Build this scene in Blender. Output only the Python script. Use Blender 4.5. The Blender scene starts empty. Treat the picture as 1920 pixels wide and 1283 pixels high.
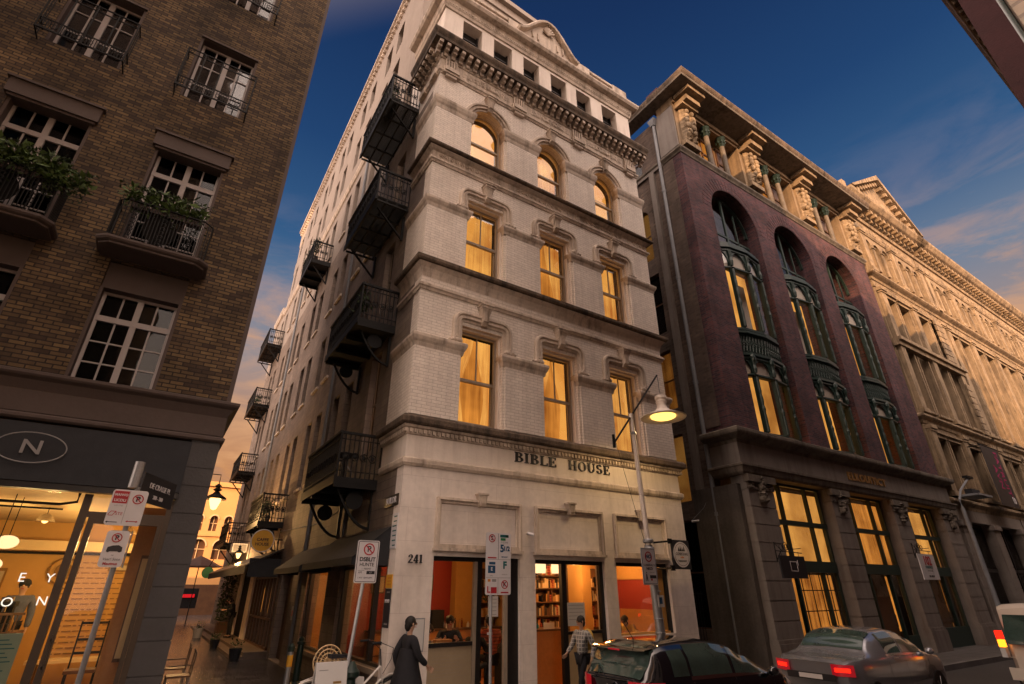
import bpy, bmesh, math, random
from mathutils import Vector, Matrix, noise as mnoise
random.seed(7)
S = bpy.context.scene
COL = S.collection
R = math.radians
PI = math.pi
# ------------------------------------------------------------------ camera
cam = bpy.data.cameras.new("camera"); co = bpy.data.objects.new("camera", cam); COL.objects.link(co)
cam.sensor_width = 36.0; cam.lens = 965.0 / 1920.0 * 36.0; cam.clip_start = .05; cam.clip_end = 2000
co.location = (0, 0, 2.25)
yaw, th = R(57.0), math.atan(463.5 / 965.0)
co.rotation_euler = (R(90) + th, 0, yaw - R(90))
S.camera = co
# ------------------------------------------------------------------ render look
S.view_settings.view_transform = 'Standard'; S.view_settings.look = 'None'
S.view_settings.exposure = 0.35; S.view_settings.gamma = 1.0
S.render.engine = 'CYCLES'
S.cycles.use_denoising = True
S.cycles.max_bounces = 6; S.cycles.diffuse_bounces = 3; S.cycles.glossy_bounces = 3
S.cycles.transparent_max_bounces = 12; S.cycles.transmission_bounces = 4
S.cycles.sample_clamp_indirect = 4.0
S.cycles.caustics_reflective = False; S.cycles.caustics_refractive = False
# ------------------------------------------------------------------ sun
SUND = Vector((1.0, 1.0, -0.45)).normalized()
sl = bpy.data.lights.new("sun", 'SUN'); so = bpy.data.objects.new("sun", sl); COL.objects.link(so)
sl.energy = 5.0; sl.angle = R(0.5); sl.color = (1.0, .57, .27)
so.rotation_euler = SUND.to_track_quat('-Z', 'Y').to_euler(); so.location = (-20, -20, 30)
# ------------------------------------------------------------------ world
W = bpy.data.worlds.new("World"); S.world = W; W.use_nodes = True
nt = W.node_tree; nt.nodes.clear()
class N:
    """tiny node helper"""
    def __init__(s, nt): s.nt = nt
    def __call__(s, t, ins=None, **kw):
        n = s.nt.nodes.new(t)
        for k, v in kw.items(): setattr(n, k, v)
        for k, v in (ins or {}).items():
            if isinstance(v, bpy.types.NodeSocket): s.nt.links.new(v, n.inputs[k])
            else: n.inputs[k].default_value = v
        return n
    def math(s, op, a, b=0.0, clamp=False):
        n = s.nt.nodes.new('ShaderNodeMath'); n.operation = op; n.use_clamp = clamp
        for i, v in ((0, a), (1, b)):
            if isinstance(v, bpy.types.NodeSocket): s.nt.links.new(v, n.inputs[i])
            else: n.inputs[i].default_value = v
        return n.outputs[0]
    def mix(s, f, a, b, blend='MIX'):
        n = s.nt.nodes.new('ShaderNodeMix'); n.data_type = 'RGBA'; n.blend_type = blend
        for k, v in ((0, f), (6, a), (7, b)):
            if isinstance(v, bpy.types.NodeSocket): s.nt.links.new(v, n.inputs[k])
            else: n.inputs[k].default_value = v if not (k > 0 and len(v) == 3) else (*v, 1)
        return n.outputs[2]
    def ramp(s, f, stops, interp='LINEAR'):
        n = s.nt.nodes.new('ShaderNodeValToRGB'); cr = n.color_ramp; cr.interpolation = interp
        while len(cr.elements) < len(stops): cr.elements.new(.5)
        for e, (p, c) in zip(cr.elements, stops):
            e.position = p; e.color = (*c, 1) if len(c) == 3 else c
        s.nt.links.new(f, n.inputs[0]); return n.outputs[0]
    def rng(s, v, a, b, c=0.0, d=1.0):
        n = s.nt.nodes.new('ShaderNodeMapRange'); s.nt.links.new(v, n.inputs[0])
        for i, x in enumerate((a, b, c, d)): n.inputs[i + 1].default_value = x
        return n.outputs[0]
def c(h, k=1.0):
    h = h.lstrip('#'); o = []
    for i in (0, 2, 4):
        x = int(h[i:i + 2], 16) / 255; o.append((x / 12.92 if x <= .04045 else ((x + .055) / 1.055) ** 2.4) * k)
    return tuple(o)
n = N(nt)
tc = n('ShaderNodeTexCoord').outputs['Generated']
sep = n('ShaderNodeSeparateXYZ', {0: tc})
X_, Y_, Z_ = sep.outputs
SUN_EL = math.atan(.45 / math.sqrt(2))
sky = n('ShaderNodeTexSky', sky_type='NISHITA', sun_disc=False, sun_elevation=R(4.0), sun_rotation=R(225))
# dusk gradient by elevation (sin of the angle above the horizon)
g = n.ramp(Z_, [(0.0, c('c07a40')), (.13, c('cf8c52')), (.26, c('bb8c6c')), (.36, c('9a8a88')), (.45, c('6f7f95')),
                (.56, c('345a84')), (.70, c('1f416e')), (.84, c('152f59')), (1.0, c('0f2346'))])
# thin clouds low over the roofs, catching the last light
mp = n('ShaderNodeMapping', {0: tc}); mp.inputs['Scale'].default_value = (1.6, 1.6, 5.5); mp.inputs['Rotation'].default_value = (.15, .1, .5)
cn = n('ShaderNodeTexNoise', {'Vector': mp.outputs[0], 'Scale': 3.0, 'Detail': 8.0, 'Roughness': .6, 'Distortion': .5})
cm = n.math('MULTIPLY', n.rng(cn.outputs[0], .47, .64), n.ramp(Z_, [(0, (0, 0, 0)), (.1, (1, 1, 1)), (.42, (1,) * 3), (.52, (.35,) * 3), (.64, (0, 0, 0))]))
ccol = n.ramp(Z_, [(0, c('f2b070')), (.25, c('e0a878')), (.42, c('d09c78')), (.6, c('98909c'))])
cs = n.math('MULTIPLY', n.rng(cn.outputs[0], .62, .8), .5)
g2 = n.mix(n.math('MULTIPLY', cm, .75), g, ccol)
g2 = n.mix(n.math('MULTIPLY', n.math('MULTIPLY', n.rng(cn.outputs[0], .36, .46, 1, 0), n.ramp(Z_, [(0, (0, 0, 0)), (.2, (.5,) * 3), (.45, (0, 0, 0))])), .8), g2, c('5c6478'))
# the bright afterglow round the sun, behind the camera
dt = n('ShaderNodeVectorMath', {0: tc, 1: (-.62, -.66, .42)}, operation='DOT_PRODUCT')
af = n.math('POWER', n.rng(dt.outputs['Value'], -.1, 1.03), 1.5)
glow = n.mix(af, (0, 0, 0), (6.7, 5.1, 4.15))
tot = n.mix(1.0, g2, glow, 'ADD')
tot = n.mix(1.0, tot, n.mix(1.0, sky.outputs[0], (.004, .004, .004), 'MULTIPLY'), 'ADD')
bg = n('ShaderNodeBackground', {0: tot, 1: .80})
out = n('ShaderNodeOutputWorld', {0: bg.outputs[0]})
# ------------------------------------------------------------------ materials
def newmat(name):
    m = bpy.data.materials.new(name); m.use_nodes = True; m.node_tree.nodes.clear()
    return m, N(m.node_tree)
def fin(n, bsdf):
    n('ShaderNodeOutputMaterial', {0: bsdf})
def pos(n): return n('ShaderNodeNewGeometry').outputs['Position']
def k3(a, k): return tuple(min(1, x * k) for x in a)
def noise(n, vec, sc, det=4.0, rough=.55, scale3=None):
    if scale3:
        mp = n('ShaderNodeMapping', {0: vec}); mp.inputs['Scale'].default_value = scale3; vec = mp.outputs[0]
    return n('ShaderNodeTexNoise', {'Vector': vec, 'Scale': sc, 'Detail': det, 'Roughness': rough}).outputs[0]
def pm(name, col, rough=.8, var=.25, sc=1.3, bump=.15, bsc=30, metal=0.0, streak=0.0, scol=(.03, .026, .02), emis=None, es=0, spec=.4, coat=0):
    m, n = newmat(name); P = pos(n)
    a = noise(n, P, sc, 6)
    b = noise(n, P, sc * 9, 4)
    f = n.rng(n.math('ADD', n.math('MULTIPLY', a, .65), n.math('MULTIPLY', b, .35)), .32, .68)
    col4 = n.mix(f, k3(col, 1 - var), k3(col, 1 + var * .8))
    if streak:
        s1 = noise(n, P, 1.0, 5, .6, (5.0, 5.0, .35)); s2 = noise(n, P, .8, 3)
        sf = n.math('MULTIPLY', n.rng(n.math('MULTIPLY', s1, n.math('ADD', s2, .5)), .46, .72), streak)
        col4 = n.mix(sf, col4, scol)
    bs = n('ShaderNodeBsdfPrincipled', {'Base Color': col4, 'Roughness': rough, 'Metallic': metal, 'Specular IOR Level': spec, 'Coat Weight': coat})
    if bump:
        bn = n('ShaderNodeBump', {'Height': noise(n, P, bsc, 5), 'Strength': bump, 'Distance': .02}); m.node_tree.links.new(bn.outputs[0], bs.inputs['Normal'])
    if emis:
        bs.inputs['Emission Color'].default_value = (*emis, 1); bs.inputs['Emission Strength'].default_value = es
    fin(n, bs.outputs[0]); return m
def wallvec(n):
    """world coordinates laid on whichever vertical face this is: (along, up, 0)"""
    ge = n('ShaderNodeNewGeometry'); p = n('ShaderNodeSeparateXYZ', {0: ge.outputs['Position']}); q = n('ShaderNodeSeparateXYZ', {0: ge.outputs['True Normal']})
    ax = n.math('GREATER_THAN', n.math('ABSOLUTE', q.outputs[0]), .6)
    u = n.math('ADD', n.math('MULTIPLY', p.outputs[1], ax), n.math('MULTIPLY', p.outputs[0], n.math('SUBTRACT', 1.0, ax)))
    az = n.math('GREATER_THAN', n.math('ABSOLUTE', q.outputs[2]), .7)
    v = n.math('ADD', n.math('MULTIPLY', p.outputs[1], az), n.math('MULTIPLY', p.outputs[2], n.math('SUBTRACT', 1.0, az)))
    return n('ShaderNodeCombineXYZ', {0: u, 1: v}).outputs[0], ge.outputs['Position']
def bm_(name, c1, c2, mortar, bw=.23, rh=.075, ms=.009, rough=.85, bump=.5, streak=0.0, scol=(.03, .026, .02), off=.5, big=.3, msm=.1):
    m, n = newmat(name); v, P = wallvec(n)
    # uneven courses
    wob = noise(n, P, 2.2, 2)
    v2 = n('ShaderNodeVectorMath', {0: v, 1: n('ShaderNodeCombineXYZ', {0: n.math('MULTIPLY', wob, .02), 1: n.math('MULTIPLY', wob, .012)}).outputs[0]}, operation='ADD').outputs[0]
    b = n('ShaderNodeTexBrick', {'Vector': v2, 'Color1': (*c1, 1), 'Color2': (*c2, 1), 'Mortar': (*mortar, 1), 'Scale': 1.0, 'Mortar Size': ms, 'Mortar Smooth': msm, 'Bias': 0.0, 'Brick Width': bw, 'Row Height': rh}, offset=off)
    f = n.rng(noise(n, P, .9, 6), .3, .7, 1 - big, 1 + big)
    fm = n('ShaderNodeCombineXYZ', {0: f, 1: f, 2: f}).outputs[0]
    col4 = n.mix(1.0, b.outputs[0], fm, 'MULTIPLY')
    f3 = n.rng(noise(n, P, 9, 4), .3, .7, .93, 1.06)
    col4 = n.mix(1.0, col4, n('ShaderNodeCombineXYZ', {0: f3, 1: f3, 2: f3}).outputs[0], 'MULTIPLY')
    if streak:
        s1 = noise(n, P, 1.0, 5, .6, (4.0, 4.0, .3)); s2 = noise(n, P, .7, 3)
        sf = n.math('MULTIPLY', n.rng(n.math('MULTIPLY', s1, n.math('ADD', s2, .5)), .45, .72), streak)
        col4 = n.mix(sf, col4, scol)
    h = n.math('ADD', n.math('MULTIPLY', b.outputs[1], -1.0), n.math('MULTIPLY', noise(n, P, 25, 4), .3))
    bn = n('ShaderNodeBump', {'Height': h, 'Strength': bump, 'Distance': .012 if name != 'bluestone setts' else .05})
    bs = n('ShaderNodeBsdfPrincipled', {'Base Color': col4, 'Roughness': rough, 'Normal': bn.outputs[0], 'Specular IOR Level': .3})
    fin(n, bs.outputs[0]); return m
def em(name, col, s):
    s *= .85; m, n = newmat(name); fin(n, n('ShaderNodeEmission', {0: (*col, 1), 1: s}).outputs[0]); return m
def glassm(name, tint=(.9, .92, .9), refl=.10, rough=.01, k=.4):
    m, n = newmat(name)
    lw = n('ShaderNodeFresnel', {'IOR': 1.45}).outputs[0]
    f = n.math('ADD', n.math('MULTIPLY', lw, k), refl, True)
    bn = n('ShaderNodeBump', {'Height': noise(n, pos(n), 1.1, 2), 'Strength': .12, 'Distance': .05})
    a = n('ShaderNodeBsdfTransparent', {0: (*tint, 1)}); b = n('ShaderNodeBsdfGlossy', {0: (.9, .9, .9, 1), 1: rough, 'Normal': bn.outputs[0]})
    fin(n, n('ShaderNodeMixShader', {0: f, 1: a.outputs[0], 2: b.outputs[0]}).outputs[0]); return m
def curtainm(name, ca, cb, s, folds=16.0):
    """a lit curtain: room light and fold shading put into the emission colour"""
    m, n = newmat(name); v, P = wallvec(n)
    sp = n('ShaderNodeSeparateXYZ', {0: v})
    wob = noise(n, P, 1.0, 3, .5, (2.2, 2.2, .25))
    wv = n.rng(noise(n, P, folds * .55, 3, .6, (1, 1, .05)), .34, .64)
    big = n.rng(noise(n, P, .75, 3), .35, .65)
    f = n.math('ADD', n.math('MULTIPLY', wv, .42), n.math('MULTIPLY', big, .58))
    col4 = n.mix(f, ca, cb)
    fin(n, n('ShaderNodeEmission', {0: col4, 1: s * .82}).outputs[0]); return m
M = {}
M['road'] = pm('asphalt', (.05, .048, .047), .45, .35, .6, .5, 60, spec=.5)
M['slab'] = bm_('paving slabs', (.11, .1, .095), (.085, .08, .077), (.03, .03, .03), .6, .4, .01, .5, .3)
M['sett'] = bm_('bluestone setts', (.05, .047, .05), (.09, .083, .085), (.008, .008, .008), .5, .24, .022, .16, 1.0, big=.5, msm=.3)
M['kerb'] = pm('kerb stone', (.13, .12, .115), .7, .3, 2, .4)
M['cream_brick'] = bm_('painted brick', (.86, .775, .69), (.80, .71, .63), (.62, .54, .47), .23, .077, .007, .7, .7, .20, (.36, .28, .22), big=.09)
M['cream'] = pm('cream render', (.84, .75, .67), .7, .08, 1.0, .12, 25, streak=.28, scol=(.36, .28, .22))
M['cream_gf'] = bm_('cream ashlar render', (.80, .72, .66), (.77, .69, .63), (.64, .56, .51), 1.35, .62, .004, .65, .12, .22, (.36, .29, .25), big=.09)
M['trim'] = pm('cornice render', (.62, .52, .43), .8, .22, 1.6, .35, 22, streak=.62, scol=(.10, .07, .045))
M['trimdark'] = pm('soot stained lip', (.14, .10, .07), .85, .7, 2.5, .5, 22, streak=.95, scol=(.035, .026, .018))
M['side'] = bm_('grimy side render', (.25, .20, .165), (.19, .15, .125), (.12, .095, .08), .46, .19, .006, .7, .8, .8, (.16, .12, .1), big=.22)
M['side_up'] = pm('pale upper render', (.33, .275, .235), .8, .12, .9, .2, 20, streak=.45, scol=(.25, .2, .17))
M['black_iron'] = pm('black iron', (.0045, .0045, .005), .55, .2, 3, .1, spec=.25)
M['black'] = pm('black frame', (.014, .012, .012), .4, .2, 3, .05)
M['white_paint'] = pm('white painted timber', (.42, .38, .37), .5, .08, 2, .05)
M['tan_frame'] = pm('taupe sash timber', (.33, .27, .21), .5, .15, 2, .05)
M['glass'] = glassm('window glass', (.98, .97, .95), .0, k=.2)
M['glass_dark'] = glassm('dim window glass', (.5, .5, .5), .0)
M['shopglass'] = glassm('shop glass', (.97, .97, .96), .0, k=.3)
M['lit1'] = curtainm('lit curtain warm', c('a8541a'), c('ffb95c'), 1.02)
M['lit2'] = curtainm('lit curtain dim', c('74390f'), c('f09a40'), .95)
M['lit3'] = curtainm('lit blind', c('e88a30'), c('ffb75a'), .92, .6)
M['lit4'] = curtainm('lit office ceiling', c('8c4e1a'), c('f6ae54'), .98, 1.0)
M['blind'] = pm('cream blind', (.5, .45, .4), .8, .05, 1, 0)
M['drape'] = pm('grey lace curtain', (.16, .13, .15), .9, .3, 3, 0)
M['darkroom'] = pm('unlit room', (.02, .018, .018), .9, .3, 1, 0)  # near-black sheet standing in for the shade of rooms behind glass
M['tanbrick'] = bm_('tan brick', (.20, .135, .068), (.065, .043, .03), (.04, .03, .025), .205, .070, .010, .85, 1.0, .35, (.02, .015, .012), big=.45)
M['taupe'] = pm('taupe stone', (.10, .074, .066), .75, .12, 1.2, .15, 20, streak=.25, scol=(.08, .06, .05))
M['pier'] = pm('grey stone pier', (.082, .078, .08), .7, .15, 2, .2, 25)
M['awning'] = pm('charcoal awning', (.022, .023, .027), .8, .2, 6, .1, 60)
M['steel'] = pm('galvanised steel', (.32, .33, .35), .4, .15, 4, .05, metal=.6)
M['bronze'] = pm('shopfront bronze', (.075, .055, .04), .4, .15, 3, .05, metal=.4)
M['signwhite'] = pm('sign white', (.66, .64, .66), .45, .04, 2, 0)
M['signback'] = pm('sign back', (.2, .22, .26), .5, .1, 2, 0)
M['ink'] = pm('sign black', (.02, .02, .025), .5, 0, 1, 0)
M['red'] = pm('sign red', (.42, .02, .03), .5, .05, 1, 0)
M['green'] = pm('sign green', (.03, .22, .08), .5, .05, 1, 0)
M['blue'] = pm('sign blue', (.01, .07, .16), .5, .05, 1, 0)
M['teal'] = pm('sign teal', (.01, .12, .13), .5, .05, 1, 0)
M['orange'] = pm('sign orange', (.6, .22, .03), .5, .05, 1, 0)
M['magenta'] = pm('banner magenta', (.30, .02, .10), .7, .05, 1, 0)
M['gold'] = pm('gilt letters', (.42, .24, .08), .4, .1, 3, 0, metal=.5)
M['yellow'] = pm('yellow paint', (.70, .36, .03), .5, .1, 3, 0)
M['leaf'] = pm('leaves', (.07, .12, .025), .6, .5, 9, 0)
M['leafdark'] = pm('dark leaves', (.035, .06, .02), .6, .5, 9, 0)
M['pot'] = pm('dark pots', (.05, .035, .03), .7, .2, 3, .1)
M['purple_brick'] = bm_('plum brick', (.135, .045, .05), (.045, .022, .036), (.085, .065, .065), .23, .076, .012, .8, 1.0, .55, (.03, .02, .026), big=.42)
M['sandstone'] = pm('sandstone', (.25, .18, .112), .8, .3, 1.2, .35, 14, streak=.7, scol=(.08, .055, .035))
M['sandtrim'] = pm('carved sandstone', (.27, .195, .12), .8, .45, 2.5, .8, 12, streak=.8, scol=(.06, .042, .028))
M['greystone'] = pm('weathered grey stone', (.15, .125, .10), .8, .4, 2.5, .6, 12, streak=.8, scol=(.05, .04, .032))
M['brownstone'] = pm('brown stone pier', (.20, .175, .158), .6, .15, 1.4, .2, 18, streak=.5, scol=(.09, .06, .045))
M['oldwall'] = bm_('rough side brick', (.15, .11, .088), (.085, .062, .054), (.12, .095, .08), .3, .1, .012, .9, 1.0, .7, (.12, .095, .085), big=.4)
M['greyrender'] = pm('grey render', (.10, .085, .075), .8, .3, 1.5, .5, 14, streak=.5)
M['iron_green'] = pm('green iron', (.014, .034, .029), .45, .2, 3, .1, spec=.5)
M['pipe'] = pm('painted drainpipe', (.20, .21, .23), .5, .15, 3, .05)
M['wood'] = pm('honey timber', (.40, .18, .06), .5, .2, 2, .1)
M['darkwood'] = pm('dark timber', (.10, .045, .02), .5, .3, 2, .1)
M['redwall'] = pm('red wall', (.26, .028, .018), .7, .08, 1, 0)
M['inkprint'] = pm('painted wall print', (.22, .11, .03), .8, .1, 1, 0)
M['ochre'] = pm('ochre wall', (.50, .27, .08), .8, .10, .8, .05)
M['plaster'] = pm('warm plaster', (.62, .45, .25), .8, .08, 1, .05)
M['paper'] = pm('paper notice', (.60, .58, .56), .8, .04, 3, 0)
M['cardgrey'] = pm('faint print', (.30, .29, .29), .8, 0, 3, 0)
M['menu'] = pm('printed screen', (.36, .28, .18), .6, .08, 2, 0)
M['mint'] = pm('mint card', (.28, .36, .27), .8, .05, 2, 0)
M['bulb'] = em('lamp glow', c('ffc470'), 4.0)
M['bulbsoft'] = em('pendant globe', c('ffcf96'), 1.6)
M['streetlamp'] = em('street lamp lens', c('ffc860'), 2.4)
M['neonred'] = em('red neon', c('ff2a30'), .6)
M['letterglow'] = em('lit letters', c('fff2e0'), 1.1)
M['taillit'] = em('lit tail lamp', c('ff2010'), 2.5)
M['amberlit'] = em('lit indicator', c('ff9020'), 3.0)
M['skin'] = pm('skin', (.42, .25, .17), .6, .08, 9, 0)
M['coat'] = pm('dark cloth', (.014, .014, .018), .9, .3, 9, .2, 90)
M['greycloth'] = pm('grey cloth', (.16, .15, .15), .9, .3, 9, .2, 90)
M['paleclo'] = pm('pale trousers', (.45, .42, .42), .9, .1, 9, .1)
M['yellowcl'] = pm('yellow cloth', (.60, .38, .08), .9, .1, 9, .1)
M['redcoat'] = bm_('red padded jacket', (.30, .05, .02), (.26, .045, .02), (.10, .015, .01), 3.0, .065, .008, .7, 1.0)
M['plaid'] = bm_('plaid shirt', (.22, .21, .20), (.10, .10, .11), (.42, .40, .37), .07, .07, .009, .9, .2, off=0.0)
M['bluecl'] = pm('blue shirt', (.08, .09, .14), .9, .2, 9, .1)
M['hair'] = pm('dark hair', (.012, .009, .008), .6, .3, 20, .1)
M['carblack'] = pm('black car paint', (.008, .009, .013), .12, .1, 3, 0, spec=.6, coat=1)
M['carsilver'] = pm('silver car paint', (.32, .33, .37), .2, .05, 3, 0, metal=.5, coat=1)
M['carwhite'] = pm('white van paint', (.62, .55, .48), .3, .04, 3, 0, coat=.6)
M['cardark'] = pm('dark blue car paint', (.03, .035, .05), .2, .1, 3, 0, metal=.3, coat=1)
M['carglass'] = pm('tinted car glass', (.05, .085, .075), .04, .3, 3, 0, spec=.8, coat=1)
M['rubber'] = pm('tyre rubber', (.015, .015, .015), .8, .1, 9, .1)
M['chrome'] = pm('bright metal', (.7, .7, .72), .15, .02, 3, 0, metal=1)
M['tail'] = pm('red lamp plastic', (.35, .01, .02), .15, .1, 9, 0, emis=(.5, .01, .02), es=.25, coat=1)
M['clear'] = pm('clear lamp plastic', (.6, .6, .62), .1, .1, 9, 0, coat=1)
M['bikepaint'] = pm('pale bicycle paint', (.50, .46, .42), .3, .05, 5, 0, coat=.5)
M['bollard'] = pm('dark green iron', (.012, .028, .022), .4, .2, 5, .1)
M['darkstone'] = pm('dark terrace stone', (.12, .085, .065), .6, .3, 1.5, .4)
M['endwall'] = pm('golden render', (.62, .33, .12), .8, .1, 1, .1)
M['opp'] = bm_('street side pale brick', (.52, .44, .36), (.44, .38, .32), (.35, .3, .26), .23, .076, .01, .85, .5)  # kept pale so the unseen blocks bounce light into the street
M['plum_dark'] = pm('maroon cladding', (.07, .018, .022), .7, .3, 1, .3)
# ------------------------------------------------------------------ geometry kit
def ID(u, w, z): return (u, w, z)
def TF(y0): return lambda u, w, z: (u, y0 - w, z)            # a street front facing -y; w goes outward
def TS(x0): return lambda u, w, z: (x0 - w, u, z)            # a side wall facing -x; u runs along y
class G:
    def __init__(s, T=ID): s.v = []; s.f = []; s.T = T; s.c = []
    def cut(s):
        """what follows is a separate piece, built as a part of its own"""
        if s.f: s.c.append((len(s.v), len(s.f)))
        return s
    def poly(s, pts):
        b = len(s.v); s.v += [s.T(*p) for p in pts]; s.f.append(tuple(range(b, b + len(pts))))
    def box(s, u0, u1, w0, w1, z0, z1):
        b = len(s.v)
        s.v += [s.T(u, w, z) for z in (z0, z1) for w in (w0, w1) for u in (u0, u1)]
        for q in ((0, 1, 3, 2), (4, 6, 7, 5), (0, 4, 5, 1), (2, 3, 7, 6), (0, 2, 6, 4), (1, 5, 7, 3)): s.f.append(tuple(b + i for i in q))
        return s
    def taper(s, u, w, z0, z1, a0, b0, a1, b1):
        """upright tapering block centred on u, w"""
        b = len(s.v)
        for z, a, bb in ((z0, a0, b0), (z1, a1, b1)):
            s.v += [s.T(u + i * a, w + j * bb, z) for j in (-1, 1) for i in (-1, 1)]
        for q in ((0, 1, 3, 2), (4, 6, 7, 5), (0, 4, 5, 1), (2, 3, 7, 6), (0, 2, 6, 4), (1, 5, 7, 3)): s.f.append(tuple(b + i for i in q))
    def prism(s, pts, w0, w1):
        b = len(s.v); k = len(pts)
        s.v += [s.T(p[0], w0, p[1]) for p in pts] + [s.T(p[0], w1, p[1]) for p in pts]
        s.f.append(tuple(range(b, b + k))); s.f.append(tuple(range(b + 2 * k - 1, b + k - 1, -1)))
        for i in range(k): j = (i + 1) % k; s.f.append((b + i, b + j, b + k + j, b + k + i))
        return s
    def loft(s, rings, closed=True, caps=True):
        b = len(s.v); k = len(rings[0])
        for r in rings: s.v += [s.T(*p) for p in r]
        for a in range(len(rings) - 1):
            for i in range(k if closed else k - 1):
                j = (i + 1) % k; s.f.append((b + a * k + i, b + a * k + j, b + (a + 1) * k + j, b + (a + 1) * k + i))
        if caps and closed:
            s.f.append(tuple(range(b + k - 1, b - 1, -1))); e = b + (len(rings) - 1) * k; s.f.append(tuple(range(e, e + k)))
        return s
    def lathe(s, cx, cy, prof, n=12, sx=1, sy=1, a0=0.0):
        return s.loft([[(cx + math.cos(a0 + 2 * PI * i / n) * r * sx, cy + math.sin(a0 + 2 * PI * i / n) * r * sy, z) for i in range(n)] for r, z in prof])
    def tube(s, pts, r, n=6, r1=None):
        pts = [Vector(p) for p in pts]; k = len(pts); rings = []
        for i, p in enumerate(pts):
            d = (pts[min(i + 1, k - 1)] - pts[max(i - 1, 0)]).normalized()
            a = Vector((0, 0, 1)) if abs(d.z) < .9 else Vector((1, 0, 0))
            x = d.cross(a).normalized(); y = d.cross(x)
            rr = r if r1 is None else r + (r1 - r) * i / (k - 1)
            rings.append([tuple(p + (x * math.cos(2 * PI * j / n) + y * math.sin(2 * PI * j / n)) * rr) for j in range(n)])
        return s.loft(rings)
    def disc(s, c_, r, nrm, th=.01, n=20):
        p = Vector(c_); d = Vector(nrm).normalized() * th / 2
        return s.tube([p - d, p + d], r, n)
    def blob(s, c_, rx, ry=None, rz=None, n=8, m=5, jit=0.0):
        ry = ry or rx; rz = rz or rx; rings = []
        for i in range(m + 1):
            t = PI * (i + .02 * (1 if i == 0 else -1 if i == m else 0)) / m; t = min(max(t, .05), PI - .05)
            rings.append([(c_[0] + rx * math.sin(t) * math.cos(2 * PI * j / n) * (1 + random.uniform(-jit, jit)), c_[1] + ry * math.sin(t) * math.sin(2 * PI * j / n) * (1 + random.uniform(-jit, jit)), c_[2] - rz * math.cos(t)) for j in range(n)])
        return s.loft(rings)
    def ring(s, c_, r, rt, nrm='y', n=14, m=5, arc=(0, 2 * PI)):
        """thin ring of wire"""
        pts = []
        for i in range(n + 1):
            a = arc[0] + (arc[1] - arc[0]) * i / n; x, z = r * math.cos(a), r * math.sin(a)
            pts.append((c_[0] + x, c_[1], c_[2] + z) if nrm == 'y' else (c_[0], c_[1] + x, c_[2] + z) if nrm == 'x' else (c_[0] + x, c_[1] + z, c_[2]))
        return s.tube(pts, rt, m)
    def plan(s, path, prof):
        """sweep a moulding (projection, height) round a path in plan; outward is to the right of travel"""
        P = [Vector(p) for p in path]; k = len(P); rings = []
        for i in range(k):
            a = (P[i] - P[i - 1]).normalized() if i else None; b = (P[i + 1] - P[i]).normalized() if i < k - 1 else None
            na = Vector((a.y, -a.x)) if a else None; nb = Vector((b.y, -b.x)) if b else None
            m = na if nb is None else nb if na is None else (na + nb) / (1 + na.dot(nb))
            rings.append([(P[i].x + m.x * q, P[i].y + m.y * q, z) for q, z in prof])
        return s.loft(rings)
    def face_sweep(s, path, prof):
        """sweep a moulding (in-plane offset, projection) along a path drawn on the wall"""
        P = [Vector(p) for p in path]; k = len(P); rings = []
        for i in range(k):
            a = (P[i] - P[i - 1]).normalized() if i else None; b = (P[i + 1] - P[i]).normalized() if i < k - 1 else None
            na = Vector((-a.y, a.x)) if a else None; nb = Vector((-b.y, b.x)) if b else None
            m = na if nb is None else nb if na is None else (na + nb) / (1 + na.dot(nb))
            rings.append([(P[i].x + m.x * q, w, P[i].y + m.y * q) for q, w in prof])
        return s.loft(rings)
    def wall(s, u0, u1, z0, z1, ops=(), w0=-.3, w1=0.0):
        """wall slab with real openings; op = (a, b, c, d[, 'arch'])"""
        us = sorted({u0, u1, *[x for o in ops for x in o[:2] if u0 < x < u1]}); zs = sorted({z0, z1, *[x for o in ops for x in o[2:4] if z0 < x < z1]})
        inside = lambda u, z: any(o[0] < u < o[1] and o[2] < z < o[3] for o in ops)
        solid = [[not inside((us[i] + us[i + 1]) / 2, (zs[j] + zs[j + 1]) / 2) for j in range(len(zs) - 1)] for i in range(len(us) - 1)]
        q = lambda *p: s.poly(p)
        for i in range(len(us) - 1):
            for j in range(len(zs) - 1):
                if not solid[i][j]: continue
                a, b, e, d = us[i], us[i + 1], zs[j], zs[j + 1]
                q((a, w1, e), (b, w1, e), (b, w1, d), (a, w1, d)); q((a, w0, e), (a, w0, d), (b, w0, d), (b, w0, e))
                if i == 0 or not solid[i - 1][j]: q((a, w0, e), (a, w1, e), (a, w1, d), (a, w0, d))
                if i == len(us) - 2 or not solid[i + 1][j]: q((b, w0, e), (b, w0, d), (b, w1, d), (b, w1, e))
                if j == 0 or not solid[i][j - 1]: q((a, w0, e), (b, w0, e), (b, w1, e), (a, w1, e))
                if j == len(zs) - 2 or not solid[i][j + 1]: q((a, w0, d), (a, w1, d), (b, w1, d), (b, w0, d))
        for o in ops:
            if len(o) > 4:
                a, b, r = o[0], o[1], (o[1] - o[0]) / 2; m = (a + b) / 2; zc = o[3] - r
                arc = [(m + r * math.cos(t), zc + r * math.sin(t)) for t in [PI / 2 * i / 8 for i in range(9)]]
                s.prism([(b, zc + r)] + arc, w0, w1)
                s.prism([(a, zc + r)] + [(2 * m - p[0], p[1]) for p in arc], w0, w1)
        return s
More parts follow.
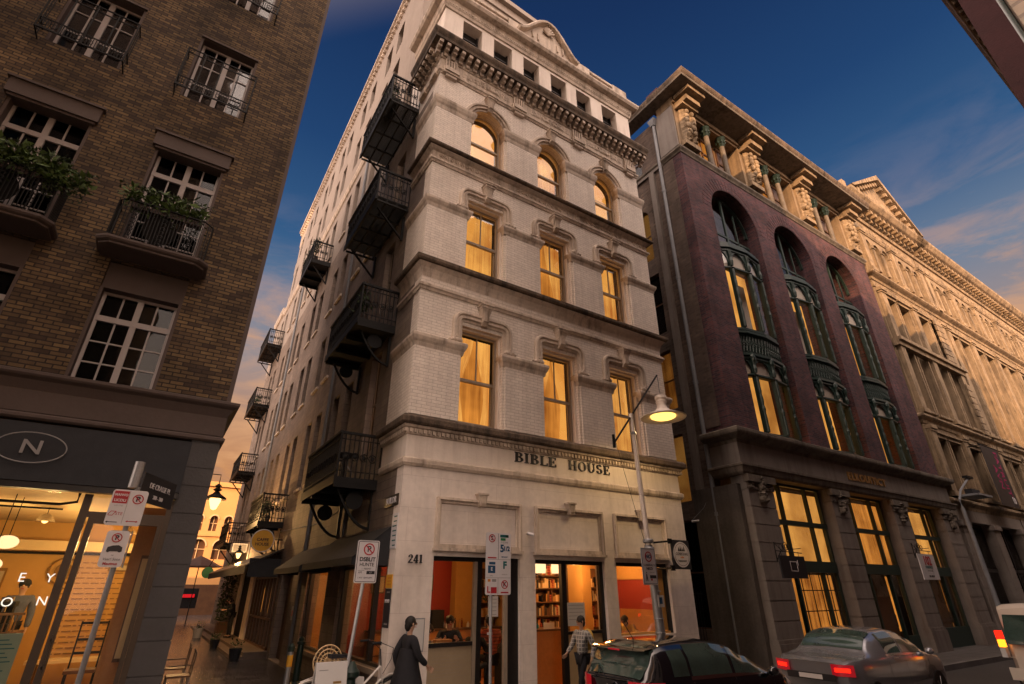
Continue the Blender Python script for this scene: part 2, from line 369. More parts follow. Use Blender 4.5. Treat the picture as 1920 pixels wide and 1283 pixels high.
    def carve(s, u0, u1, z0, z1, w0, amp, cell=.05, fr=5.0, seed=0.0, sil=True):
        """undercut carving: a dense sheet pushed out by ridged noise, closed at its edges"""
        nu, nz = max(4, int((u1 - u0) / cell)), max(4, int((z1 - z0) / cell)); rows = []
        for j in range(nz + 1):
            z = lerp(z0, z1, j / nz); row = []
            for i in range(nu + 1):
                u = lerp(u0, u1, i / nu); e = min(i, nu - i, j, nz - j); a = mnoise.noise((u * fr + seed, z * fr, seed)); b = mnoise.noise((u * fr * 2.3, z * fr * 2.0 + seed, 3.1)); c_ = mnoise.noise((u * fr * 5, z * fr * 5, seed))
                h = (1 - abs(a) * 2.2) * .62 + (1 - abs(b) * 2.4) * .28 + c_ * .22; prof = math.sin(PI * i / nu) ** .45 * (.55 + .45 * math.sin(PI * (.15 + .8 * j / nz)))
                row.append((u + (b * .04), w0 + (0 if e == 0 else max(.01, amp * h * prof)), z))
            rows.append(row)
        return s.loft(rows, closed=False, caps=False)
    def build(s, name, mat, parent=None, smooth=False, label=None):
        if s.c:
            ends = [q for q in s.c if q[1] < len(s.f)] + [(len(s.v), len(s.f))]; v0 = f0 = 0; o = None
            for v1, f1 in ends:
                h = G(); h.v = s.v[v0:v1]; h.f = [tuple(i - v0 for i in f) for f in s.f[f0:f1]]; v0, f0 = v1, f1
                if h.f: o = h.build(name, mat, parent, smooth, label)
            return o
        me = bpy.data.meshes.new(name); me.from_pydata(s.v, [], s.f)
        bm = bmesh.new(); bm.from_mesh(me); bmesh.ops.recalc_face_normals(bm, faces=bm.faces); bm.to_mesh(me); bm.free()
        me.materials.append(M[mat] if isinstance(mat, str) else mat)
        o = bpy.data.objects.new(name, me); COL.objects.link(o)
        if smooth:
            for p in me.polygons: p.use_smooth = True
            try: me.set_sharp_from_angle(angle=R(38))
            except Exception: pass
        if parent: adopt(o, parent)
        if label: o['label'] = label
        return o
def wm(o):
    m = o.matrix_basis.copy()
    while o.parent: m = o.parent.matrix_basis @ o.matrix_parent_inverse @ m; o = o.parent
    return m
def adopt(o, parent):
    o.parent = parent; o.matrix_parent_inverse = wm(parent).inverted()
def thing(name, label, cat, loc=(0, 0, 0), group=None, rot=0):
    o = bpy.data.objects.new(name, None); COL.objects.link(o); o.location = loc; o.rotation_euler = (0, 0, rot); o.empty_display_size = .1
    return tag(o, label, cat, group)
def tag(o, label, cat, group=None):
    o['label'] = label; o['category'] = cat
    if group: o['group'] = group
    return o
def struct(o, kind='structure'): o['kind'] = kind; return o
def kids(o): return [x for x in bpy.data.objects if x.parent == o]
def dup(o, loc, label, group=None, rot=None):
    ch = {}
    for x in bpy.data.objects:
        if x.parent: ch.setdefault(x.parent.name, []).append(x)
    def cp(a, par):
        b = a.copy(); COL.objects.link(b)
        if par: b.parent = par
        for q in ch.get(a.name, []): cp(q, b)
        return b
    r = cp(o, None); r.location = loc
    if rot is not None: r.rotation_euler = (0, 0, rot)
    r['label'] = label
    if group: r['group'] = group
    return r
def place(g, loc, rot=0, sc=1.0):
    """move loose geometry drawn about the origin to its place"""
    ca, sa = math.cos(rot), math.sin(rot)
    g.v = [(loc[0] + (x * ca - y * sa) * sc, loc[1] + (x * sa + y * ca) * sc, loc[2] + z * sc) for x, y, z in g.v]; return g
# ------------------------------------------------------------------ lettering
def text(body, size, at, mat, parent, name='lettering', rz=0.0, ext=.004, bold=0.0, sx=1.0, align='CENTER', tilt=0.0, shear=0.0, spacing=1.0, label=None):
    """raised letters; at = (x, y, z) of the middle, rz = heading of the sign (0 faces -y, -90deg faces -x)"""
    cu = bpy.data.curves.new(name, 'FONT'); cu.body = body; cu.size = size; cu.extrude = ext; cu.offset = bold; cu.align_x = align; cu.align_y = 'CENTER'; cu.shear = shear; cu.space_character = spacing; cu.resolution_u = 3
    o = bpy.data.objects.new(name, cu); COL.objects.link(o)
    me = bpy.data.meshes.new_from_object(o); bpy.data.objects.remove(o); bpy.data.curves.remove(cu)
    me.transform(Matrix.Translation(at) @ Matrix.Rotation(rz, 4, 'Z') @ Matrix.Rotation(tilt, 4, 'Y') @ Matrix.Rotation(R(90), 4, 'X') @ Matrix.Diagonal((sx, 1, 1, 1)))
    me.materials.clear(); me.materials.append(M[mat]); me.name = name
    t = bpy.data.objects.new(name, me); COL.objects.link(t)
    if parent: adopt(t, parent)
    if label: t['label'] = label
    return t
def serif(g, ch, x, z, h, w0=0.0, w1=.03):
    """bold roman capitals with slab serifs, as cut letters"""
    st, th, sf = h * .19, h * .075, h * .07
    bx = lambda a, b, e, f: g.box(x + a * h, x + b * h, w0, w1, z + e * h, z + f * h)
    S_ = st / h; H_ = th / h; F_ = sf / h
    def bowl(cx, cz, rx, rz, a0, a1, t0=S_, t1=H_, n=14):
        o, i = [], []
        for k in range(n + 1):
            a = a0 + (a1 - a0) * k / n; ca, sa = math.cos(a), math.sin(a); t = H_ + (S_ - H_) * abs(ca) ** 1.4
            o.append((x + (cx + rx * ca) * h, z + (cz + rz * sa) * h)); i.append((x + (cx + (rx - t) * ca) * h, z + (cz + (rz - H_) * sa) * h))
        for k in range(n): g.prism([o[k], o[k + 1], i[k + 1], i[k]], w0, w1)
    if ch == 'B': bx(.08, .08 + S_, 0, 1); bx(0, .35, 0, F_); bx(0, .35, 1 - F_, 1); bx(.2, .38, .5, .5 + F_); bowl(.33, .755, .33, .245, -PI / 2, PI / 2); bowl(.35, .27, .38, .27, -PI / 2, PI / 2); return .80
    if ch == 'I': bx(.09, .09 + S_, 0, 1); bx(0, .37, 0, F_); bx(0, .37, 1 - F_, 1); return .45
    if ch in 'LE':
        bx(.08, .08 + S_, 0, 1); bx(0, .66, 0, F_); bx(.62, .68, 0, .28)
        if ch == 'E': bx(0, .64, 1 - F_, 1); bx(.59, .65, .74, 1); bx(.2, .46, .48, .48 + F_); bx(.44, .49, .38, .64); return .76
        bx(0, .36, 1 - F_, 1); return .74
    if ch == 'H': bx(.07, .07 + S_, 0, 1); bx(.62, .62 + S_, 0, 1); bx(0, .34, 0, F_); bx(0, .34, 1 - F_, 1); bx(.55, .88, 0, F_); bx(.55, .88, 1 - F_, 1); bx(.2, .65, .47, .47 + F_); return .96
    if ch == 'O': bowl(.42, .5, .42, .515, 0, 2 * PI, n=24); return .92
    if ch == 'U': bx(.07, .07 + S_, .3, 1); bx(.66, .66 + H_, .3, 1); bx(0, .34, 1 - F_, 1); bx(.56, .84, 1 - F_, 1); bowl(.40, .32, .33, .335, PI, 2 * PI); return .90
    if ch == 'S': bowl(.33, .74, .29, .27, .35, PI * 1.5); bowl(.33, .27, .31, .28, -PI, PI / 2); return .72
    if ch == '2': bowl(.3, .7, .28, .3, -.5, PI); g.prism([(x + (.50) * h, z + .56 * h), (x + .30 * h, z + .48 * h), (x, z + .1 * h), (x + .12 * h, z + .02 * h)], w0, w1); bx(0, .6, 0, .12); return .70
    if ch == '4': bx(.33, .33 + S_, 0, 1); bx(0, .62, .22, .22 + H_ * 1.3); g.prism([(x + .33 * h, z + 1.0 * h), (x + .40 * h, z + .9 * h), (x + .08 * h, z + .27 * h), (x, z + .27 * h)], w0, w1); bx(.24, .6, 0, F_); return .72
    if ch == '1': bx(.14, .14 + S_, 0, 1); bx(.02, .45, 0, F_); g.prism([(x, z + .82 * h), (x + .15 * h, z + h), (x + .15 * h, z + .85 * h)], w0, w1); return .5
    return .45
def serif_word(word, T, u, z, h, mat, parent, name, gap=.06):
    g = G(T); x = u
    for ch in word:
        x += (serif(g, ch, x, z, h) + gap) * h if ch != ' ' else .8 * h
    return g.build(name, mat, parent), x
# ------------------------------------------------------------------ foliage
def leaves(g, c_, r, n, size, droop=0.0, flat=1.0):
    for _ in range(n):
        a = random.uniform(0, 2 * PI); q = random.random() ** .45; e = random.uniform(-1, 1)
        p = Vector((c_[0] + r * q * math.cos(a) * (1 - e * e * .5), c_[1] + r * q * math.sin(a) * (1 - e * e * .5), c_[2] + r * e * flat * q - droop * q * q))
        d = Vector((random.uniform(-1, 1), random.uniform(-1, 1), random.uniform(-.6, 1))).normalized(); s = Vector((random.uniform(-1, 1), random.uniform(-1, 1), random.uniform(-1, 1))).cross(d).normalized()
        L = size * random.uniform(.6, 1.5); w = L * .22
        g.poly([tuple(p), tuple(p + d * L * .5 + s * w), tuple(p + d * L), tuple(p + d * L * .5 - s * w)])
def lerp(a, b, t): return a + (b - a) * t
# ================================================================== THE SETTING
ZP = .15
g = G(); g.box(-90, 160, -60, 130, -.5, -.03); struct(g.build('ground', 'kerb'))
g = G(); g.box(-80, 140, 2.2, 8.25, -.029, 0); struct(g.build('road', 'road'))
g = G(); g.box(-80, .4, 8.4, 10.0, -.02, ZP); g.box(.4, 4.1, 8.4, 9.996, -.02, ZP); g.box(4.1, 140, 8.4, 10.3, -.02, ZP); struct(g.build('pavement', 'slab'))
g = G(); g.box(-80, 140, 8.25, 8.397, -.02, ZP + .004); g.box(-80, 140, 2.05, 2.2, -.02, ZP + .004); struct(g.build('kerb', 'kerb'))
g = G(); g.box(-80, 140, .0, 2.046, -.02, ZP); g.box(-2.5, 2.5, -30, -.004, -.02, ZP); struct(g.build('pavement', 'slab'))
g = G()
prof = [(10.0, ZP + .002), (13, .24), (20, .26), (38, .30), (60, .34)]
for (y0, z0), (y1, z1) in zip(prof, prof[1:]): g.poly([(.2, y0, z0), (4.0, y0, z0), (4.0, y1, z1), (.2, y1, z1)])
g.poly([(-12, 40, .309), (.2, 40, .309), (.2, 60, .341), (-12, 60, .341)]); g.poly([(4.0, 40, .309), (14, 40, .309), (14, 60, .341), (4.0, 60, .341)])
struct(g.build('lane', 'sett'))
g = G(); g.box(3.15, 3.9, 20.3, 38, .2, .46); g.box(2.85, 3.15, 20.3, 38, .2, .36); struct(g.build('raised_path', 'darkstone'))
# ================================================================== WINDOWS
def sash(T, par, a, b, z0, z1, rec, curtain, frame='tan_frame', arch=False, split=.5, vbar=True, name='window', glass='glass', fw=.055, depth=.32):
    """sliding sash: upper leaf in front of the lower, meeting rail, glass, curtain behind"""
    g = G(T); w = -rec; zm = lerp(z0, z1, split); m = (a + b) / 2; r = (b - a) / 2
    if arch:
        zc = z1 - r
        g.box(a, a + fw, w - .06, w, z0, zc); g.box(b - fw, b, w - .06, w, z0, zc)
        g.face_sweep([(m + (r) * math.cos(PI * i / 16), zc + r * math.sin(PI * i / 16)) for i in range(17)], [(0, w - .06), (0, w), (fw, w), (fw, w - .06)])
    else:
        g.box(a, a + fw, w - .06, w, z0, z1); g.box(b - fw, b, w - .06, w, z0, z1); g.box(a + fw, b - fw, w - .06, w, z1 - fw * 1.1, z1)
    g.box(a + fw, b - fw, w - .09, w - .03, z0, z0 + .09); g.box(a + fw, b - fw, w - .09, w - .01, zm - .035, zm + .035)
    g.box(a + fw, a + fw * 1.7, w - .1, w - .061, z0 + .09, zm - .035); g.box(b - fw * 1.7, b - fw, w - .1, w - .061, z0 + .09, zm - .035)
    if vbar: g.box(m - .014, m + .014, w - .05, w - .02, zm + .035, z1 - fw * 1.1 - (r * .02 if arch else 0))
    wd = g.build(name, frame, par)
    def shape(g, w):
        if arch:
            g.prism([(a, z0), (b, z0)] + [(m + r * math.cos(PI * i / 16), z1 - r + r * math.sin(PI * i / 16)) for i in range(17)], w, w + .006)
        else: g.box(a, b, w, w + .006, z0, z1)
    g = G(T); shape(g, w - .05); g.build('pane', glass, wd)
    if curtain: g = G(T); shape(g, w - depth); g.build('curtain', curtain, wd)
    return wd
def slotwin(T, par, a, b, z0, z1, rec=.18, inside='darkroom', frame='tan_frame'):
    g = G(T); w = -rec; f = .045; zm = (z0 + z1) / 2
    for q in ((a, a + f, z0, z1), (b - f, b, z0, z1), (a + f, b - f, z1 - f, z1), (a + f, b - f, z0, z0 + f), (a + f, b - f, zm - .025, zm + .025)): g.box(q[0], q[1], w - .05, w, q[2], q[3])
    wd = g.build('window', frame, par)
    g = G(T); g.box(a + f, b - f, w - .04, w - .034, z0 + f, z1 - f); g.build('pane', 'glass_dark', wd)
    g = G(T); g.box(a, b, w - .16, w - .15, z0, z1); g.build('blind', inside, wd)  # with darkroom: a dark sheet in place of the unlit room
    return wd
# ================================================================== CREAM CORNER HOUSE
XL, XR, YF = 3.9, 12.13, 10.0
FT = TF(YF); ST = TS(XL)
H = thing('corner_house', 'six-storey cream painted-brick corner house with lit sash windows and BIBLE HOUSE in black letters', 'building', (8, 10.1, ZP))
WU = [(5.05, 6.2), (7.46, 8.61), (9.85, 10.98)]
# openings
shops = [(4.65, 6.68, ZP, 2.84), (7.08, 9.10, ZP, 2.84), (9.46, 11.30, 1.28, 2.84)]
sideshops = [(10.36, 13.42, .95, 2.72), (14.5, 16.6, .85, 2.70), (18.4, 20.1, .28, 2.78)]
g = G(FT); g.wall(XL, XR, ZP, 4.7, shops, -.32, .03); g.build('ground_floor_wall', 'cream_gf', H)
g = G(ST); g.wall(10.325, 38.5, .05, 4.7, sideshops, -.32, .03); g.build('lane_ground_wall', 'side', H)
g = G(ST); g.box(9.972, 10.324, -.002, .031, ZP, 4.7); g.build('corner_pier', 'cream_gf', H)
ops = [(a, b, 5.62, 8.05) for a, b in WU] + [(a, b, 9.6, 11.98) for a, b in WU] + [(a, b, 13.35, 15.68, 'arch') for a, b in WU]
g = G(FT); g.wall(XL, XR, 4.7, 17.3, ops, -.42, 0.0); g.build('brick_front', 'cream_brick', H)
# side return of the front block, then the long side
sd = [(12.35, 13.15, 5.3, 8.0), (12.35, 13.1, 9.45, 11.6), (12.35, 13.1, 13.3, 15.2), (12.5, 13.3, 17.5, 19.1)]
pairs = []
for base in (14.75, 18.35, 22.05, 25.75, 29.45, 33.4):
    for y in (base, base + 1.42):
        pairs.append(y)
rows = [(5.5, 7.95), (9.3, 11.5), (12.75, 14.85)]
sideops = list(sd)
for y in pairs:
    for a, b in rows: sideops.append((y, y + .78, a, b))
upper = []
for y in pairs:
    for a, b in ((16.75, 18.95), (20.9, 22.7), (23.7, 25.2)): upper.append((y, y + .78, a, b))
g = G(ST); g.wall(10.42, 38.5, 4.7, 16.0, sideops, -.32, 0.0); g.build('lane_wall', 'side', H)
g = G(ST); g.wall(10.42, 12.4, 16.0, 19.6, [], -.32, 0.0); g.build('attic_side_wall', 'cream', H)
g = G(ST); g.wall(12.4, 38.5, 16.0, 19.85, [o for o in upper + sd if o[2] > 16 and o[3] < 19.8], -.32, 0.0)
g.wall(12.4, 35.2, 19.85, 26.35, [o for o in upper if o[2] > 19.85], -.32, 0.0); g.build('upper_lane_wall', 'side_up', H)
g = G(); g.plan([(XL, 35.2), (XL, 12.4)], [(0, 26.25), (.07, 26.3), (.1, 26.45), (.2, 26.5), (.2, 26.65), (0, 26.7)])
y = 12.6
while y < 35: g.box(XL - .14, XL - .0, y, y + .12, 26.12, 26.25); y += .3
g.plan([(XL, 38.5), (XL, 35.25)], [(0, 19.7), (.1, 19.75), (.18, 19.95), (.18, 20.1), (0, 20.15)]); g.plan([(XL, 35.2), (XL, 17.0)], [(0, 19.4), (.06, 19.44), (.12, 19.62), (.12, 19.7), (0, 19.75)])
g.build('side_eaves', 'trim', H)
# gabled rear block over the attic
XG = 9.7
g = G(TF(12.4)); g.prism([(XL + .33, 17.41), (XG, 17.41), (XG, 26.2), (XL + .33, 26.55)], -.3, 0); g.prism([(XG + .12, 26.15), (XG + .12, 26.42), (XL - .2, 26.92), (XL - .2, 26.6)], .002, .2); g.prism([(XG, 25.6), (XG, 25.7), (XL + .3, 26.0), (XL + .3, 25.9)], .002, .08)
g.build('tall_front', 'side_up', H)
g = G(); g.box(XL + .33, XR, 10.43, 38.4, 17.2, 17.4); g.box(XL + .33, XG, 12.72, 35.1, 26.0, 26.18); g.build('roof', 'greyrender', H)
g = G(); g.box(XR - .3, XR, 10.43, 38.4, ZP, 17.19); g.box(XG - .3, XG, 12.71, 35.1, 17.41, 25.99); g.box(XL + .33, XR - .31, 38.2, 38.39, ZP, 17.1); g.build('rear_walls', 'side', H)
# mouldings: string and cornice of each floor, mitred round the corner and run a little way down the lane
def run(z, prof, y1=11.35, xr=XR): 
    return [(XL, y1), (XL, YF), (xr, YF), (xr, 11.0)], [(p, z + q) for p, q in prof]
def mould(name, mat, z, prof, y1=11.35, extra=None):
    g = G(); g.plan(*run(z, prof, y1))
    if extra: extra(g)
    return g.build(name, mat, H)
STR = [(0, -.1), (.03, -.1), (.05, -.04), (.08, -.02), (.08, .04), (.03, .09), (0, .1)]
mould('string_course', 'trim', 4.62, [(.025, -.1), (.06, -.1), (.09, -.04), (.09, .04), (.05, .08), (0, .085)])
mould('string_course', 'trim', 8.83, STR); mould('string_course', 'trim', 12.88, STR); mould('string_course', 'trim', 16.45, STR)
def dent(z0, z1, p, step, wd, y1=11.3):
    def f(g):
        x = XL - p
        while x < XR + p * .7: g.box(x, x + wd, YF - p, YF - .001, z0, z1); x += step
        y = YF + .05
        while y < y1: g.box(XL - p, XL - .001, y, y + wd, z0, z1); y += step
    return f
mould('name_frieze', 'cream', 4.7, [(0, .0), (.02, .0), (.02, .47), (0, .47)], 11.4)
mould('cornice', 'trim', 5.0, [(0, .172), (.05, .172), (.06, .2), (.06, .29), (.12, .31), (.14, .36), (0, .36)], 11.42, dent(5.205, 5.285, .11, .105, .06, 11.4))
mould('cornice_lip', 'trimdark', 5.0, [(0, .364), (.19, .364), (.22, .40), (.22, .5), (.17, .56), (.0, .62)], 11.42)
mould('cornice', 'trim', 9.0, [(0, .1), (.02, .2), (.06, .32), (.13, .40), (.15, .42), (0, .43)])
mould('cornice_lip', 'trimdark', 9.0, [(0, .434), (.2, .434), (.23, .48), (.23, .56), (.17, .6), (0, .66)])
def leafy(z0, z1, step=.16, ua=XL + .25, ub=XR):
    def f(g):
        x = ua
        while x < ub:
            if int((x - ua) / .85) % 3 != 2:
                z = (z0 + z1) / 2
                g.ring((x, YF - .02, z), (z1 - z0) * .33, .018, 'y', 8, 4); g.blob((x, YF - .02, z), .03, .03, .03, 6, 4)
            elif int((x - ua) / step) % 2 == 0: g.box(x - .03, x + .03, YF - .035, YF + .01, z0, z1)
            x += step
    return f
mould('cornice', 'trim', 12.9, [(0, .09), (.015, .1), (.015, .28), (.07, .31), (.13, .36), (.13, .38), (0, .38)], 11.35, leafy(12.995, 13.17))
mould('cornice_lip', 'trimdark', 12.9, [(0, .384), (.19, .384), (.22, .42), (.22, .47), (.16, .51), (0, .56)])
# main cornice: frieze with carved panels, row of modillions, deep lip
def frieze(g):
    x = XL + .75
    while x < XR - .3:
        if (x - XL) % 2.45 > .62:
            g.box(x, x + .05, YF - .035, YF + .01, 16.66, 16.70 + .1 * random.random())
        x += .26
    g.T = FT
    for a in range(3): u = XL + .78 + a * 2.5; g.carve(u, u + 1.75, 16.66, 16.93, .02, .07, .035, 8, a * 3.0)
    g.T = ID
    for a in range(4):
        u = XL + .12 + a * 2.5
        for q in range(5): g.box(u + .09 * q, u + .05 + .09 * q, YF - .09, YF - .0, 16.62, 17.0)
        g.box(u - .06, u + .5, YF - .13, YF, 16.36, 16.60); g.box(u - .02, u + .46, YF - .17, YF - .131, 16.44, 16.60); g.box(u + .04, u + .4, YF - .1, YF, 16.26, 16.358)
    for b in (10.1, 10.9): g.box(XL - .13, XL, b, b + .4, 16.36, 16.6)
mould('frieze', 'trim', 16.45, [(0, .12), (.02, .12), (.02, .55), (0, .56)], 11.35, frieze)
def modill(g):
    x = XL - .22
    while x < XR + .25:
        g.prism([(0, 17.04), (.14, 17.08), (.20, 17.2), (.33, 17.24), (.33, 17.36), (0, 17.36)], 0, .1) if False else None
        for d, z0, z1 in ((.12, 17.06, 17.20), (.24, 17.18, 17.30), (.34, 17.27, 17.39)): g.box(x, x + .12, YF - d, YF - .001, z0, z1)
        x += .255
    y = YF + .1
    while y < 11.4:
        for d, z0, z1 in ((.12, 17.06, 17.20), (.24, 17.18, 17.30), (.34, 17.27, 17.39)): g.box(XL - d, XL - .001, y, y + .12, z0, z1)
        y += .255
mould('modillions', 'trim', 17.0, [(0, .01), (.04, .01), (.06, .05), (0, .06)], 11.45, modill)
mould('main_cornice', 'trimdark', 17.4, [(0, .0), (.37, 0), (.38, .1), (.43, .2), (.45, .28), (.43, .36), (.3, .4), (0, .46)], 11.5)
# impost bands on the piers between the windows, and the piers under them
def imposts(z0, z1, drop):
    pr = [(0, z0), (.05, z0), (.07, lerp(z0, z1, .3)), (.10, lerp(z0, z1, .45)), (.13, lerp(z0, z1, .7)), (.13, lerp(z0, z1, .9)), (.09, z1), (0, z1 + .02)]
    g = G()
    g.plan([(XL, 11.3), (XL, YF), (WU[0][0] - .02, YF), (WU[0][0] - .02, YF + .25)], pr)
    for a, b in ((WU[0][1] + .05, WU[1][0] - .02), (WU[1][1] + .05, WU[2][0] - .02)): g.cut().plan([(a, YF + .25), (a, YF), (b, YF), (b, YF + .25)], pr)
    g.cut().plan([(WU[2][1] + .05, YF + .25), (WU[2][1] + .05, YF), (XR, YF), (XR, 10.9)], pr)
    g.build('impost', 'trim', H)
    g = G(FT)
    for a, b in ((XL - .04, WU[0][0] - .03), (WU[0][1] + .07, WU[1][0] - .03), (WU[1][1] + .07, WU[2][0] - .03), (WU[2][1] + .07, XR + .04)): g.cut().box(a, b, .001, .045, drop, z0)
    g.cut().box(XL - .045, XL - .001, -1.3, .0, drop, z0)
    g.build('pier', 'cream_brick', H)
imposts(7.22, 7.54, 5.62); imposts(11.25, 11.54, 9.62); imposts(14.86, 15.30, 13.42)
HP = [(0, 0), (0, .06), (-.03, .10), (-.08, .10), (-.10, .055), (-.13, .055), (-.15, .085), (-.19, .085), (-.21, .03), (-.27, .02), (-.27, 0)]
def hood(m, z0, zt, hw=.85, arch=False):
    if arch: path = [(m - hw * math.cos(PI * i / 20), z0 + hw * math.sin(PI * i / 20)) for i in range(21)]
    else:
        r = .32; path = [(m - hw, z0)] + [(m - hw + r - r * math.cos(PI / 2 * i / 6), zt - r + r * math.sin(PI / 2 * i / 6)) for i in range(7)]
        path += [(2 * m - p[0], p[1]) for p in reversed(path)]
    g = G(FT); g.face_sweep(path, HP)
    if not arch:
        for s in (-1, 1):
            for dx, dz, r in ((0, .06, .075), (.11, .045, .055), (-.09, .05, .06), (.19, .03, .035), (0.02, .14, .04)): g.blob((m + s * (hw - .12 + dx), .07, z0 + dz - .02), r, .06, r, 8, 5, .15)
    else:
        for s in (-1, 1): g.box(m + s * hw - .14 * (s < 0) - .0, m + s * hw + .14 * (s > 0), .0, .08, z0 - .06, z0)
    h = g.build('hood_mould', 'trim', H, False)
    g = G(FT); zk = (z0 + hw if arch else zt)
    b0 = zk - .28
    g.box(m - .15, m + .15, .0, .24, zk + .17, zk + .24); g.box(m - .18, m + .18, 0, .27, zk + .2401, zk + .27)
    rings = [[(m - a, 0, z), (m + a, 0, z), (m + a, d, z), (m - a, d, z)] for a, d, z in ((.075, .09, b0), (.085, .15, b0 + .08), (.09, .13, b0 + .2), (.11, .17, b0 + .33), (.135, .22, zk + .169))]
    g.loft(rings)
    for q in (-.06, -.02, .02, .06): g.box(m + q - .012, m + q + .012, .1, .19, b0 + .1, zk + .15)
    g.build('keystone', 'trim', h)
for (a, b) in WU:
    m = (a + b) / 2; hood(m, 7.56, 8.42); hood(m, 11.56, 12.34); hood(m, 15.10, 16.0, .84, True)
    k = WU.index((a, b))
    w1 = sash(FT, H, a + .02, b - .06, 5.64, 8.0, .22, ('lit2', 'lit2', 'lit1')[k], split=.47)
    w2 = sash(FT, H, a + .02, b - .06, 9.6, 11.93, .22, ('lit1', 'lit2', 'lit1')[k], split=.5)
    w3 = sash(FT, H, a + .02, b - .04, 13.35, 15.63, .22, ('lit3', 'lit1', 'lit3')[k], arch=True, split=.47, vbar=False)
    # drawn-back drapes in front of the lit cloth, each room its own way
    def drape(par, a, b, z0, z1, mt, side, spread, tie):
        rows = []
        for i in range(13):
            z = lerp(z1, z0, i / 12); q = i / 12; wd_ = spread * (1 - .62 * math.sin(min(1, q / tie) * PI / 2) ** 2) if q < tie else spread * (.38 + .25 * (q - tie) / (1 - tie)); wd_ = max(.05, wd_)
            rows.append([((a + wd_ * j / 18) if side < 0 else (b - wd_ * j / 18), -.47 + .02 * math.sin(j * 2.1 + k) + .012 * math.sin(j * 4.7), z) for j in range(19)])
        g = G(FT); g.loft(rows, closed=False, caps=False); g.build('drape', mt, par, True)
    drape(w1, a + .05, b - .08, 5.66, 7.98, 'lit1', -1, .52, .62 + .1 * k); drape(w1, a + .05, b - .08, 5.66, 7.98, ('lit1', 'lit3', 'lit1')[k], 1, .42, .7 - .1 * k)
    drape(w2, a + .05, b - .08, 9.62, 11.9, ('lit3', 'lit1', 'lit3')[k], (-1, 1, -1)[k], .45 + .12 * k, .95)
    g = G(FT); g.box(a + .1, b - .1, -.6, -.592, 5.64, (6.25, 6.5, 6.1)[k]); g.build('dark_lower_sheet', 'darkwood', w1)  # thin dark sheet low behind the curtain
    g = G(FT); zz = (14.55, 14.1, 14.75)[k]; g.box(a + .12, b - .12, -.44, -.43, zz, zz + .03); g.build('blind_bar', 'wood', w3)
    g = G(FT)
    for z0, z1 in ((5.62, 8.05), (9.6, 11.98)): g.cut().box(a, a + .02, -.3, -.1, z0, z1); g.box(b - .06, b, -.3, -.1, z0, z1); g.box(a + .02, b - .06, -.3, -.1, z1 - .05, z1)
    g.build('window_reveal', 'cream', H)
# attic storey
AW = [(4.57, 5.29), (5.76, 6.5), (6.98, 7.66), (8.19, 8.91), (9.39, 10.10), (10.67, 11.43)]
g = G(FT); g.wall(XL, XR, 17.86, 19.55, [(a, b, 18.1, 19.42) for a, b in AW], -.4, .0); g.build('attic_front', 'cream', H)
for a, b in AW:
    g = G(FT); g.box(a, b, -.36, -.30, 19.0, 19.06); g.box(a, a + .05, -.36, -.3, 18.1, 19.42); g.box(b - .05, b, -.36, -.3, 18.1, 19.42); wd = g.build('attic_window', 'black', H)
    g = G(FT); g.box(a, b, -.39, -.37, 18.1, 19.42); g.build('pane', 'darkroom', wd)  # dark sheet put here for the unlit room, no glass
def att(g):
    x = XL - .05
    while x < XR:
        g.box(x, x + .06, YF - .12, YF - .001, 19.72, 19.92); x += .12
mould('attic_cornice', 'trim', 19.55, [(0, 0), (.05, 0), (.07, .1), (.1, .14), (.1, .17), (.13, .38), (.3, .42), (.36, .52), (.36, .6), (0, .66)], 12.35, att)
g = G(FT)
for a in (XL, 6.3, 9.35, 11.35): g.box(a, a + .75, -.3, .1, 20.2, 20.95)
g.box(XL, XR, -.25, .06, 20.85, 20.97); g.box(XL, XR, -.25, .04, 20.2, 20.32)
x = XL + .8
while x < XR - .8: g.taper(x, -.1, 20.32, 20.6, .03, .03, .06, .06); g.taper(x, -.1, 20.6, 20.85, .06, .06, .03, .03); x += .17
g.build('parapet', 'trim', H)
pc = 8.0; pts = []
for i in range(13):
    t = i / 12; pts.append((pc - 1.35 + 1.35 * t, 20.45 + 1.25 * (math.sin((t - .5) * PI) * .5 + .5) ** .9))
full = pts + [(2 * pc - p[0], p[1]) for p in reversed(pts[:-1])]
g = G(FT); g.prism(full, -.2, .14); g.face_sweep(full, [(0, 0), (0, .34), (.07, .36), (.14, .30), (.16, .1), (.16, 0)])
for i in range(7):
    a = PI * (.12 + .76 * i / 6); g.tube([(pc, .2, 21.2), (pc + .26 * math.cos(a), .26, 21.2 + .3 * math.sin(a))], .03, 5, .055)
for q in (-.7, -.45, .45, .7): g.box(pc + q - .03, pc + q + .03, .14, .2, 20.6, 20.95)
g.blob((pc, .25, 21.78), .09, .09, .12, 8, 5); g.build('scrolled_pediment', 'trim', H)
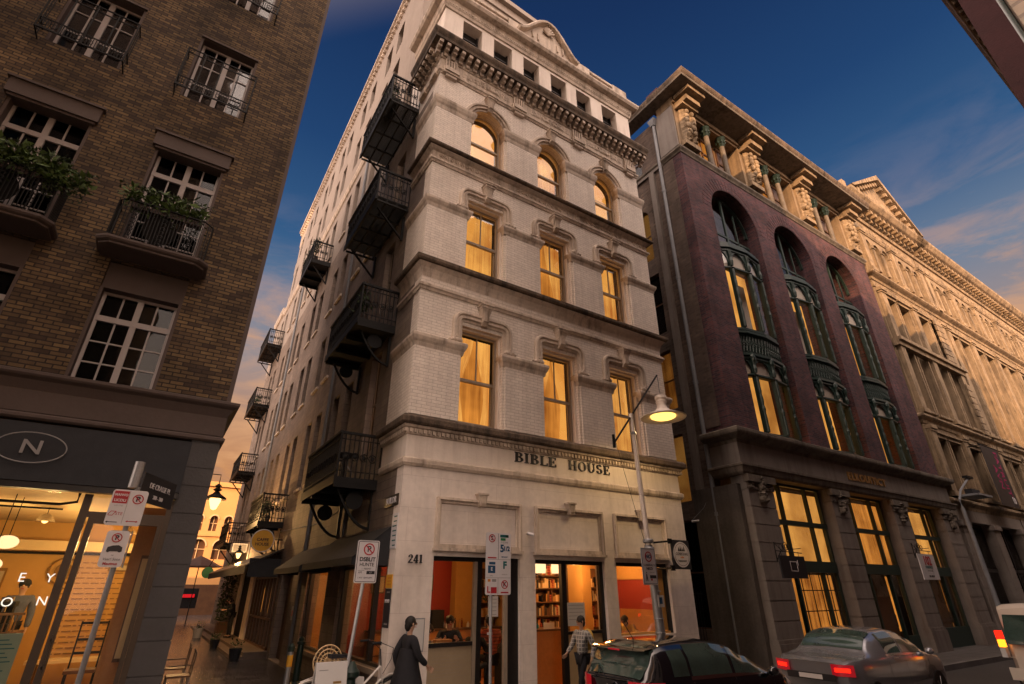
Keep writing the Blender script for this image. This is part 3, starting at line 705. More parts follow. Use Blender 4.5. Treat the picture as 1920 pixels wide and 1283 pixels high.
# recessed panels over the shop windows
for a, b in ((4.63, 6.69), (7.07, 9.09), (9.47, 11.33)):
    g = G(FT); P_ = [(a, 2.98), (b, 2.98), (b, 3.96), (a, 3.96), (a, 2.98)]
    for (p, q) in zip(P_, P_[1:]):
        pass
    g.face_sweep([(a, 2.98), (a, 3.96), (b, 3.96), (b, 2.98)], [(0, .03), (0, .11), (-.05, .12), (-.07, .07), (-.11, .07), (-.13, .03)])
    g.box(a - .03, b + .03, .03, .13, 2.93, 2.985); g.box(a + .02, b - .02, .03, .09, 2.9851, 3.06)
    fr = g.build('panel', 'trim', H); m = (a + b) / 2
    g = G(FT); g.loft([[(m - q, .03, z), (m + q, .03, z), (m + q, .17, z), (m - q, .17, z)] for q, z in ((.07, 3.83), (.105, 4.06))]); g.box(m - .13, m + .13, .03, .19, 4.0601, 4.1); g.box(m - .05, m + .05, .17, .185, 3.88, 4.02); g.build('keystone', 'trim', fr)
FTL = lambda u, w, z: (u, YF - .018 - w, z)
for wd_, xa, xb in (('BIBLE', 6.55, 7.80), ('HOUSE', 8.14, 9.54)):
    w0_, xe = serif_word(wd_, FTL, 0, 4.915, .228, 'ink', None, 'probe', .07); bpy.data.objects.remove(w0_)
    serif_word(wd_, lambda u, w, z: FTL(xa + u * (xb - xa) / xe, w, z), 0, 4.915, .228, 'ink', H, 'name_lettering', .07)
serif_word('241', lambda u, w, z: (u, YF - .05 - w, z), 4.11, 2.70, .15, 'ink', H, 'street_number', .03)
# ------------------------------------------------------------------ shopfront frames
def frame(T, par, bars, name, mat, w0=-.16, w1=-.06):
    g = G(T)
    for q in bars: g.box(q[0], q[1], w0, w1, q[2], q[3])
    return g.build(name, mat, par)
sf = frame(FT, H, [(4.65, 4.69, ZP, 2.76), (5.69, 5.80, ZP, 2.76), (6.42, 6.68, ZP, 2.76), (4.65, 6.68, 2.76, 2.84), (4.69, 5.69, 1.27, 1.34)], 'shop_window', 'black')
g = G(FT); g.box(5.62, 5.688, -.14, -.05, ZP, 2.76); g.box(6.33, 6.418, -.12, -.05, ZP, 2.76); g.build('timber_jamb', 'tan_frame', sf)
g = G(FT); g.box(4.69, 5.62, -.12, -.11, 1.34, 2.76); g.box(5.80, 6.33, -.12, -.11, ZP + .1, 2.76); g.build('pane', 'shopglass', sf)
g = G(FT); g.box(4.70, 5.618, -.15, -.09, ZP, 1.269); scr = g.build('menu_screen', 'menu', sf)
g = G(FT)
for i in range(7): g.box(4.78, 5.5 - .06 * (i % 3), -.089, -.086, 1.12 - .055 * i, 1.126 - .055 * i)
g.build('menu_lines', 'tan_frame', sf)
sf = frame(FT, H, [(7.08, 7.12, ZP, 2.76), (7.86, 7.99, ZP, 2.76), (9.0, 9.10, ZP, 2.76), (7.08, 9.10, 2.76, 2.84), (8.0, 9.0, 1.36, 1.42)], 'shop_window', 'black')
g = G(FT); g.box(7.99, 9.0, -.12, -.11, 1.42, 2.76); g.build('pane', 'shopglass', sf)
g = G(FT); g.box(8.0, 9.0, -.15, -.10, ZP, 1.36); g.build('stall_riser', 'plaster', sf)
sf = frame(FT, H, [(9.46, 9.49, 1.28, 2.76), (11.18, 11.30, 1.28, 2.76), (9.46, 11.30, 2.76, 2.84)], 'shop_window', 'black')
g = G(FT); g.box(9.49, 11.18, -.16, -.04, 1.28, 1.33); g.box(10.93, 11.17, -.13, -.1, 1.34, 2.75); g.build('sill', 'ochre', sf)
g = G(FT); g.box(9.49, 10.93, -.12, -.11, 1.33, 2.76); g.build('pane', 'shopglass', sf)
# side shop windows
for a, b, z0, z1, ms in ((10.36, 13.42, .95, 2.72, (11.2,)), (14.5, 16.6, .85, 2.70, ())):
    bars = [(a, a + .05, z0, z1), (b - .07, b, z0, z1), (a, b, z1 - .06, z1), (a + .05, b - .07, z0, z0 + .05)] + [(m, m + .12, z0 + .05, z1 - .06) for m in ms]
    sf = frame(ST, H, bars, 'shop_window', 'black'); g = G(ST); g.box(a + .05, b - .07, -.13, -.12, z0 + .05, z1 - .06); g.build('pane', 'shopglass', sf)
    g = G(ST); g.box(a - .05, b + .05, -.05, .09, z0 - .09, z0 - .002); g.build('sill', 'tan_frame', sf)
g = G(ST); g.box(18.42, 20.08, -.25, -.2, .28, 2.76); d = g.build('side_door', 'darkwood', H)
g = G(ST); g.box(18.6, 18.66, -.19, -.12, 1.2, 1.5); g.build('handle', 'chrome', d)
# lane-side windows
for o in sd:
    lit = o[2] < 6
    wd = slotwin(ST, H, o[0] + .03, o[1] - .03, o[2], o[3], .16, 'lit2' if lit else 'darkroom')
k = 0
for y in pairs:
    for a, b in rows + [(16.75, 18.95), (20.9, 22.7), (23.7, 25.2)]:
        if (a > 20 and y > 35): continue
        k += 1
        slotwin(ST, H, y, y + .78, a, b, .2, 'drape' if k % 5 == 0 else 'darkroom', 'white_paint' if k % 7 == 0 else 'tan_frame')
g = G(ST)
for y in pairs:
    for a, b in rows + [(16.75, 18.95)]:
        g.cut().box(y - .06, y + .84, .001, .07, a - .1, a - .004)
g.build('window_sill', 'trim', H)
# rain goods and wires on the lane wall
g = G(ST); g.tube([(17.3, .06, .3), (17.3, .06, 19)], .05, 6); g.tube([(13.6, .05, 3.4), (13.6, .05, 5.0), (14.0, .05, 5.2)], .025, 5); g.tube([(28.6, .06, .5), (28.6, .06, 19)], .05, 6)
g.tube([(11.6, .04, 4.35), (16.0, .04, 3.95), (22, .04, 4.2)], .012, 4); g.build('drainpipe', 'pipe', H)
# ------------------------------------------------------------------ iron balconies
def balcony(y0, y1, z, px=2.93, grate=False, plants=0, curve=True, cans=0):
    f = G(); xo, xi = px, XL - .005
    if grate:
        y = y0
        while y < y1 - .02: f.box(xo, xi, y, y + .018, z - .03, z); y += .045
        for q in (0, .33, .66, 1): x = lerp(xo, xi - .05, q); f.box(x, x + .04, y0, y1, z - .12, z - .031)
        for q in (0, .25, .5, .75, 1): y = lerp(y0, y1 - .04, q); f.box(xo + .041, xi, y, y + .04, z - .18, z - .121)
    else:
        f.box(xo, xi, y0, y1, z - .1, z)
        for q in (0, .33, .66, 1): y = lerp(y0, y1 - .06, q); f.box(xo, xi, y, y + .06, z - .22, z - .101)
    f.box(xo - .03, xo, y0 - .03, y1 + .03, z - .16, z + .03)
    b = f.build('balcony', 'black_iron', H)
    r = G(); t = z + 1.0
    r.box(xo - .025, xo + .035, y0 - .02, y1 + .02, t - .055, t); r.box(xo, xi, y0 - .025, y0 + .035, t - .055, t); r.box(xo, xi, y1 - .03, y1 + .02, t - .04, t)
    for q in (.12, .82): r.box(xo - .005, xo + .015, y0, y1, z + q, z + q + .02); r.box(xo, xi, y0 - .005, y0 + .015, z + q, z + q + .02)
    y = y0
    while y <= y1: r.box(xo, xo + .02, y, y + .022, z, t - .04); y += .105
    x = xo
    while x < xi: r.box(x, x + .022, y0, y0 + .02, z, t - .04); r.box(x, x + .022, y1 - .02, y1, z, t - .04); x += .105
    for x, y in ((xo, y0), (xo, y1 - .04)): r.box(x - .005, x + .04, y - .005, y + .04, z - .05, t + .03)
    x = xo + .17
    while x < xi - .1:                                            # band of wheels and rosettes on the end rail
        r.ring((x, y0, z + .45), .085, .012, 'y', 12, 4); r.blob((x, y0, z + .45), .05, .015, .05, 6, 4)
        for a in range(4): r.tube([(x, y0, z + .45), (x + .08 * math.cos(a * PI / 2 + .4), y0, z + .45 + .08 * math.sin(a * PI / 2 + .4))], .008, 3)
        x += .2
    y = y0 + .2
    while y < y1: r.ring((xo, y, z + .45), .085, .01, 'x', 10, 4); y += .23
    r.build('railing', 'black_iron', b)
    for y in (y0 + .25, y1 - .3):
        k = G(); k.box(xi - .06, xi, y - .03, y + .03, z - 1.05, z - .22)
        pts = [(lerp(xi - .05, xo + .15, t_), y, z - 1.0 + .78 * (t_ ** 1.9 if curve else t_)) for t_ in [i / 8 for i in range(9)]]
        k.tube(pts, .035, 5)
        if curve: k.disc((xi - .42, y, z - .44), .19, (0, 1, 0), .04, 14)
        k.build('bracket', 'black_iron', b)
    return b
bal = []
for z, gr, cv in ((4.45, False, True), (8.35, False, True), (12.25, True, False), (16.25, True, False)):
    bal.append(balcony(11.5, 14.45, z, grate=gr, curve=cv))
balcony(21.8, 24.3, 16.2, 3.05, False, curve=False)
for z in (16.3, 12.3, 8.3): balcony(33.0, 36.4, z, 3.0, True, curve=False)
balcony(21.6, 24.4, 4.5, 3.0, False, curve=True); balcony(31.6, 34.6, 4.4, 3.0, True, curve=False)
# street name, shop notices on the corner
nb = thing('name_plate', 'small dark street name plate BUILDR on the lane side of the cream corner', 'sign', (3.84, 10.55, 3.85))
g = G(ST); g.box(10.08, 10.8, .032, .055, 3.76, 3.98); g.build('plate', 'bronze', nb); text('BUILDR', .17, (XL - .058, 10.44, 3.87), 'signwhite', nb, rz=-PI / 2, bold=.004)
def notice(name, label, cat, y0, y1, z0, z1, mat, lines, ink='ink'):
    t = thing(name, label, cat, (XL - .04, (y0 + y1) / 2, z0)); g = G(ST); g.box(y0, y1, .032, .045, z0, z1); g.build('board', mat, t)
    g = G(ST); random.seed(int(y0 * 100))
    for i in range(lines):
        zz = lerp(z1 - .06, z0 + .06, i / max(1, lines - 1)); g.box(y0 + .04, y1 - .04 - random.random() * .08, .0455, .047, zz - .012, zz + .012)
    g.build('print', ink, t); return t
notice('notice_board', 'tall white notice with green print on the lane side of the corner pier', 'sign', 10.0, 10.3, 2.95, 3.6, 'signwhite', 7, 'teal')
notice('notice_board', 'yellow sticker above the black menu board on the corner pier', 'sign', 10.02, 10.32, 2.27, 2.50, 'yellow', 3, 'orange')
t = notice('menu_board', 'narrow black menu board with white print on the corner pier', 'sign', 10.02, 10.30, 1.62, 2.26, 'ink', 2, 'cardgrey')
text('MENU', .08, (XL - .05, 10.16, 2.05), 'signwhite', t, rz=-PI / 2)
t = thing('notice_board', 'pale framed notice on the front corner pier behind the walking man in black', 'sign', (4.4, 9.93, 1.2))
g = G(FT); g.box(4.20, 4.52, .051, .065, 1.25, 1.75); g.build('board', 'paper', t)
g = G(FT); g.box(4.18, 4.54, .0505, .055, 1.23, 1.77); g.build('frame', 'steel', t)
for u0, u1, z0, z1, lb in ((5.98, 6.22, 1.75, 2.12, 'narrow white paper notice taped inside the cafe door glass'), (8.02, 8.52, 1.52, 1.98, 'large white paper notice on the middle shop window above the plaid man')):
    t = thing('paper_notice', lb, 'notice', ((u0 + u1) / 2, 10.1, z0)); g = G(FT); g.box(u0, u1, -.105, -.10, z0, z1); g.build('sheet', 'paper', t)
    g = G(FT)
    for i in range(5): g.box(u0 + .03, u1 - .04, -.0995, -.098, z1 - .06 - .07 * i, z1 - .05 - .07 * i)
    g.build('print', 'cardgrey', t)
t = thing('security_camera', 'tiny white security camera on the pier between the first two panels', 'camera', (6.9, 9.9, 3.3)); g = G(FT)
g.tube([(6.88, .03, 3.36), (6.88, .12, 3.36)], .02); g.build('mount', 'tan_frame', t); g = G(FT); g.tube([(6.84, .1, 3.36), (6.94, .2, 3.32)], .035, 8); g.build('body', 'signwhite', t)
# awnings over the lane windows
def awning(y0, y1, zt, zb, out, label, drop=.2, mat='awning', x=XL):
    t = thing('awning', label, 'awning', (x, (y0 + y1) / 2, zb), 'charcoal awnings over the lane'); g = G(TS(x))
    g.loft([[(y0, .035, zt), (y1, .035, zt), (y1, .05, zt + .02), (y0, .05, zt + .02)], [(y0, out - .02, zb), (y1, out - .02, zb), (y1, out, zb + .02), (y0, out, zb + .02)]])
    for y in (y0, y1 - .01): g.prism([(y, zb), (y + .01, zb), (y + .01, zt), (y, zt)], .04, .05); g.loft([[(y, .05, zb), (y + .012, .05, zb), (y + .012, .05, zt), (y, .05, zt)], [(y, out, zb), (y + .012, out, zb), (y + .012, out, zb + .01), (y, out, zb + .01)]])
    g.build('canvas', mat, t); g = G(TS(x)); g.box(y0, y1, out - .01, out + .005, zb - drop, zb + .02); g.box(y0, y0 + .012, .05, out, zb - drop, zb); g.box(y1 - .012, y1, .05, out, zb - drop, zb); g.build('valance', mat, t); return t
awning(10.3, 14.2, 3.35, 2.78, .75, 'larger charcoal canvas awning at the street corner, over the lane window', .12)
awning(14.5, 17.7, 3.28, 2.75, .75, 'smaller charcoal canvas awning second from the corner in the lane', .12)
# ================================================================== TAN BRICK BUILDING (left)
LX = .55
B = thing('brick_building', 'tan brick building with white French windows, iron balconies and a charcoal shopfront fascia', 'building', (-3, 10.1, ZP))
bays = [-1.19, -3.38, -5.57, -7.76, -9.95]
ops = []
for m in bays: ops += [(m - .6, m + .6, 5.15, 7.40), (m - .6, m + .6, 7.62, 10.12), (m - .58, m + .58, 11.55, 13.42), (m - .58, m + .58, 14.9, 16.7)]
g = G(FT); g.wall(-12, LX - .07, 4.6, 19, ops, -.35, 0); g.build('front_wall', 'tanbrick', B)
g = G(); g.box(LX - .07, LX, 10.0, 10.35, 4.6, 19); g.build('corner_strip', 'taupe', B)
SR = lambda u, w, z: (LX + w, u, z)
g = G(SR); g.wall(10.351, 22, ZP, 19, [(y, y + .9, z, z + 1.7) for y in (12.5, 15.5, 18.5) for z in (5.6, 9.2, 12.6)], -.35, -.02); g.build('lane_wall', 'tanbrick', B)
g = G(); g.box(-12, LX - .36, 21.7, 21.99, ZP, 18.9); g.box(-12, -11.7, 10.36, 21.6, ZP, 18.9); g.box(-11.6, LX - .36, 10.36, 21.6, 18.6, 18.85); g.build('rear_and_roof', 'tanbrick', B)
def french(m, z0, z1, hw, rows, trans=None, curtain='darkroom', rec=.2):
    T = FT; g = G(T); a, b, w = m - hw + .05, m + hw - .05, -rec; f = .05
    g.box(a, a + f, w - .05, w, z0, z1); g.box(b - f, b, w - .05, w, z0, z1); g.box(a, b, w - .05, w, z1, z1 + f)
    g.box(m - .045, m + .045, w - .05, w + .01, z0, z1); zt = z1
    if trans: zt = lerp(z1, z0, trans); g.box(a, b, w - .055, w + .012, zt - .05, zt + .05)
    for s in (-1, 1):
        c_ = (a + f + m) / 2 if s < 0 else (b - f + m) / 2; g.box(c_ - .013, c_ + .013, w - .04, w - .01, z0, z1)
        lo = zt - .05 if trans else z1
        for i in range(1, rows): z = lerp(z0 + .05, lo, i / rows); u = (a + f, m - .045) if s < 0 else (m + .045, b - f); g.box(u[0], u[1], w - .04, w - .012, z - .012, z + .012)
    g.box(a, b, w - .06, w + .005, z0, z0 + .07)
    wd = g.build('window', 'white_paint', B)
    g = G(T); g.box(a, b, w - .035, w - .03, z0, z1); g.build('pane', 'glass_dark', wd)
    g = G(T); g.box(a - .05, b + .05, w - .14, w - .13, z0 - .02, z1 + .05); g.build('curtain', curtain, wd)  # darkroom here is a shade-coloured backing sheet, not cloth
    g = G(T); g.box(m - hw, a, w - .05, -.02, z0, z1 + .05); g.box(b, m + hw, w - .05, -.02, z0, z1 + .05); g.box(m - hw, m + hw, w - .05, -.03, z1 + .05, z1 + .07); g.build('reveal', 'taupe', wd)
    return wd
def leafclumps(par, u0, u1, y, z, n=4, r=.17, mat='leaf'):
    for i in range(n):
        u = lerp(u0, u1, (i + .5) / n) + random.uniform(-.05, .05)
        g = G(); k_ = random.uniform(.8, 1.3); leaves(g, (u, y, z), r * k_, 65, .07, .06, .8); leaves(g, (u, y, z + .03), r * k_ * 1.1, 40, .13, .02, 1.0); g.build('foliage', mat, par)
        g = G(); leaves(g, (u + .04, y + .03, z - .04), r * k_ * 1.05, 55, .06, .25, 1.0)
        for q in range(7): a_ = random.uniform(-.2, .2); g.tube([(u, y, z - .05), (u + a_ * .5, y - .04, z + .12), (u + a_, y - .02, z + random.uniform(.1, .3))], .003, 3); leaves(g, (u + a_, y - .02, z + .18), .06, 9, .06)
        g.build('foliage', 'leafdark', par)
def panel_rail(r, a, b, y, z0, z1, step=.055, orn=True):
    r.box(a, b, y - .02, y + .02, z1 - .03, z1); r.box(a, b, y - .01, y + .01, z0, z0 + .025)
    x = a
    while x <= b + .001: r.box(x - .006, x + .006, y - .006, y + .006, z0 + .02, z1 - .03); x += step
    if orn:
        for q in (.12, .5, .88):
            xx = lerp(a, b, q); k = 0
            z = z0 + .1
            while z < z1 - .08: r.ring((xx, y, z), .04, .009, 'y', 8, 3); z += .085; k += 1
for i, m in enumerate(bays):
    # first floor: tall window with a rendered panel above
    french(m, 5.17, 6.82, .6, 3, .27)
    g = G(FT); g.box(m - .6, m + .6, -.2, -.10, 6.9, 7.40); g.build('spandrel_panel', 'ochre' if False else 'taupe', B)
    # second floor: French door, lintel, balcony with plants
    french(m, 7.66, 10.02, .6, 5, .2)
    g = G(FT); g.box(m - .66, m + .66, .001, .09, 10.05, 10.36); g.box(m - .70, m + .70, .001, .13, 10.361, 10.41); g.box(m - .62, m + .62, -.2, .05, 10.0, 10.049); g.build('lintel', 'taupe', B)
    P = [(m - .74, 10.0), (m - .74, 9.62), (m - .60, 9.50), (m + .60, 9.50), (m + .74, 9.62), (m + .74, 10.0)]
    g = G(); g.loft([[(m + (x - m) * (1 + q * 1.3), 10 - (10 - y) * (1 + q * 2.0) if y < 9.99 else 9.999, z) for x, y in P] for q, z in ((-.0, 7.43), (.03, 7.44), (.03, 7.47), (.07, 7.49), (.09, 7.52), (.09, 7.56))])
    b = g.build('balcony', 'taupe', B); r = G(); z0, z1 = 7.56, 8.42
    panel_rail(r, m - .58, m + .58, 9.54, z0, z1, .05)
    for s in (-1, 1):
        y = 9.6
        while y < 10: r.box(m + s * .72 - .006, m + s * .72 + .006, y - .006, y + .006, z0, z1); y += .06
        r.tube([(m + s * .58, 9.54, z1 - .015), (m + s * .72, 9.66, z1 - .015), (m + s * .72, 10, z1 - .015)], .016, 4); r.box(m + s * .66 - .008, m + s * .66 + .008, 9.58, 9.6, z0, z1)
    r.build('railing', 'black_iron', b)
    p = thing('balcony_planter', ['row of leafy planters on the brick balcony beside the lane corner', 'overflowing leafy planters on the second brick balcony from the lane', 'leafy planters on the third brick balcony', 'leafy planters on the fourth brick balcony', 'leafy planters on the fifth brick balcony'][i], 'plant', (m, 9.6, z1), 'balcony planters')
    if i < 2:
        g = G()
        for q in (-.42, -.14, .14, .42): g.box(m + q - .12, m + q + .12, 9.55, 9.68, z1 - .14, z1 - .02)
        g.build('pot', 'pot', p); leafclumps(p, m - .66, m + .6, 9.56, z1 + .1, 5, .17)
        if i == 1: leafclumps(p, m + .5, m + .95, 9.5, z1 - .05, 3, .17); leafclumps(p, m - .6, m + .6, 9.5, z1 + .14, 4, .16)
        t = thing('cafe_table', 'small folded round table on the brick balcony ' + ('beside the lane corner' if i == 0 else 'second from the lane'), 'table', (m, 9.75, 7.56)); g = G(); g.disc((m - .05, 9.72, 8.05), .26, (.1, 1, .3), .02, 16); g.build('tabletop', 'black_iron', t); g = G(); g.tube([(m - .2, 9.78, 7.56), (m + .1, 9.78, 8.2)], .012, 4); g.tube([(m + .15, 9.78, 7.56), (m - .15, 9.78, 8.2)], .012, 4); g.build('leg', 'black_iron', t)
    else:
        g = G(); g.box(m - .5, m + .5, 9.55, 9.68, z1 - .14, z1 - .02); g.build('pot', 'pot', p); leafclumps(p, m - .6, m + .6, 9.56, z1 + .08, 2, .2)
    # third and fourth floors: windows with shallow guards
    for z0, z1 in ((11.57, 13.34), (14.92, 16.6)):
        french(m, z0, z1, .58, 3, None, 'drape')
        g = G(FT); g.box(m - .58, m + .58, -.2, .03, z1 + .06, z1 + .1); g.build('window_head', 'taupe', B)
        r = G(); a, bb, y = m - .66, m + .66, 9.68; za, zb = z0 - .1, z0 + 1.02
        r.box(a, bb, y - .012, y + .012, zb - .02, zb); r.box(a, bb, y - .012, y + .012, za, za + .03); r.box(a, bb, y - .01, y + .01, za + .26, za + .28); r.box(a, bb, y, y + .02, zb - .14, zb - .12)
        x = a
        while x <= bb: r.box(x - .006, x + .006, y - .006, y + .006, za, za + .28); x += .045
        for q in (.0, .25, .5, .75, 1): xx = lerp(a, bb, q); r.box(xx - .01, xx + .01, y - .01, y + .01, za, zb); r.ring((min(max(xx, a + .06), bb - .06), y, zb - .07), .05, .008, 'y', 8, 3)
        for q in (.06, .18, .46, .58, .86, .96): r.ring((lerp(a, bb, q), y, za + .14), .055, .009, 'y', 8, 3)
        for x in (a, bb):
            for z in (za, za + .27, zb - .015): r.box(x - .01, x + .01, y, 10.0, z, z + .02)
            for q in (.1, .2): r.box(x - .006, x + .006, y + q, y + q + .012, za, zb)
        r.build('window_guard', 'black_iron', B)
# ground floor cornice and fascia
g = G(); g.plan([(-12, 10.0), (LX, 10.0), (LX, 13)], [(0, 4.94), (.03, 5.0), (.07, 5.08), (.13, 5.12), (.15, 5.15), (.15, 5.19), (0, 5.24)]); g.plan([(-12, 10), (LX, 10), (LX, 13)], [(-.3, 4.5), (.02, 4.5), (.05, 4.53), (.05, 4.57), (.01, 4.6), (-.3, 4.61)])
g.build('cornice', 'taupe', B)
g = G(); g.box(-12, LX + .012, 9.988, 10.34, 4.612, 4.935); g.build('frieze_band', 'taupe', B)
fz = G(FT)
fz.loft([[(-12, -.1, 4.46), (.14, -.1, 4.46), (.14, .02, 4.46), (-12, .02, 4.46)], [(-12, -.1, 3.62), (.14, -.1, 3.62), (.14, .16, 3.62), (-12, .16, 3.62)]]); fs = fz.build('fascia_sign', 'awning', B)
g = G(FT); g.box(-12, .13, .0, .14, 3.53, 3.615); g.build('fascia_edge', 'black', fs)
text('N', .28, (-1.80, 9.87, 4.08), 'cardgrey', fs, bold=.003, sx=1.2, tilt=0)
g = G(); el = [(-1.80 + .40 * math.cos(2 * PI * i / 40), 9.855, 4.08 + .215 * math.sin(2 * PI * i / 40)) for i in range(41)]; g.tube(el, .0085, 5); g.build('oval_emblem', 'cardgrey', fs)
z = ZP; k = 0; hs = [.5, .45, .43, .30, .41, .30, .31, .43, .29, .43]
g = G()
zz = ZP
for hgt in [1.0, .43, .30, .41, .31, .44, .30, .43, .29, .42, .2]:
    if zz + hgt > 4.5: hgt = 4.5 - zz
    if hgt <= 0: break
    g.box(.12, LX, 10.0, 10.5, zz, zz + hgt - .012); g.box(.13, LX - .012, 10.012, 10.49, zz + hgt - .012, zz + hgt); zz += hgt
g.box(.12, LX, 10.351, 10.9, ZP, 4.5) if False else None
g.build('stone_pier', 'pier', B)
# shopfront
shop = G(FT)
for q in ((-1.03, -.93, ZP, 3.53), (.04, .12, ZP, 3.53), (-.93, .04, 3.21, 3.29), (-4.1, -4.0, ZP, 3.53), (-7.2, -7.1, ZP, 3.53), (-.90, -.82, ZP, 3.21), (-.02, .038, ZP, 3.21), (-.82, -.02, 3.13, 3.21), (-.82, -.02, ZP, ZP + .09), (-12, -1.03, ZP, ZP + .1)): shop.box(q[0], q[1], -.15, -.07, q[2], q[3])
sf = shop.build('shopfront', 'bronze', B)
g = G(FT); g.box(-12, -1.03, -.12, -.113, ZP + .1, 3.53); g.box(-.82, -.02, -.12, -.113, ZP + .09, 3.13); g.box(-.93, .04, -.12, -.113, 3.29, 3.53); g.build('pane', 'shopglass', sf)
g = G(FT); g.box(-.865, -.845, -.05, -.03, 1.25, 1.7); g.box(-.87, -.84, -.07, -.03, 1.3, 1.33); g.box(-.87, -.84, -.07, -.03, 1.62, 1.65); g.build('door_handle', 'bronze', sf)
for ch, u, z in (('E', -1.40, 2.39), ('Y', -1.10, 2.385), ('O', -1.46, 2.09), ('N', -1.10, 2.10)): text(ch, .16, (u, 10.10, z), 'letterglow', sf, 'window_letter', sx=1.0, ext=.002)
text('B', .16, (-1.72, 10.10, 2.39), 'letterglow', sf, 'window_letter', ext=.002) if False else None
# room inside
g = G(); g.box(-11.6, .1, 16.0, 16.2, ZP, 3.7); g.build('back_wall', 'ochre', B)
g = G(); g.box(-11.6, .15, 10.3, 16, 3.62, 3.7); g.box(.12, .18, 10.9, 16, ZP, 3.62); g.box(-11.6, .1, 15.4, 15.99, 3.0, 3.2); g.build('room_lining', 'plaster', B)
g = G(); g.box(-11.6, .15, 10.3, 16, ZP - .02, ZP + .012); g.build('timber_floor', 'wood', B)
g = G(); g.box(-.28, .1, 11.0, 11.06, ZP, 3.5); g.build('timber_partition', 'wood', B)
fr = G(); fr.box(-.12, .08, 10.94, 10.99, 1.25, 2.75); fr_ = fr.build('menu_case', 'darkwood', B)
g = G(); g.box(-.10, .06, 10.925, 10.938, 1.3, 2.7); g.build('menu_sheets', 'plaster', fr_)
g = G(); g.box(-2.9, .1, 15.9, 15.985, 2.95, 3.0); g.tube([(-6, 10.6, 3.42), (-1.35, 10.6, 3.42), (-1.15, 10.6, 3.47), (-1.15, 10.6, 3.6)], .022, 6); g.tube([(-6, 10.7, 3.36), (-1.3, 10.7, 3.36)], .015, 6); g.build('ceiling_pipes', 'black_iron', B)
for i in range(16):
    L = .9 - .25 * ((i * 7) % 3) * .4; 
    g = text(' '.join('THE LANE IS OPEN DAY AND NIGHT'.split()[(i * 3) % 4:(i * 3) % 4 + 4]) if False else ('mnwu uhn munw hnmu wn' if i % 2 else 'uwm nhu wnmu hum nuwn')[: 16 + (i * 5) % 5], .12, (-.95, 15.98, 3.0 - .12 * i - .2), 'darkwood', B, 'wall_writing', ext=.001, bold=.003) if False else None
g = G(FT); random.seed(3)
for i in range(19):
    u = -1.55 + .012 * i; z = 2.78 - .105 * i
    while u < .02 - .03 * (i % 3):
        L = random.uniform(.06, .2); g.box(u, min(u + L, .06), -5.985, -5.98, z, z + .022); u += L + .035
g.build('wall_print', 'inkprint', B)
text('Union Street', .26, (-3.9, 15.97, 2.9), 'darkwood', B, 'wall_lettering', shear=.3) if False else None
# ------------------------------------------------------------------ things in the left shop
def point(name, loc, energy, colr=(1, .66, .27), r=.12, cone=0):
    l = bpy.data.lights.new(name, 'SPOT' if cone else 'POINT')
    if cone: l.spot_size = R(cone); l.spot_blend = .25
    l.energy = energy * 1.0; l.color = colr; l.shadow_soft_size = r
    o = bpy.data.objects.new(name, l); COL.objects.link(o); o.location = loc; return o
def pendant(loc, zc, label, group=None, e=45, kind='globe', col=(1, .66, .26)):
    t = thing('pendant_lamp', label, 'lamp', loc, group); x, y, z = loc
    g = G(); g.tube([(x, y, z + .1), (x, y, zc)], .006, 4); g.build('cord', 'black_iron', t)
    if kind == 'globe':
        g = G(); g.blob((x, y, z), .15, .15, .10, 14, 8); g.build('shade', 'bulbsoft', t, True)
    else:
        g = G(); g.lathe(x, y, [(.03, z + .14), (.06, z + .12), (.14, z + .02), (.15, z), (.13, z + .005), (.05, z + .1)], 14); g.build('shade', 'chrome', t, True)
        g = G(); g.blob((x, y, z + .02), .05, .05, .05, 8, 5); g.build('bulb', 'bulb', t, True)
    l = point('lamp_light', (x, y, z - .22), e, col); adopt(l, t); return t
pendant((-1.95, 11.6, 2.92), 3.6, 'upper round glowing pendant lamp inside the brick building shop', 'shop pendants', 28)
pendant((-1.98, 11.2, 2.58), 3.6, 'lower round glowing pendant lamp inside the brick building shop', 'shop pendants', 28)
pendant((-1.75, 12.8, 3.35), 3.6, 'small ceiling lamp behind the top of the lettered shop window', None, 30, 'cone')
pendant((-.5, 14.2, 3.3), 3.6, 'small ceiling lamp deep behind the brick building shop door', None, 70, 'cone')
pendant((-4.2, 12.4, 2.9), 3.6, 'lone pendant lamp far from the door inside the brick building shop', None, 70)
t = thing('shop_counter', 'long timber counter with slatted rail behind the lettered shop window', 'counter', (-2.6, 13.2, ZP))
g = G(); g.box(-4.6, -1.62, 12.9, 13.5, ZP, 1.55); g.build('body', 'wood', t); g = G(); g.box(-4.7, -1.58, 12.8, 13.55, 1.55, 1.6)
x = -4.6
while x < -1.6: g.box(x, x + .02, 12.86, 12.88, 1.6, 1.85); x += .07
g.box(-4.7, -1.56, 12.85, 12.9, 1.85, 1.89); g.build('rail', 'darkwood', t)
t = thing('coffee_machine', 'dark espresso machine standing on the slatted shop counter', 'machine', (-1.9, 13.1, 1.6)); g = G(); g.box(-2.25, -1.75, 12.93, 13.3, 1.602, 1.72); g.box(-2.22, -1.78, 13.08, 13.3, 1.721, 1.98); g.box(-2.25, -1.75, 12.93, 13.32, 1.981, 2.06); g.build('body', 'coat', t); g = G(); [g.tube([(x, 12.98, 1.98), (x, 12.98, 1.9)], .03, 8) for x in (-2.12, -1.88)]; [g.lathe(-2.15 + .1 * i, 13.15, [(.035, 2.061), (.04, 2.13)], 8) for i in range(4)]; g.build('group_heads', 'chrome', t)
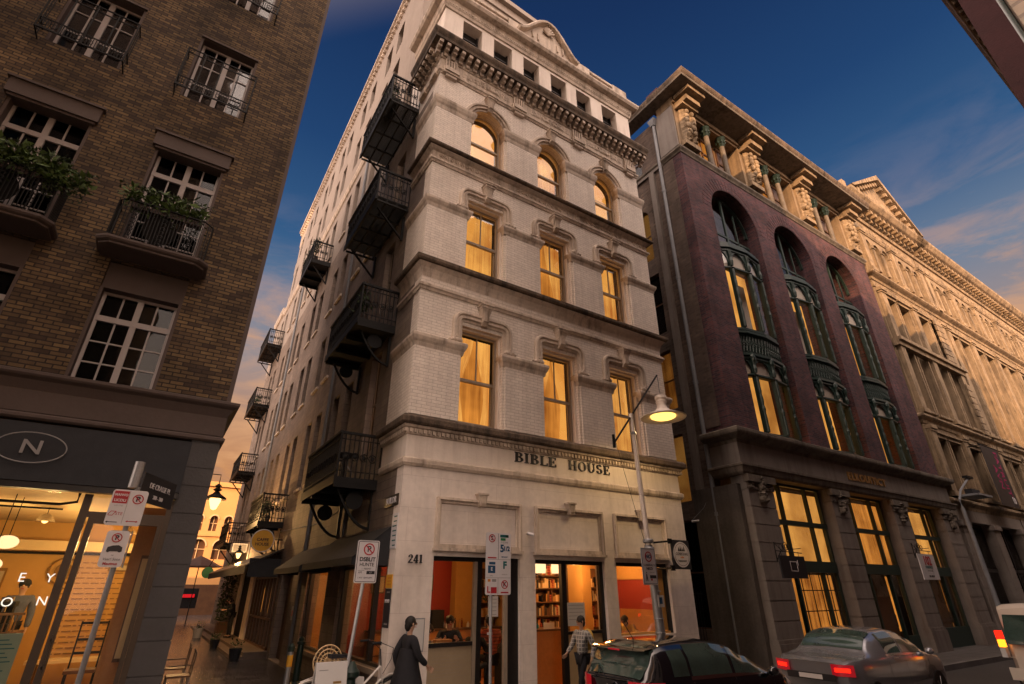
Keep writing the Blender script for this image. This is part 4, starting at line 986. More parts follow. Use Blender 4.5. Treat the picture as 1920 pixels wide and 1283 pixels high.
t = thing('round_table', 'small round dark pedestal table inside the lettered shop window', 'table', (-1.75, 11.2, ZP)); g = G(); g.lathe(-1.9, 11.3, [(.30, 1.38), (.34, 1.39), (.34, 1.42), (0.01, 1.42)], 20); g.build('tabletop', 'darkwood', t); g = G(); g.tube([(-1.9, 11.3, ZP), (-1.9, 11.3, 1.38)], .03); g.lathe(-1.9, 11.3, [(.22, ZP + .02), (.2, ZP + .04), (.03, ZP + .06)], 14); g.build('pedestal', 'black_iron', t)
t = thing('menu_card', 'pale green menu poster standing low inside the lettered shop window', 'sign', (-1.5, 10.2, ZP)); g = G(FT); g.box(-1.62, -1.18, -.2, -.185, 1.12, 1.72); g.build('card', 'mint', t)
g = G(FT); [g.box(-1.52, -1.3 + .04 * (i % 3), -.1845, -.182, 1.64 - .05 * i, 1.652 - .05 * i) for i in range(8)]; g.lathe(-1.4, -.2, [], 4) if False else None; g.box(-1.45, -1.35, -.1845, -.182, 1.17, 1.2); g.build('print', 'teal', t); g = G(FT); g.box(-1.55, -1.53, -.24, -.2, ZP, 1.2); g.box(-1.27, -1.25, -.24, -.2, ZP, 1.2); g.build('stand', 'black_iron', t)
t = thing('wall_clock', 'round dark wall emblem on the ochre wall behind the shop letters', 'clock', (-2.0, 15.9, 2.6)); g = G(); g.ring((-1.55, 15.95, 2.62), .26, .02, 'y', 24, 6); g.disc((-1.55, 15.97, 2.62), .16, (0, 1, 0), .01); g.build('ring', 'inkprint', t)
def stool(loc, label, group, h=.75, mat='darkwood'):
    t = thing('bar_stool', label, 'stool', loc, group); x, y, z = loc; g = G(); g.lathe(x, y, [(.02, z + h - .03), (.17, z + h - .03), (.18, z + h), (.02, z + h + .01)], 14); g.build('seat', mat, t)
    for i in range(4):
        a = PI / 4 + i * PI / 2; g = G(); g.tube([(x + .12 * math.cos(a), y + .12 * math.sin(a), z + h - .03), (x + .2 * math.cos(a), y + .2 * math.sin(a), z)], .013, 5); g.build('leg', 'black_iron', t)
    return t
t = thing('dining_chair', 'dark slatted chair behind the brick building shop door, by the timber partition', 'chair', (-.5, 12.4, ZP)); g = G(); g.box(-.75, -.33, 12.2, 12.6, 1.0, 1.05); g.build('seat', 'darkwood', t)
g = G()
for x in (-.73, -.35): g.box(x, x + .025, 12.56, 12.59, ZP, 1.75); g.box(x, x + .025, 12.2, 12.23, ZP, 1.0)
for z in (1.25, 1.45, 1.7): g.box(-.73, -.33, 12.565, 12.585, z, z + .04)
g.build('frame', 'black_iron', t)
t = thing('low_bench', 'low timber ledge along the back wall under the printed wall text', 'bench', (-.9, 15.5, ZP)); g = G(); g.box(-1.6, .08, 15.2, 15.7, .9, .96); g.build('top', 'plaster', t); g = G(); g.box(-1.5, -1.4, 15.3, 15.6, ZP, .9); g.box(-.1, 0, 15.3, 15.6, ZP, .9); g.build('support', 'darkwood', t)
# ================================================================== PLUM BRICK BUILDING (right of the gap)
RX0, RX1 = 15.3, 31.3
Q = thing('arcade_building', 'plum brick building with three tall arched bays of green iron oriels', 'building', (23, 10.1, ZP))
bayx = [(16.8, 20.05), (21.45, 24.7), (26.1, 29.35)]
g = G(FT); g.wall(RX0, RX1, 7.1, 19.55, [(a, b, 7.1, 18.7, 'arch') for a, b in bayx], -1.1, 0); g.build('brick_arcade', 'purple_brick', Q)
for a, b in bayx:                                              # rubbed brick ring round each arch
    m = (a + b) / 2; r = (b - a) / 2
    g = G(FT)
    for i in range(26):
        t0, t1 = PI * i / 26, PI * (i + .82) / 26
        for q0, q1 in ((.03, .3), (.32, .58)): g.prism([(m + (r + q0) * math.cos(t0), 17.08 + (r + q0) * math.sin(t0)), (m + (r + q1) * math.cos(t0), 17.08 + (r + q1) * math.sin(t0)), (m + (r + q1) * math.cos(t1), 17.08 + (r + q1) * math.sin(t1)), (m + (r + q0) * math.cos(t1), 17.08 + (r + q0) * math.sin(t1))], .001, .012)
    g.build('arch_ring', 'purple_brick', Q)
RS = TS(RX0)
sw = [(12.2, 13.0, 15.2, 17.9, 'arch'), (12.1, 13.1, 11.6, 14.4), (12.1, 13.1, 8.4, 10.8), (12.1, 13.1, 5.0, 7.4), (12.05, 13.1, 1.1, 4.4), (12.2, 13.0, 19.9, 21.8), (12.0, 13.1, 18.6, 19.4)]
g = G(RS); g.wall(11.101, 24, ZP, 22.4, sw[:6], -.35, 0); g.box(10.45, 11.1, .001, .03, 7.3, 19.5); g.build('side_wall', 'oldwall', Q)
g = G(RS); g.box(10.0, 11.0, .002, .06, 19.95, 22.4); g.cut().box(11.5, 11.75, .001, .16, 1.2, 19.5); g.cut().box(11.0, 24, .001, .09, 19.5, 19.8); g.build('side_pilaster', 'brownstone', Q)
g = G(RS); g.box(10.15, 11.9, .0, .18, ZP, 5.3); g.build('side_plinth', 'greyrender', Q)
for o in sw[:6]:
    lit = 'lit4' if 4 < o[2] < 6 or 15 < o[2] < 16 else 'lit2' if 8 < o[2] < 9 else 'darkroom'
    slotwin(RS, Q, o[0], o[1], o[2], o[3], .14, lit, 'darkwood')
g = G(RS); g.tube([(11.08, .12, ZP), (11.08, .12, 22.0)], .075, 8)
for z in (4.4, 9, 13.5, 18): g.tube([(11.08, .12, z), (11.08, .12, z + .12)], .095, 8)
g.taper(11.08, .12, 22.0, 22.35, .1, .1, .2, .17); g.build('drainpipe', 'pipe', Q)
g = G(); g.box(RX0 + .35, RX1, 23.7, 23.99, ZP, 22.4); g.box(RX0 + .35, RX1 - .3, 11.11, 23.69, 22.3, 22.6); g.box(RX1 - .3, RX1 - .01, 11.11, 23.69, ZP, 22.29); g.build('rear_and_roof', 'oldwall', Q)
# iron and glass oriels
def oriel(a, b):
    m = (a + b) / 2; W0 = -.42; pts = [(a, W0), (a + .62, W0 + .34), (m, W0 + .46), (b - .62, W0 + .34), (b, W0)]
    PY = [(u, YF - w) for u, w in pts]
    fr = G()
    def band(z0, z1, p, th=.16): fr.plan(PY, [(-th, z0), (0, z0), (p, z0 + .03), (p, z1 - .03), (0, z1), (-th, z1)])
    def two(z0, z1):
        """one storey: arched lights above, tall panes below, turned columns between"""
        za = lerp(z0, z1, .76)
        band(z0, z0 + .16, .05); band(za - .06, za + .06, .04); band(z1 - .12, z1, .05)
        for u, w in pts:
            y = YF - w
            fr.box(u - .06, u + .06, y - .02, y + .1, z0, z1)
            prof = [(.05, z0 + .16)]
            k = 16
            for i in range(k):
                z = lerp(z0 + .2, za - .1, i / (k - 1)); r = .058 + .016 * math.sin(i * 2.4) * (1 if 3 < i < 11 else .3); prof.append((r, z))
            prof.append((.09, za - .06)); fr.lathe(u, y - .05, prof, 8); fr.lathe(u, y - .05, [(.06, za + .06), (.085, lerp(za, z1, .3)), (.05, lerp(za, z1, .5)), (.09, z1 - .12)], 8)
        for (u0, w0), (u1, w1) in zip(pts, pts[1:]):
            d = Vector((u1 - u0, w1 - w0)); L = d.length; d /= L; r = L / 2 - .07; n_ = 8
            for s in (-1, 1):
                arc = [(L / 2 + s * r * math.cos(PI / 2 * i / n_), z1 - .12 - (z1 - za - .2) * (1 - math.sin(PI / 2 * i / n_))) for i in range(n_ + 1)]
                poly = [(L / 2 + s * r, z1 - .12)] + arc
                ring0 = [(u0 + d.x * q, YF - (w0 + d.y * q) - .01, z) for q, z in poly]; ring1 = [(x, y + .05, z) for x, y, z in ring0]
                fr.loft([ring0, ring1])
    two(7.12, 10.25); two(11.35, 15.25)
    band(10.25, 10.42, .1, .3); band(11.2, 11.35, .1, .3); band(15.25, 15.42, .12, .3); band(15.42, 15.62, .04, .3)
    fr.plan(PY, [(-.12, 10.42), (-.06, 10.42), (-.06, 11.2), (-.12, 11.2)])
    for (u0, w0), (u1, w1) in zip(pts, pts[1:]):                     # scrollwork between the storeys
        for i in range(6):
            q = (i + .5) / 6; x = lerp(u0, u1, q); y = YF - lerp(w0, w1, q) - .01
            fr.tube([(x - .09, y, 10.46), (x + .09, y, 11.16)], .018, 4); fr.tube([(x + .09, y, 10.46), (x - .09, y, 11.16)], .018, 4); fr.ring((x, y, 10.81), .09, .016, 'y', 8, 4)
    for u, w in pts: fr.taper(u, w, 0, 0, 0, 0, 0, 0) if False else fr.blob((u, YF - w - .06, 10.15), .12, .1, .2, 8, 5, .2)
    # fan light in the arch
    r = (b - a) / 2
    fr.box(m - .06, m + .06, YF + .52, YF + .6, 15.6, 18.6)
    for z in (16.5,): fr.box(a, b, YF + .53, YF + .59, z - .05, z + .05)
    for s in (-.45, .45): fr.box(m + s * r * 1.1 - .03, m + s * r * 1.1 + .03, YF + .53, YF + .59, 15.6, 18.1)
    T2 = G(); arc = [(m + (r - .0) * math.cos(PI * i / 18), 17.08 + r * math.sin(PI * i / 18)) for i in range(19)]
    fr.loft([[(m + rr * math.cos(PI * i / 18), YF + yy, 17.08 + rr * math.sin(PI * i / 18)) for rr, yy in ((r, .5), (r, .62), (r - .1, .62), (r - .1, .5))] for i in range(19)])
    o = fr.build('iron_oriel', 'iron_green', Q)
    gl = G()
    def skin(z0, z1, off):
        for (u0, w0), (u1, w1) in zip(pts, pts[1:]): gl.poly([(u0, YF - w0 + off, z0), (u1, YF - w1 + off, z0), (u1, YF - w1 + off, z1), (u0, YF - w0 + off, z1)])
    skin(7.2, 10.2, .04); skin(11.4, 15.2, .04); gl.build('pane', 'glass', o)
    gl = G(TF(YF + .56)); gl.prism([(a, 15.6), (b, 15.6)] + arc, -.003, .003); gl.build('fanlight_pane', 'glass', o)
    # what is behind the glass
    gl = G(); skin(9.6, 10.2, .1); skin(14.35, 15.2, .1); gl.build('roller_blind', 'blind', o)
    return o, m
for i, (a, b) in enumerate(bayx):
    o, m = oriel(a, b)
    g = G(TF(YF)); g.box(a, b + 1.35, -1.3, -1.2, 7.12, 10.3); g.build('lit_room', 'lit4', o)
    g = G(TF(YF)); g.box(a, b + 1.35, -1.3, -1.2, 11.3, 15.3); g.build('lit_room', 'lit4', o)
    g = G(TF(YF)); g.box(a, b, -1.6, -1.5, 15.35, 18.8); g.box(a, b, -1.5, -.8, 15.3, 15.35); g.build('dim_room', 'drape', o)
    g = G(TF(YF)); g.box(a, b, -1.5, -.5, 10.3, 11.3); g.cut().box(a, b, -1.12, -.3, 6.95, 7.12); g.build('floor_slab', 'iron_green', o)
    if i < 2:
        g = G(TF(YF)); q = bayx[i][0]
        g.prism([(a + .1, 15.65), (a + 1.3, 15.65), (a + .1, 17.9)], -1.2, -1.19) if i == 0 else g.prism([(a + .1, 15.65), (a + 1.0, 15.65), (a + .1, 17.0)], -1.2, -1.19)
        g.build('drawn_curtain', 'blind', o)
        g = G(TF(YF)); g.box(m + .25, m + 1.0, -.9, -.89, 11.4, 14.4); g.build('drawn_curtain', 'blind', o)
# ground floor
g = G(); pth = [(RX0 + .0, 11.1), (RX0, 10.0), (RX1, 10.0), (RX1, 10.6)]
g.plan(pth, [(-.3, 6.62), (.06, 6.62), (.1, 6.72), (.28, 6.80), (.38, 6.86), (.40, 6.92), (.40, 7.02), (.34, 7.06), (-.3, 7.15)]); g.build('shop_cornice', 'greystone', Q)
g = G(); g.plan(pth, [(-.3, 5.95), (.08, 5.95), (.08, 6.61), (-.3, 6.615)]); g.build('fascia', 'brownstone', Q)
g = G(); g.plan(pth, [(-.3, 5.58), (.1, 5.58), (.16, 5.65), (.2, 5.8), (.24, 5.84), (.24, 5.9), (.1, 5.94), (-.3, 5.945)]); g.build('architrave', 'greystone', Q)
text('ELKOUITICT', .40, (23.5, 9.90, 6.22), 'gold', Q, 'fascia_lettering', bold=.014, ext=.02, sx=1.25, spacing=1.12)
gx = [(15.3, 16.75), (20.25, 21.5), (24.95, 26.3), (29.75, 31.3)]
for a, b in gx:
    g = G(FT); z = ZP + .75
    while z < 5.1: g.box(a + .05, b - .05, -.5, .08, z, z + .50); g.box(a + .07, b - .07, -.49, .06, z + .50, z + .53); z += .53
    g.box(a, b, -.5, .16, ZP, ZP + .7); g.box(a + .02, b - .02, -.49, .13, ZP + .7, ZP + .80); g.box(a + .03, b - .03, -.49, .12, 5.13, 5.2); g.box(a + .05, b - .05, -.49, .08, 5.2, 5.58)
    p = g.build('stone_pier', 'brownstone', Q)
    g = G(FT); m = (a + b) / 2; g.box(a - .02, b + .02, .001, .2, 5.35, 5.57)
    g.carve(m - .2, m + .2, 4.72, 5.6, .1, .26, .04, 6, m); g.carve(a, m - .2, 5.12, 5.36, .08, .16, .05, 7, m); g.carve(m + .2, b, 5.12, 5.36, .08, .16, .05, 7, m + 3)
    g.build('carved_capital', 'greystone', p, True)
for i, (a, b) in enumerate(((16.75, 20.25), (21.5, 24.95), (26.3, 29.75))):
    f = G(FT); w0, w1 = -.42, -.30; v = [a, a + .12, b - .12, b]; m1, m2 = lerp(a, b, .28), lerp(a, b, .74)
    for q in ((a, a + .1, ZP, 5.58), (b - .1, b, ZP, 5.58), (m1 - .05, m1 + .05, ZP, 5.58), (m2 - .05, m2 + .05, ZP, 5.58)): f.box(q[0], q[1], w0, w1, q[2], q[3])
    f.box(a, b, w0 + .01, w1 + .03, 4.2, 4.36); f.box(a, b, w0 + .01, w1 - .01, 5.5, 5.58); f.box(a, b, w0 + .01, w1 + .02, 2.75, 3.1)
    fo = f.build('green_shopfront', 'iron_green', Q)
    g = G(FT); g.box(a, b, -.37, -.36, 2.0 if i == 1 else ZP, 5.5); g.build('pane', 'glass', fo)
    g = G(FT); g.box(a, b + 1.15, -1.0, -.99, 3.1, 5.5); g.build('lit_room', ('lit4', 'lit2', 'lit4')[i], fo)
    g = G(FT); g.box(a, b, -1.3, -1.29, ZP, 3.0); g.build('dim_room', 'darkroom', fo)
    if i == 0:
        g = G(FT)
        for q in range(5): x = lerp(m1, b, q / 4.6 + .08); g.box(x - .012, x + .012, -.35, -.33, 1.0, 2.75)
        for z in (1.0, 1.6, 2.2): g.box(m1, b, -.35, -.335, z, z + .03)
        g.build('glazing_bars', 'black', fo)
        g = G(FT); g.box(m1 + .6, b + .6, -.9, -.89, .8, 2.7); g.build('lit_interior', 'lit2', fo)
    else:
        g = G(FT); g.box(m1 + .1, m2 - .1, -.55, -.48, ZP, 2.74); d = g.build('door', 'darkwood', fo); g = G(FT); g.box(m2 - .25, m2 - .2, -.48, -.42, 1.0, 1.4); g.build('handle', 'chrome', d)
        g = G(FT); g.box(m2 + .12, b - .12, -.8, -.79, .8, 2.7); g.build('lit_interior', 'lit2', fo)
    g = G(FT); g.box(a, b, -.38, -.28, ZP, .85) if i != 1 else g.box(m2, b, -.38, -.28, ZP, .7); g.build('stall_riser', 'iron_green', fo)
# attic storey, brackets and the deep cornice
g = G(); g.plan([(RX0, 14), (RX0, 10), (RX1, 10), (RX1, 12)], [(-.3, 19.55), (.03, 19.55), (.06, 19.62), (.14, 19.72), (.14, 19.82), (.05, 19.9), (-.3, 19.95)]); g.build('ledge', 'greystone', Q)
br = [15.95, 20.75, 25.4, 30.35]
g = G(FT); g.box(RX0, RX1, -.9, -.6, 19.95, 22.5); g.build('attic_back_wall', 'sandstone', Q)
g = G(FT); g.box(RX0, RX1, -.9, -.0, 22.5, 22.95); g.box(RX0, RX1, .001, .1, 22.62, 22.72); g.box(RX0, RX1, .001, .05, 22.72, 22.95)
for x in br: g.cut().box(x - .62, x + .62, -.88, .02, 19.95, 22.499)
g.build('attic_frame', 'sandstone', Q)
for a, b in zip(br, br[1:]):
    for k in range(3):
        u0 = lerp(a + .62, b - .62, k / 3) + .1; u1 = lerp(a + .62, b - .62, (k + 1) / 3) - .1
        g = G(FT); f = .06
        g.box(u0, u0 + f, -.59, -.53, 20.1, 22.3); g.box(u1 - f, u1, -.59, -.53, 20.1, 22.3); g.box(u0, u1, -.59, -.53, 21.3, 21.4); g.box(u0, u1, -.59, -.53, 22.2, 22.3); wd = g.build('attic_window', 'darkwood', Q)
        g = G(FT); g.box(u0, u1, -.56, -.55, 20.1, 22.2); g.build('pane', 'glass', wd); g = G(FT); g.box(u0, u1, -.598, -.592, 20.1, 22.2); g.build('blind', 'drape' if k != 1 else 'lit2', wd)
    for k in (1, 2):
        x = lerp(a + .62, b - .62, k / 3); g = G()
        g.lathe(x, YF + .12, [(.17, 19.95), (.17, 20.03), (.13, 20.08), (.125, 21.95)], 12)
        o = g.build('attic_column', 'greystone', Q); g = G(); g.lathe(x, YF + .12, [(.13, 21.951), (.2, 22.05), (.15, 22.12), (.24, 22.25), (.18, 22.3), (.27, 22.42), (.25, 22.498)], 8)
        for q in range(8): g.blob((x + .2 * math.cos(q * PI / 4), YF + .12 + .2 * math.sin(q * PI / 4), 22.22), .05, .05, .09, 5, 4, .2)
        g.build('capital', 'iron_green', o)
for x in br:
    g = G(FT); g.box(x - .5, x + .5, .021, .28, 19.95, 20.2); g.box(x - .42, x + .42, .021, .12, 20.2, 22.1); g.box(x - .55, x + .55, .021, .5, 22.2, 22.35); g.box(x - .48, x + .48, .021, .7, 22.351, 22.61); g.box(x - .6, x + .6, .101, .95, 22.73, 22.94)
    random.seed(int(x * 10))
    for s in (-1, 1):                                              # carved figures and leafwork
        u = x + s * .2
        g.carve(u - .21, u + .21, 20.2, 22.2, .12, .42, .045, 3.2, x + s)
        # head, chest and hip of each figure
        for dz, r in ((1.78, .12), (1.45, .15), (1.2, .13), (.9, .15), (.55, .12)): g.blob((u + .04 * math.sin(dz * 5 + s), .34, 20.2 + dz), r, .12, r * 1.25, 9, 6, .06)
    g.build('carved_bracket', 'sandtrim', Q, True)
CP = [(RX0, 15), (RX0, YF), (RX1, YF), (RX1, 12)]
g = G(); 
def dc(prof, ps=.5):
    rings = []
    for x, y, sx, sy in ((RX0, 24, -1, 0), (RX0, YF, -1, -1), (RX1 + .2, YF, 0, -1)):
        rings.append([(x + sx * p * ps, y + sy * p, z) for p, z in prof])
    return rings
g.loft(dc([(-.2, 22.95), (1.12, 22.95), (1.14, 22.99), (1.14, 23.06), (-.2, 23.06)])); g.build('soffit', 'greystone', Q)
g = G(); g.loft(dc([(-.2, 23.061), (1.15, 23.061), (1.2, 23.14), (1.24, 23.24), (1.24, 23.3), (.9, 23.36), (-.2, 23.4)])); g.build('gutter_lip', 'trimdark', Q)
g = G(); g.box(15.5, 16.1, 10.8, 11.3, 23.3, 24.3); g.box(15.4, 16.2, 10.7, 11.4, 24.301, 24.45); g.build('chimney', 'purple_brick', Q)
# dark stone base storey of the gap: iron gate and a dim lane wall
t = thing('iron_gate', 'tall black iron gate across the narrow gap beside the cream house', 'gate', (13.7, 12.2, ZP)); g = G(); x = 12.2
while x < 15.2: g.tube([(x, 12.2, ZP), (x, 12.2, 2.2)], .012, 4); x += .13
g.box(12.15, 15.25, 12.18, 12.22, 2.1, 2.14); g.box(12.15, 15.25, 12.18, 12.22, .4, .44); g.build('bars', 'black_iron', t)
t = thing('gap_building', 'dim brick building closing the narrow gap beside the cream house', 'building', (13.7, 30, ZP)); g = G(); g.box(12.14, 15.28, 26, 26.4, ZP, 18); g.build('wall', 'oldwall', t)
# ================================================================== SANDSTONE RANGE
def arch_ring(g, m, zc, r, t, w1, n=12, w0=.001): g.loft([[(m + rr * math.cos(PI * i / n), ww, zc + rr * math.sin(PI * i / n)) for rr, ww in ((r, w0), (r, w1), (r + t, w1), (r + t, w0))] for i in range(n + 1)])
def stone_range(par, x0, x1, nb, levels, first, deep=0.0):
    T = TF(YF - deep); bw = (x1 - x0) / nb
    zA, zB, zC, zD, zE, zF = levels                 # ground top, mid, main belt, arcade top, cornice bottom, cornice top
    def ops_():
        o = []
        for i in range(nb):
            a, b = x0 + bw * i, x0 + bw * (i + 1); k = 3
            m = (a + b) / 2
            for s in range(k):
                c0 = a + .5 + (bw - 1.0) * (s + .14) / k; c1 = a + .5 + (bw - 1.0) * (s + .86) / k; h_ = (c1 - c0) / 2
                o.append((c0, c1, zC + .75, zD - .55, 'arch'))
            ww = (bw - 1.2)
            o.append((a + .6, m - .22, zB + .55, zC - 1.3)); o.append((m + .22, b - .6, zB + .55, zC - 1.3))
            o.append((a + .6, m - .22, zA + .5, zB - .9)); o.append((m + .22, b - .6, zA + .5, zB - .9))
        return o
    ops = ops_()
    g = G(T); g.wall(x0, x1, zA, zE, ops, -.75, 0); g.build('front_wall', 'sandstone', par)
    g = G(T); g.box(x0, x1, -.74, -.70, zA, zD - .1); g.build('dark_glazing', 'glass_dark', par)
    g = G(T); g.box(x0, x1, -.9, -.8, zA, zE); g.build('dim_rooms', 'darkroom', par)
    P = [(x0, YF - deep + .8), (x0, YF - deep), (x1, YF - deep), (x1, YF - deep + .8)]
    g = G()
    for z, p in ((zA, .25), (zB, .3), (zC, .35)): g.cut().plan(P, [(0, z - .25), (.06, z - .25), (.1, z - .1), (p * .8, z), (p, z + .06), (p, z + .16), (.08, z + .26), (0, z + .3)])
    g.cut().plan(P, [(0, zC - .75), (.05, zC - .75), (.08, zC - .6), (.08, zC - .5), (0, zC - .45)]); g.cut().plan(P, [(0, zD), (.05, zD), (.12, zD + .12), (.12, zD + .2), (0, zD + .24)]); g.build('belt_course', 'sandtrim', par)
    g = G()
    g.plan(P, [(0, zE - .5), (.1, zE - .5), (.14, zE - .3), (0, zE - .25)]); g.plan(P, [(0, zE), (.75, zE + .35), (.8, zE + .4), (.95, zE + .6), (.98, zE + .75), (.8, zE + .85), (0, zE + 1.0)])
    x = x0 + .15
    while x < x1: g.box(x, x + .26, YF - deep - .62, YF - deep - .01, zE + .02, zE + .3); g.box(x + .02, x + .24, YF - deep - .3, YF - deep - .01, zE - .22, zE + .019); x += .58
    g.build('bracketed_cornice', 'sandtrim', par)
    g = G(T)
    g.box(x0, x1, -.3, .1, zE + 1.0, zE + 1.75)
    for i in range(nb + 1): x = x0 + bw * i; g.box(max(x0, x - .45), min(x1, x + .45), -.35, .3, zE + 1.0, zE + 2.2)
    g.build('parapet', 'sandstone', par)
    # pilasters, columns, capitals and arch rings
    g = G(T)
    for i in range(nb + 1):
        x = min(max(x0 + bw * i, x0 + .38), x1 - .38); g.cut()
        for z0, z1 in ((zA + .3, zB - .26), (zB + .3, zC - .76), (zC + .3, zD - .01)):
            g.box(x - .28, x + .28, .001, .22, z0, z1 - .3); g.box(x - .36, x + .36, .001, .32, z1 - .3, z1 - .1); g.box(x - .32, x + .32, .001, .27, z1 - .42, z1 - .34); g.box(x - .36, x + .36, .001, .3, z0, z0 + .25)
            if first and z1 > zC - 1 and z1 < zC: pass
    g.build('pilaster', 'sandtrim', par); g = G(T)
    for o in ops:
        m = (o[0] + o[1]) / 2; g.cut()
        if len(o) > 4:
            r = (o[1] - o[0]) / 2; arch_ring(g, m, o[3] - r, r, .12, .12)
            for s in (-1, 1): g.box(m + s * (r + .09) - .07, m + s * (r + .09) + .07, .001, .14, o[2], o[3] - r); g.box(m + s * (r + .09) - .11, m + s * (r + .09) + .11, .001, .19, o[3] - r - .12, o[3] - r)
        else:
            tall = o[3] - o[2]
            g.box(o[0] - .12, o[1] + .12, .001, .14, o[3] + .02, o[3] + .2); g.box(o[0] - .16, o[1] + .16, .001, .24, o[3] + .2, o[3] + .3); g.box(o[0] - .1, o[1] + .1, .001, .2, o[2] - .14, o[2] - .01)
            for s in (o[0] - .06, o[1] + .06): g.box(s - .055, s + .055, .001, .1, o[2], o[3])
    g.build('window_surround', 'sandtrim', par)
    # carved frieze
    g = G(T); g.carve(x0 + .3, x1 - .3, zD + .35, zD + .85, .01, .12, .09, 3.0, x0); g.cut().carve(x0 + .3, x1 - .3, zC - .42, zC - .27, .01, .08, .075, 3.5, x0)
    g.build('carved_frieze', 'sandtrim', par)
    # ground floor
    g = G(T)
    for i in range(nb + 1):
        x = min(max(x0 + bw * i, x0 + .5), x1 - .5); z = ZP + .7; g.cut()
        while z < zA - 1.0: g.box(x - .42, x + .42, -.4, .1, z, z + .45); g.box(x - .4, x + .4, -.39, .08, z + .45, z + .48); z += .48
        g.box(x - .5, x + .5, -.4, .2, ZP, ZP + .7); g.box(x - .5, x + .5, -.4, .2, zA - 1.05, zA - .8)
    g.build('ground_pier', 'brownstone', par)
    g = G(T); g.box(x0, x1, -.4, .05, zA - .8, zA - .251); g.build('ground_fascia', 'brownstone', par)
    for i in range(nb):
        a, b = x0 + bw * i + .5, x0 + bw * (i + 1) - .5; g = G(T)
        g.box(a, b, -.36, -.3, 3.0, 3.15); g.box((a + b) / 2 - .05, (a + b) / 2 + .05, -.36, -.3, ZP, zA - .8); g.box(a, b, -.36, -.3, ZP, .7); o = g.build('shop_window', 'black', par)
        g = G(T); g.box(a, b, -.34, -.33, .7, zA - .8); g.build('pane', 'glass_dark', o)
        g = G(T); g.box(a, b, -1.0, -.9, ZP, zA - .8); g.build('room', 'lit2' if i % 4 == 2 else 'darkroom', o)
    g = G(T); g.box(x0, x1, -12, -1.01, zE + .9, zE + 1.0); g.box(x0, x0 + .3, -12, -.76, ZP, zE + .89); g.box(x1 - .3, x1, -12, -.91, ZP, zE + .89); g.build('roof_and_sides', 'sandstone', par)
A1 = thing('pedimented_building', 'sandstone building with a bracketed triangular pediment next to the plum brick one', 'building', (36, 10, ZP))
stone_range(A1, 31.5, 40.4, 2, (6.2, 10.4, 14.7, 18.6, 23.2, 24.1), True) if False else None
LV = (6.0, 10.2, 18.9, 22.4, 23.9, 24.9)
stone_range(A1, 31.6, 40.4, 2, LV, True)
g = G(FT); g.prism([(31.4, 24.95), (40.6, 24.95), (36.0, 27.7)], -.4, .5); g.prism([(31.0, 24.95), (31.3, 24.95), (36.0, 27.75), (40.7, 24.95), (41.0, 24.95), (36.0, 28.15)], -.3, .95)
for i in range(9):
    for s in (-1, 1): x = 36 + s * (.4 + i * .5); z = 27.6 - (.4 + i * .5) * .6; g.box(x - .12, x + .12, .5, .85, z - .28, z - .02)
g.build('pediment', 'sandtrim', A1)
g = G(FT)
for z in (10.6,): g.box(31.5, 40.5, .001, .3, 14.3, 14.55); g.box(31.5, 40.5, .001, .45, 14.551, 14.75)
for k in range(7): g.box(38.5, 39.6, .221, .3, 15.0 + k * .42, 15.36 + k * .42); g.box(39.7, 40.4, .221, .3, 10.8 + k * .42, 11.16 + k * .42)
g.build('middle_ledge', 'sandtrim', A1)
A2 = thing('sandstone_range', 'long golden sandstone office range with arcaded top storey running away down the street', 'building', (70, 10, ZP))
stone_range(A2, 40.6, 99.0, 13, LV, False)
A3 = thing('far_street_building', 'hazy far building at the end of the sandstone row', 'building', (115, 10, ZP)); g = G(FT); g.wall(99.5, 135, ZP, 22, [(x, x + 1.2, z, z + 2) for x in range(101, 134, 3) for z in (5, 9, 13, 17)], -.5, 0); g.build('wall', 'sandstone', A3); g = G(FT); g.box(99.5, 135, -.7, -.6, ZP, 22); g.build('windows', 'darkroom', A3)
# ================================================================== BUILDINGS ON THE CAMERA'S SIDE OF THE STREET
O1 = thing('maroon_building', 'dark maroon building with a toothed cornice across the street from the plum brick one', 'building', (20, 0, ZP))
BZ = 20.2
g = G(); g.box(9.3, 30.5, -3.2, .38, ZP, BZ - 1.6); g.box(9.3, 30.5, -3.2, .36, BZ - 1.6, BZ); g.build('front_wall', 'plum_dark', O1)
g = G(); pr = [(0, BZ - 1.5), (.12, BZ - 1.5), (.16, BZ - 1.0), (.2, BZ - .7), (.55, BZ - .45), (.6, BZ - .2), (.68, BZ - .05), (.68, BZ), (0, BZ + .1)]
g.plan([(30.5, .37), (9.3, .37)], pr); x = 9.5
while x < 30: g.box(x, x + .22, .38, .86, BZ - .66, BZ - .46); x += .52
g.build('toothed_cornice', 'trimdark', O1)
g = G(); [g.cut().box(x, x + .04, .385, .40, 2, BZ - 1.6) for x in (12, 14.5, 17, 19.5, 22, 24.5, 27)]; g.build('panel_joint', 'black', O1)
def back_block(nm, lb, x0, x1, y0, y1, h, mat='opp'):
    t = thing(nm, lb, 'building', ((x0 + x1) / 2, y1, ZP)); g = G(); g.box(x0, x1, y0, y1, ZP, h); g.build('walls', mat, t)
    g = G(); g.box(x0 - .01, x1 + .01, y0 - .15, y1 + .01, h + .001, h + .4); g.build('cornice', 'trim', t)
    g = G()
    x = x0 + 1.2
    while x < x1 - 2: [g.cut().box(x, x + 1.3, y1 + .005, y1 + .03, z, z + 2.1) for z in [1.2 + 3.8 * i for i in range(int(h / 3.8))]]; x += 3.0
    g.build('window', 'carglass', t)
back_block('unseen_pale_office', 'unseen pale brick office, shaped to shade and bounce light, behind the viewpoint on the near side of the street', 2.6, 9.2, -25, -.02, 25.5)
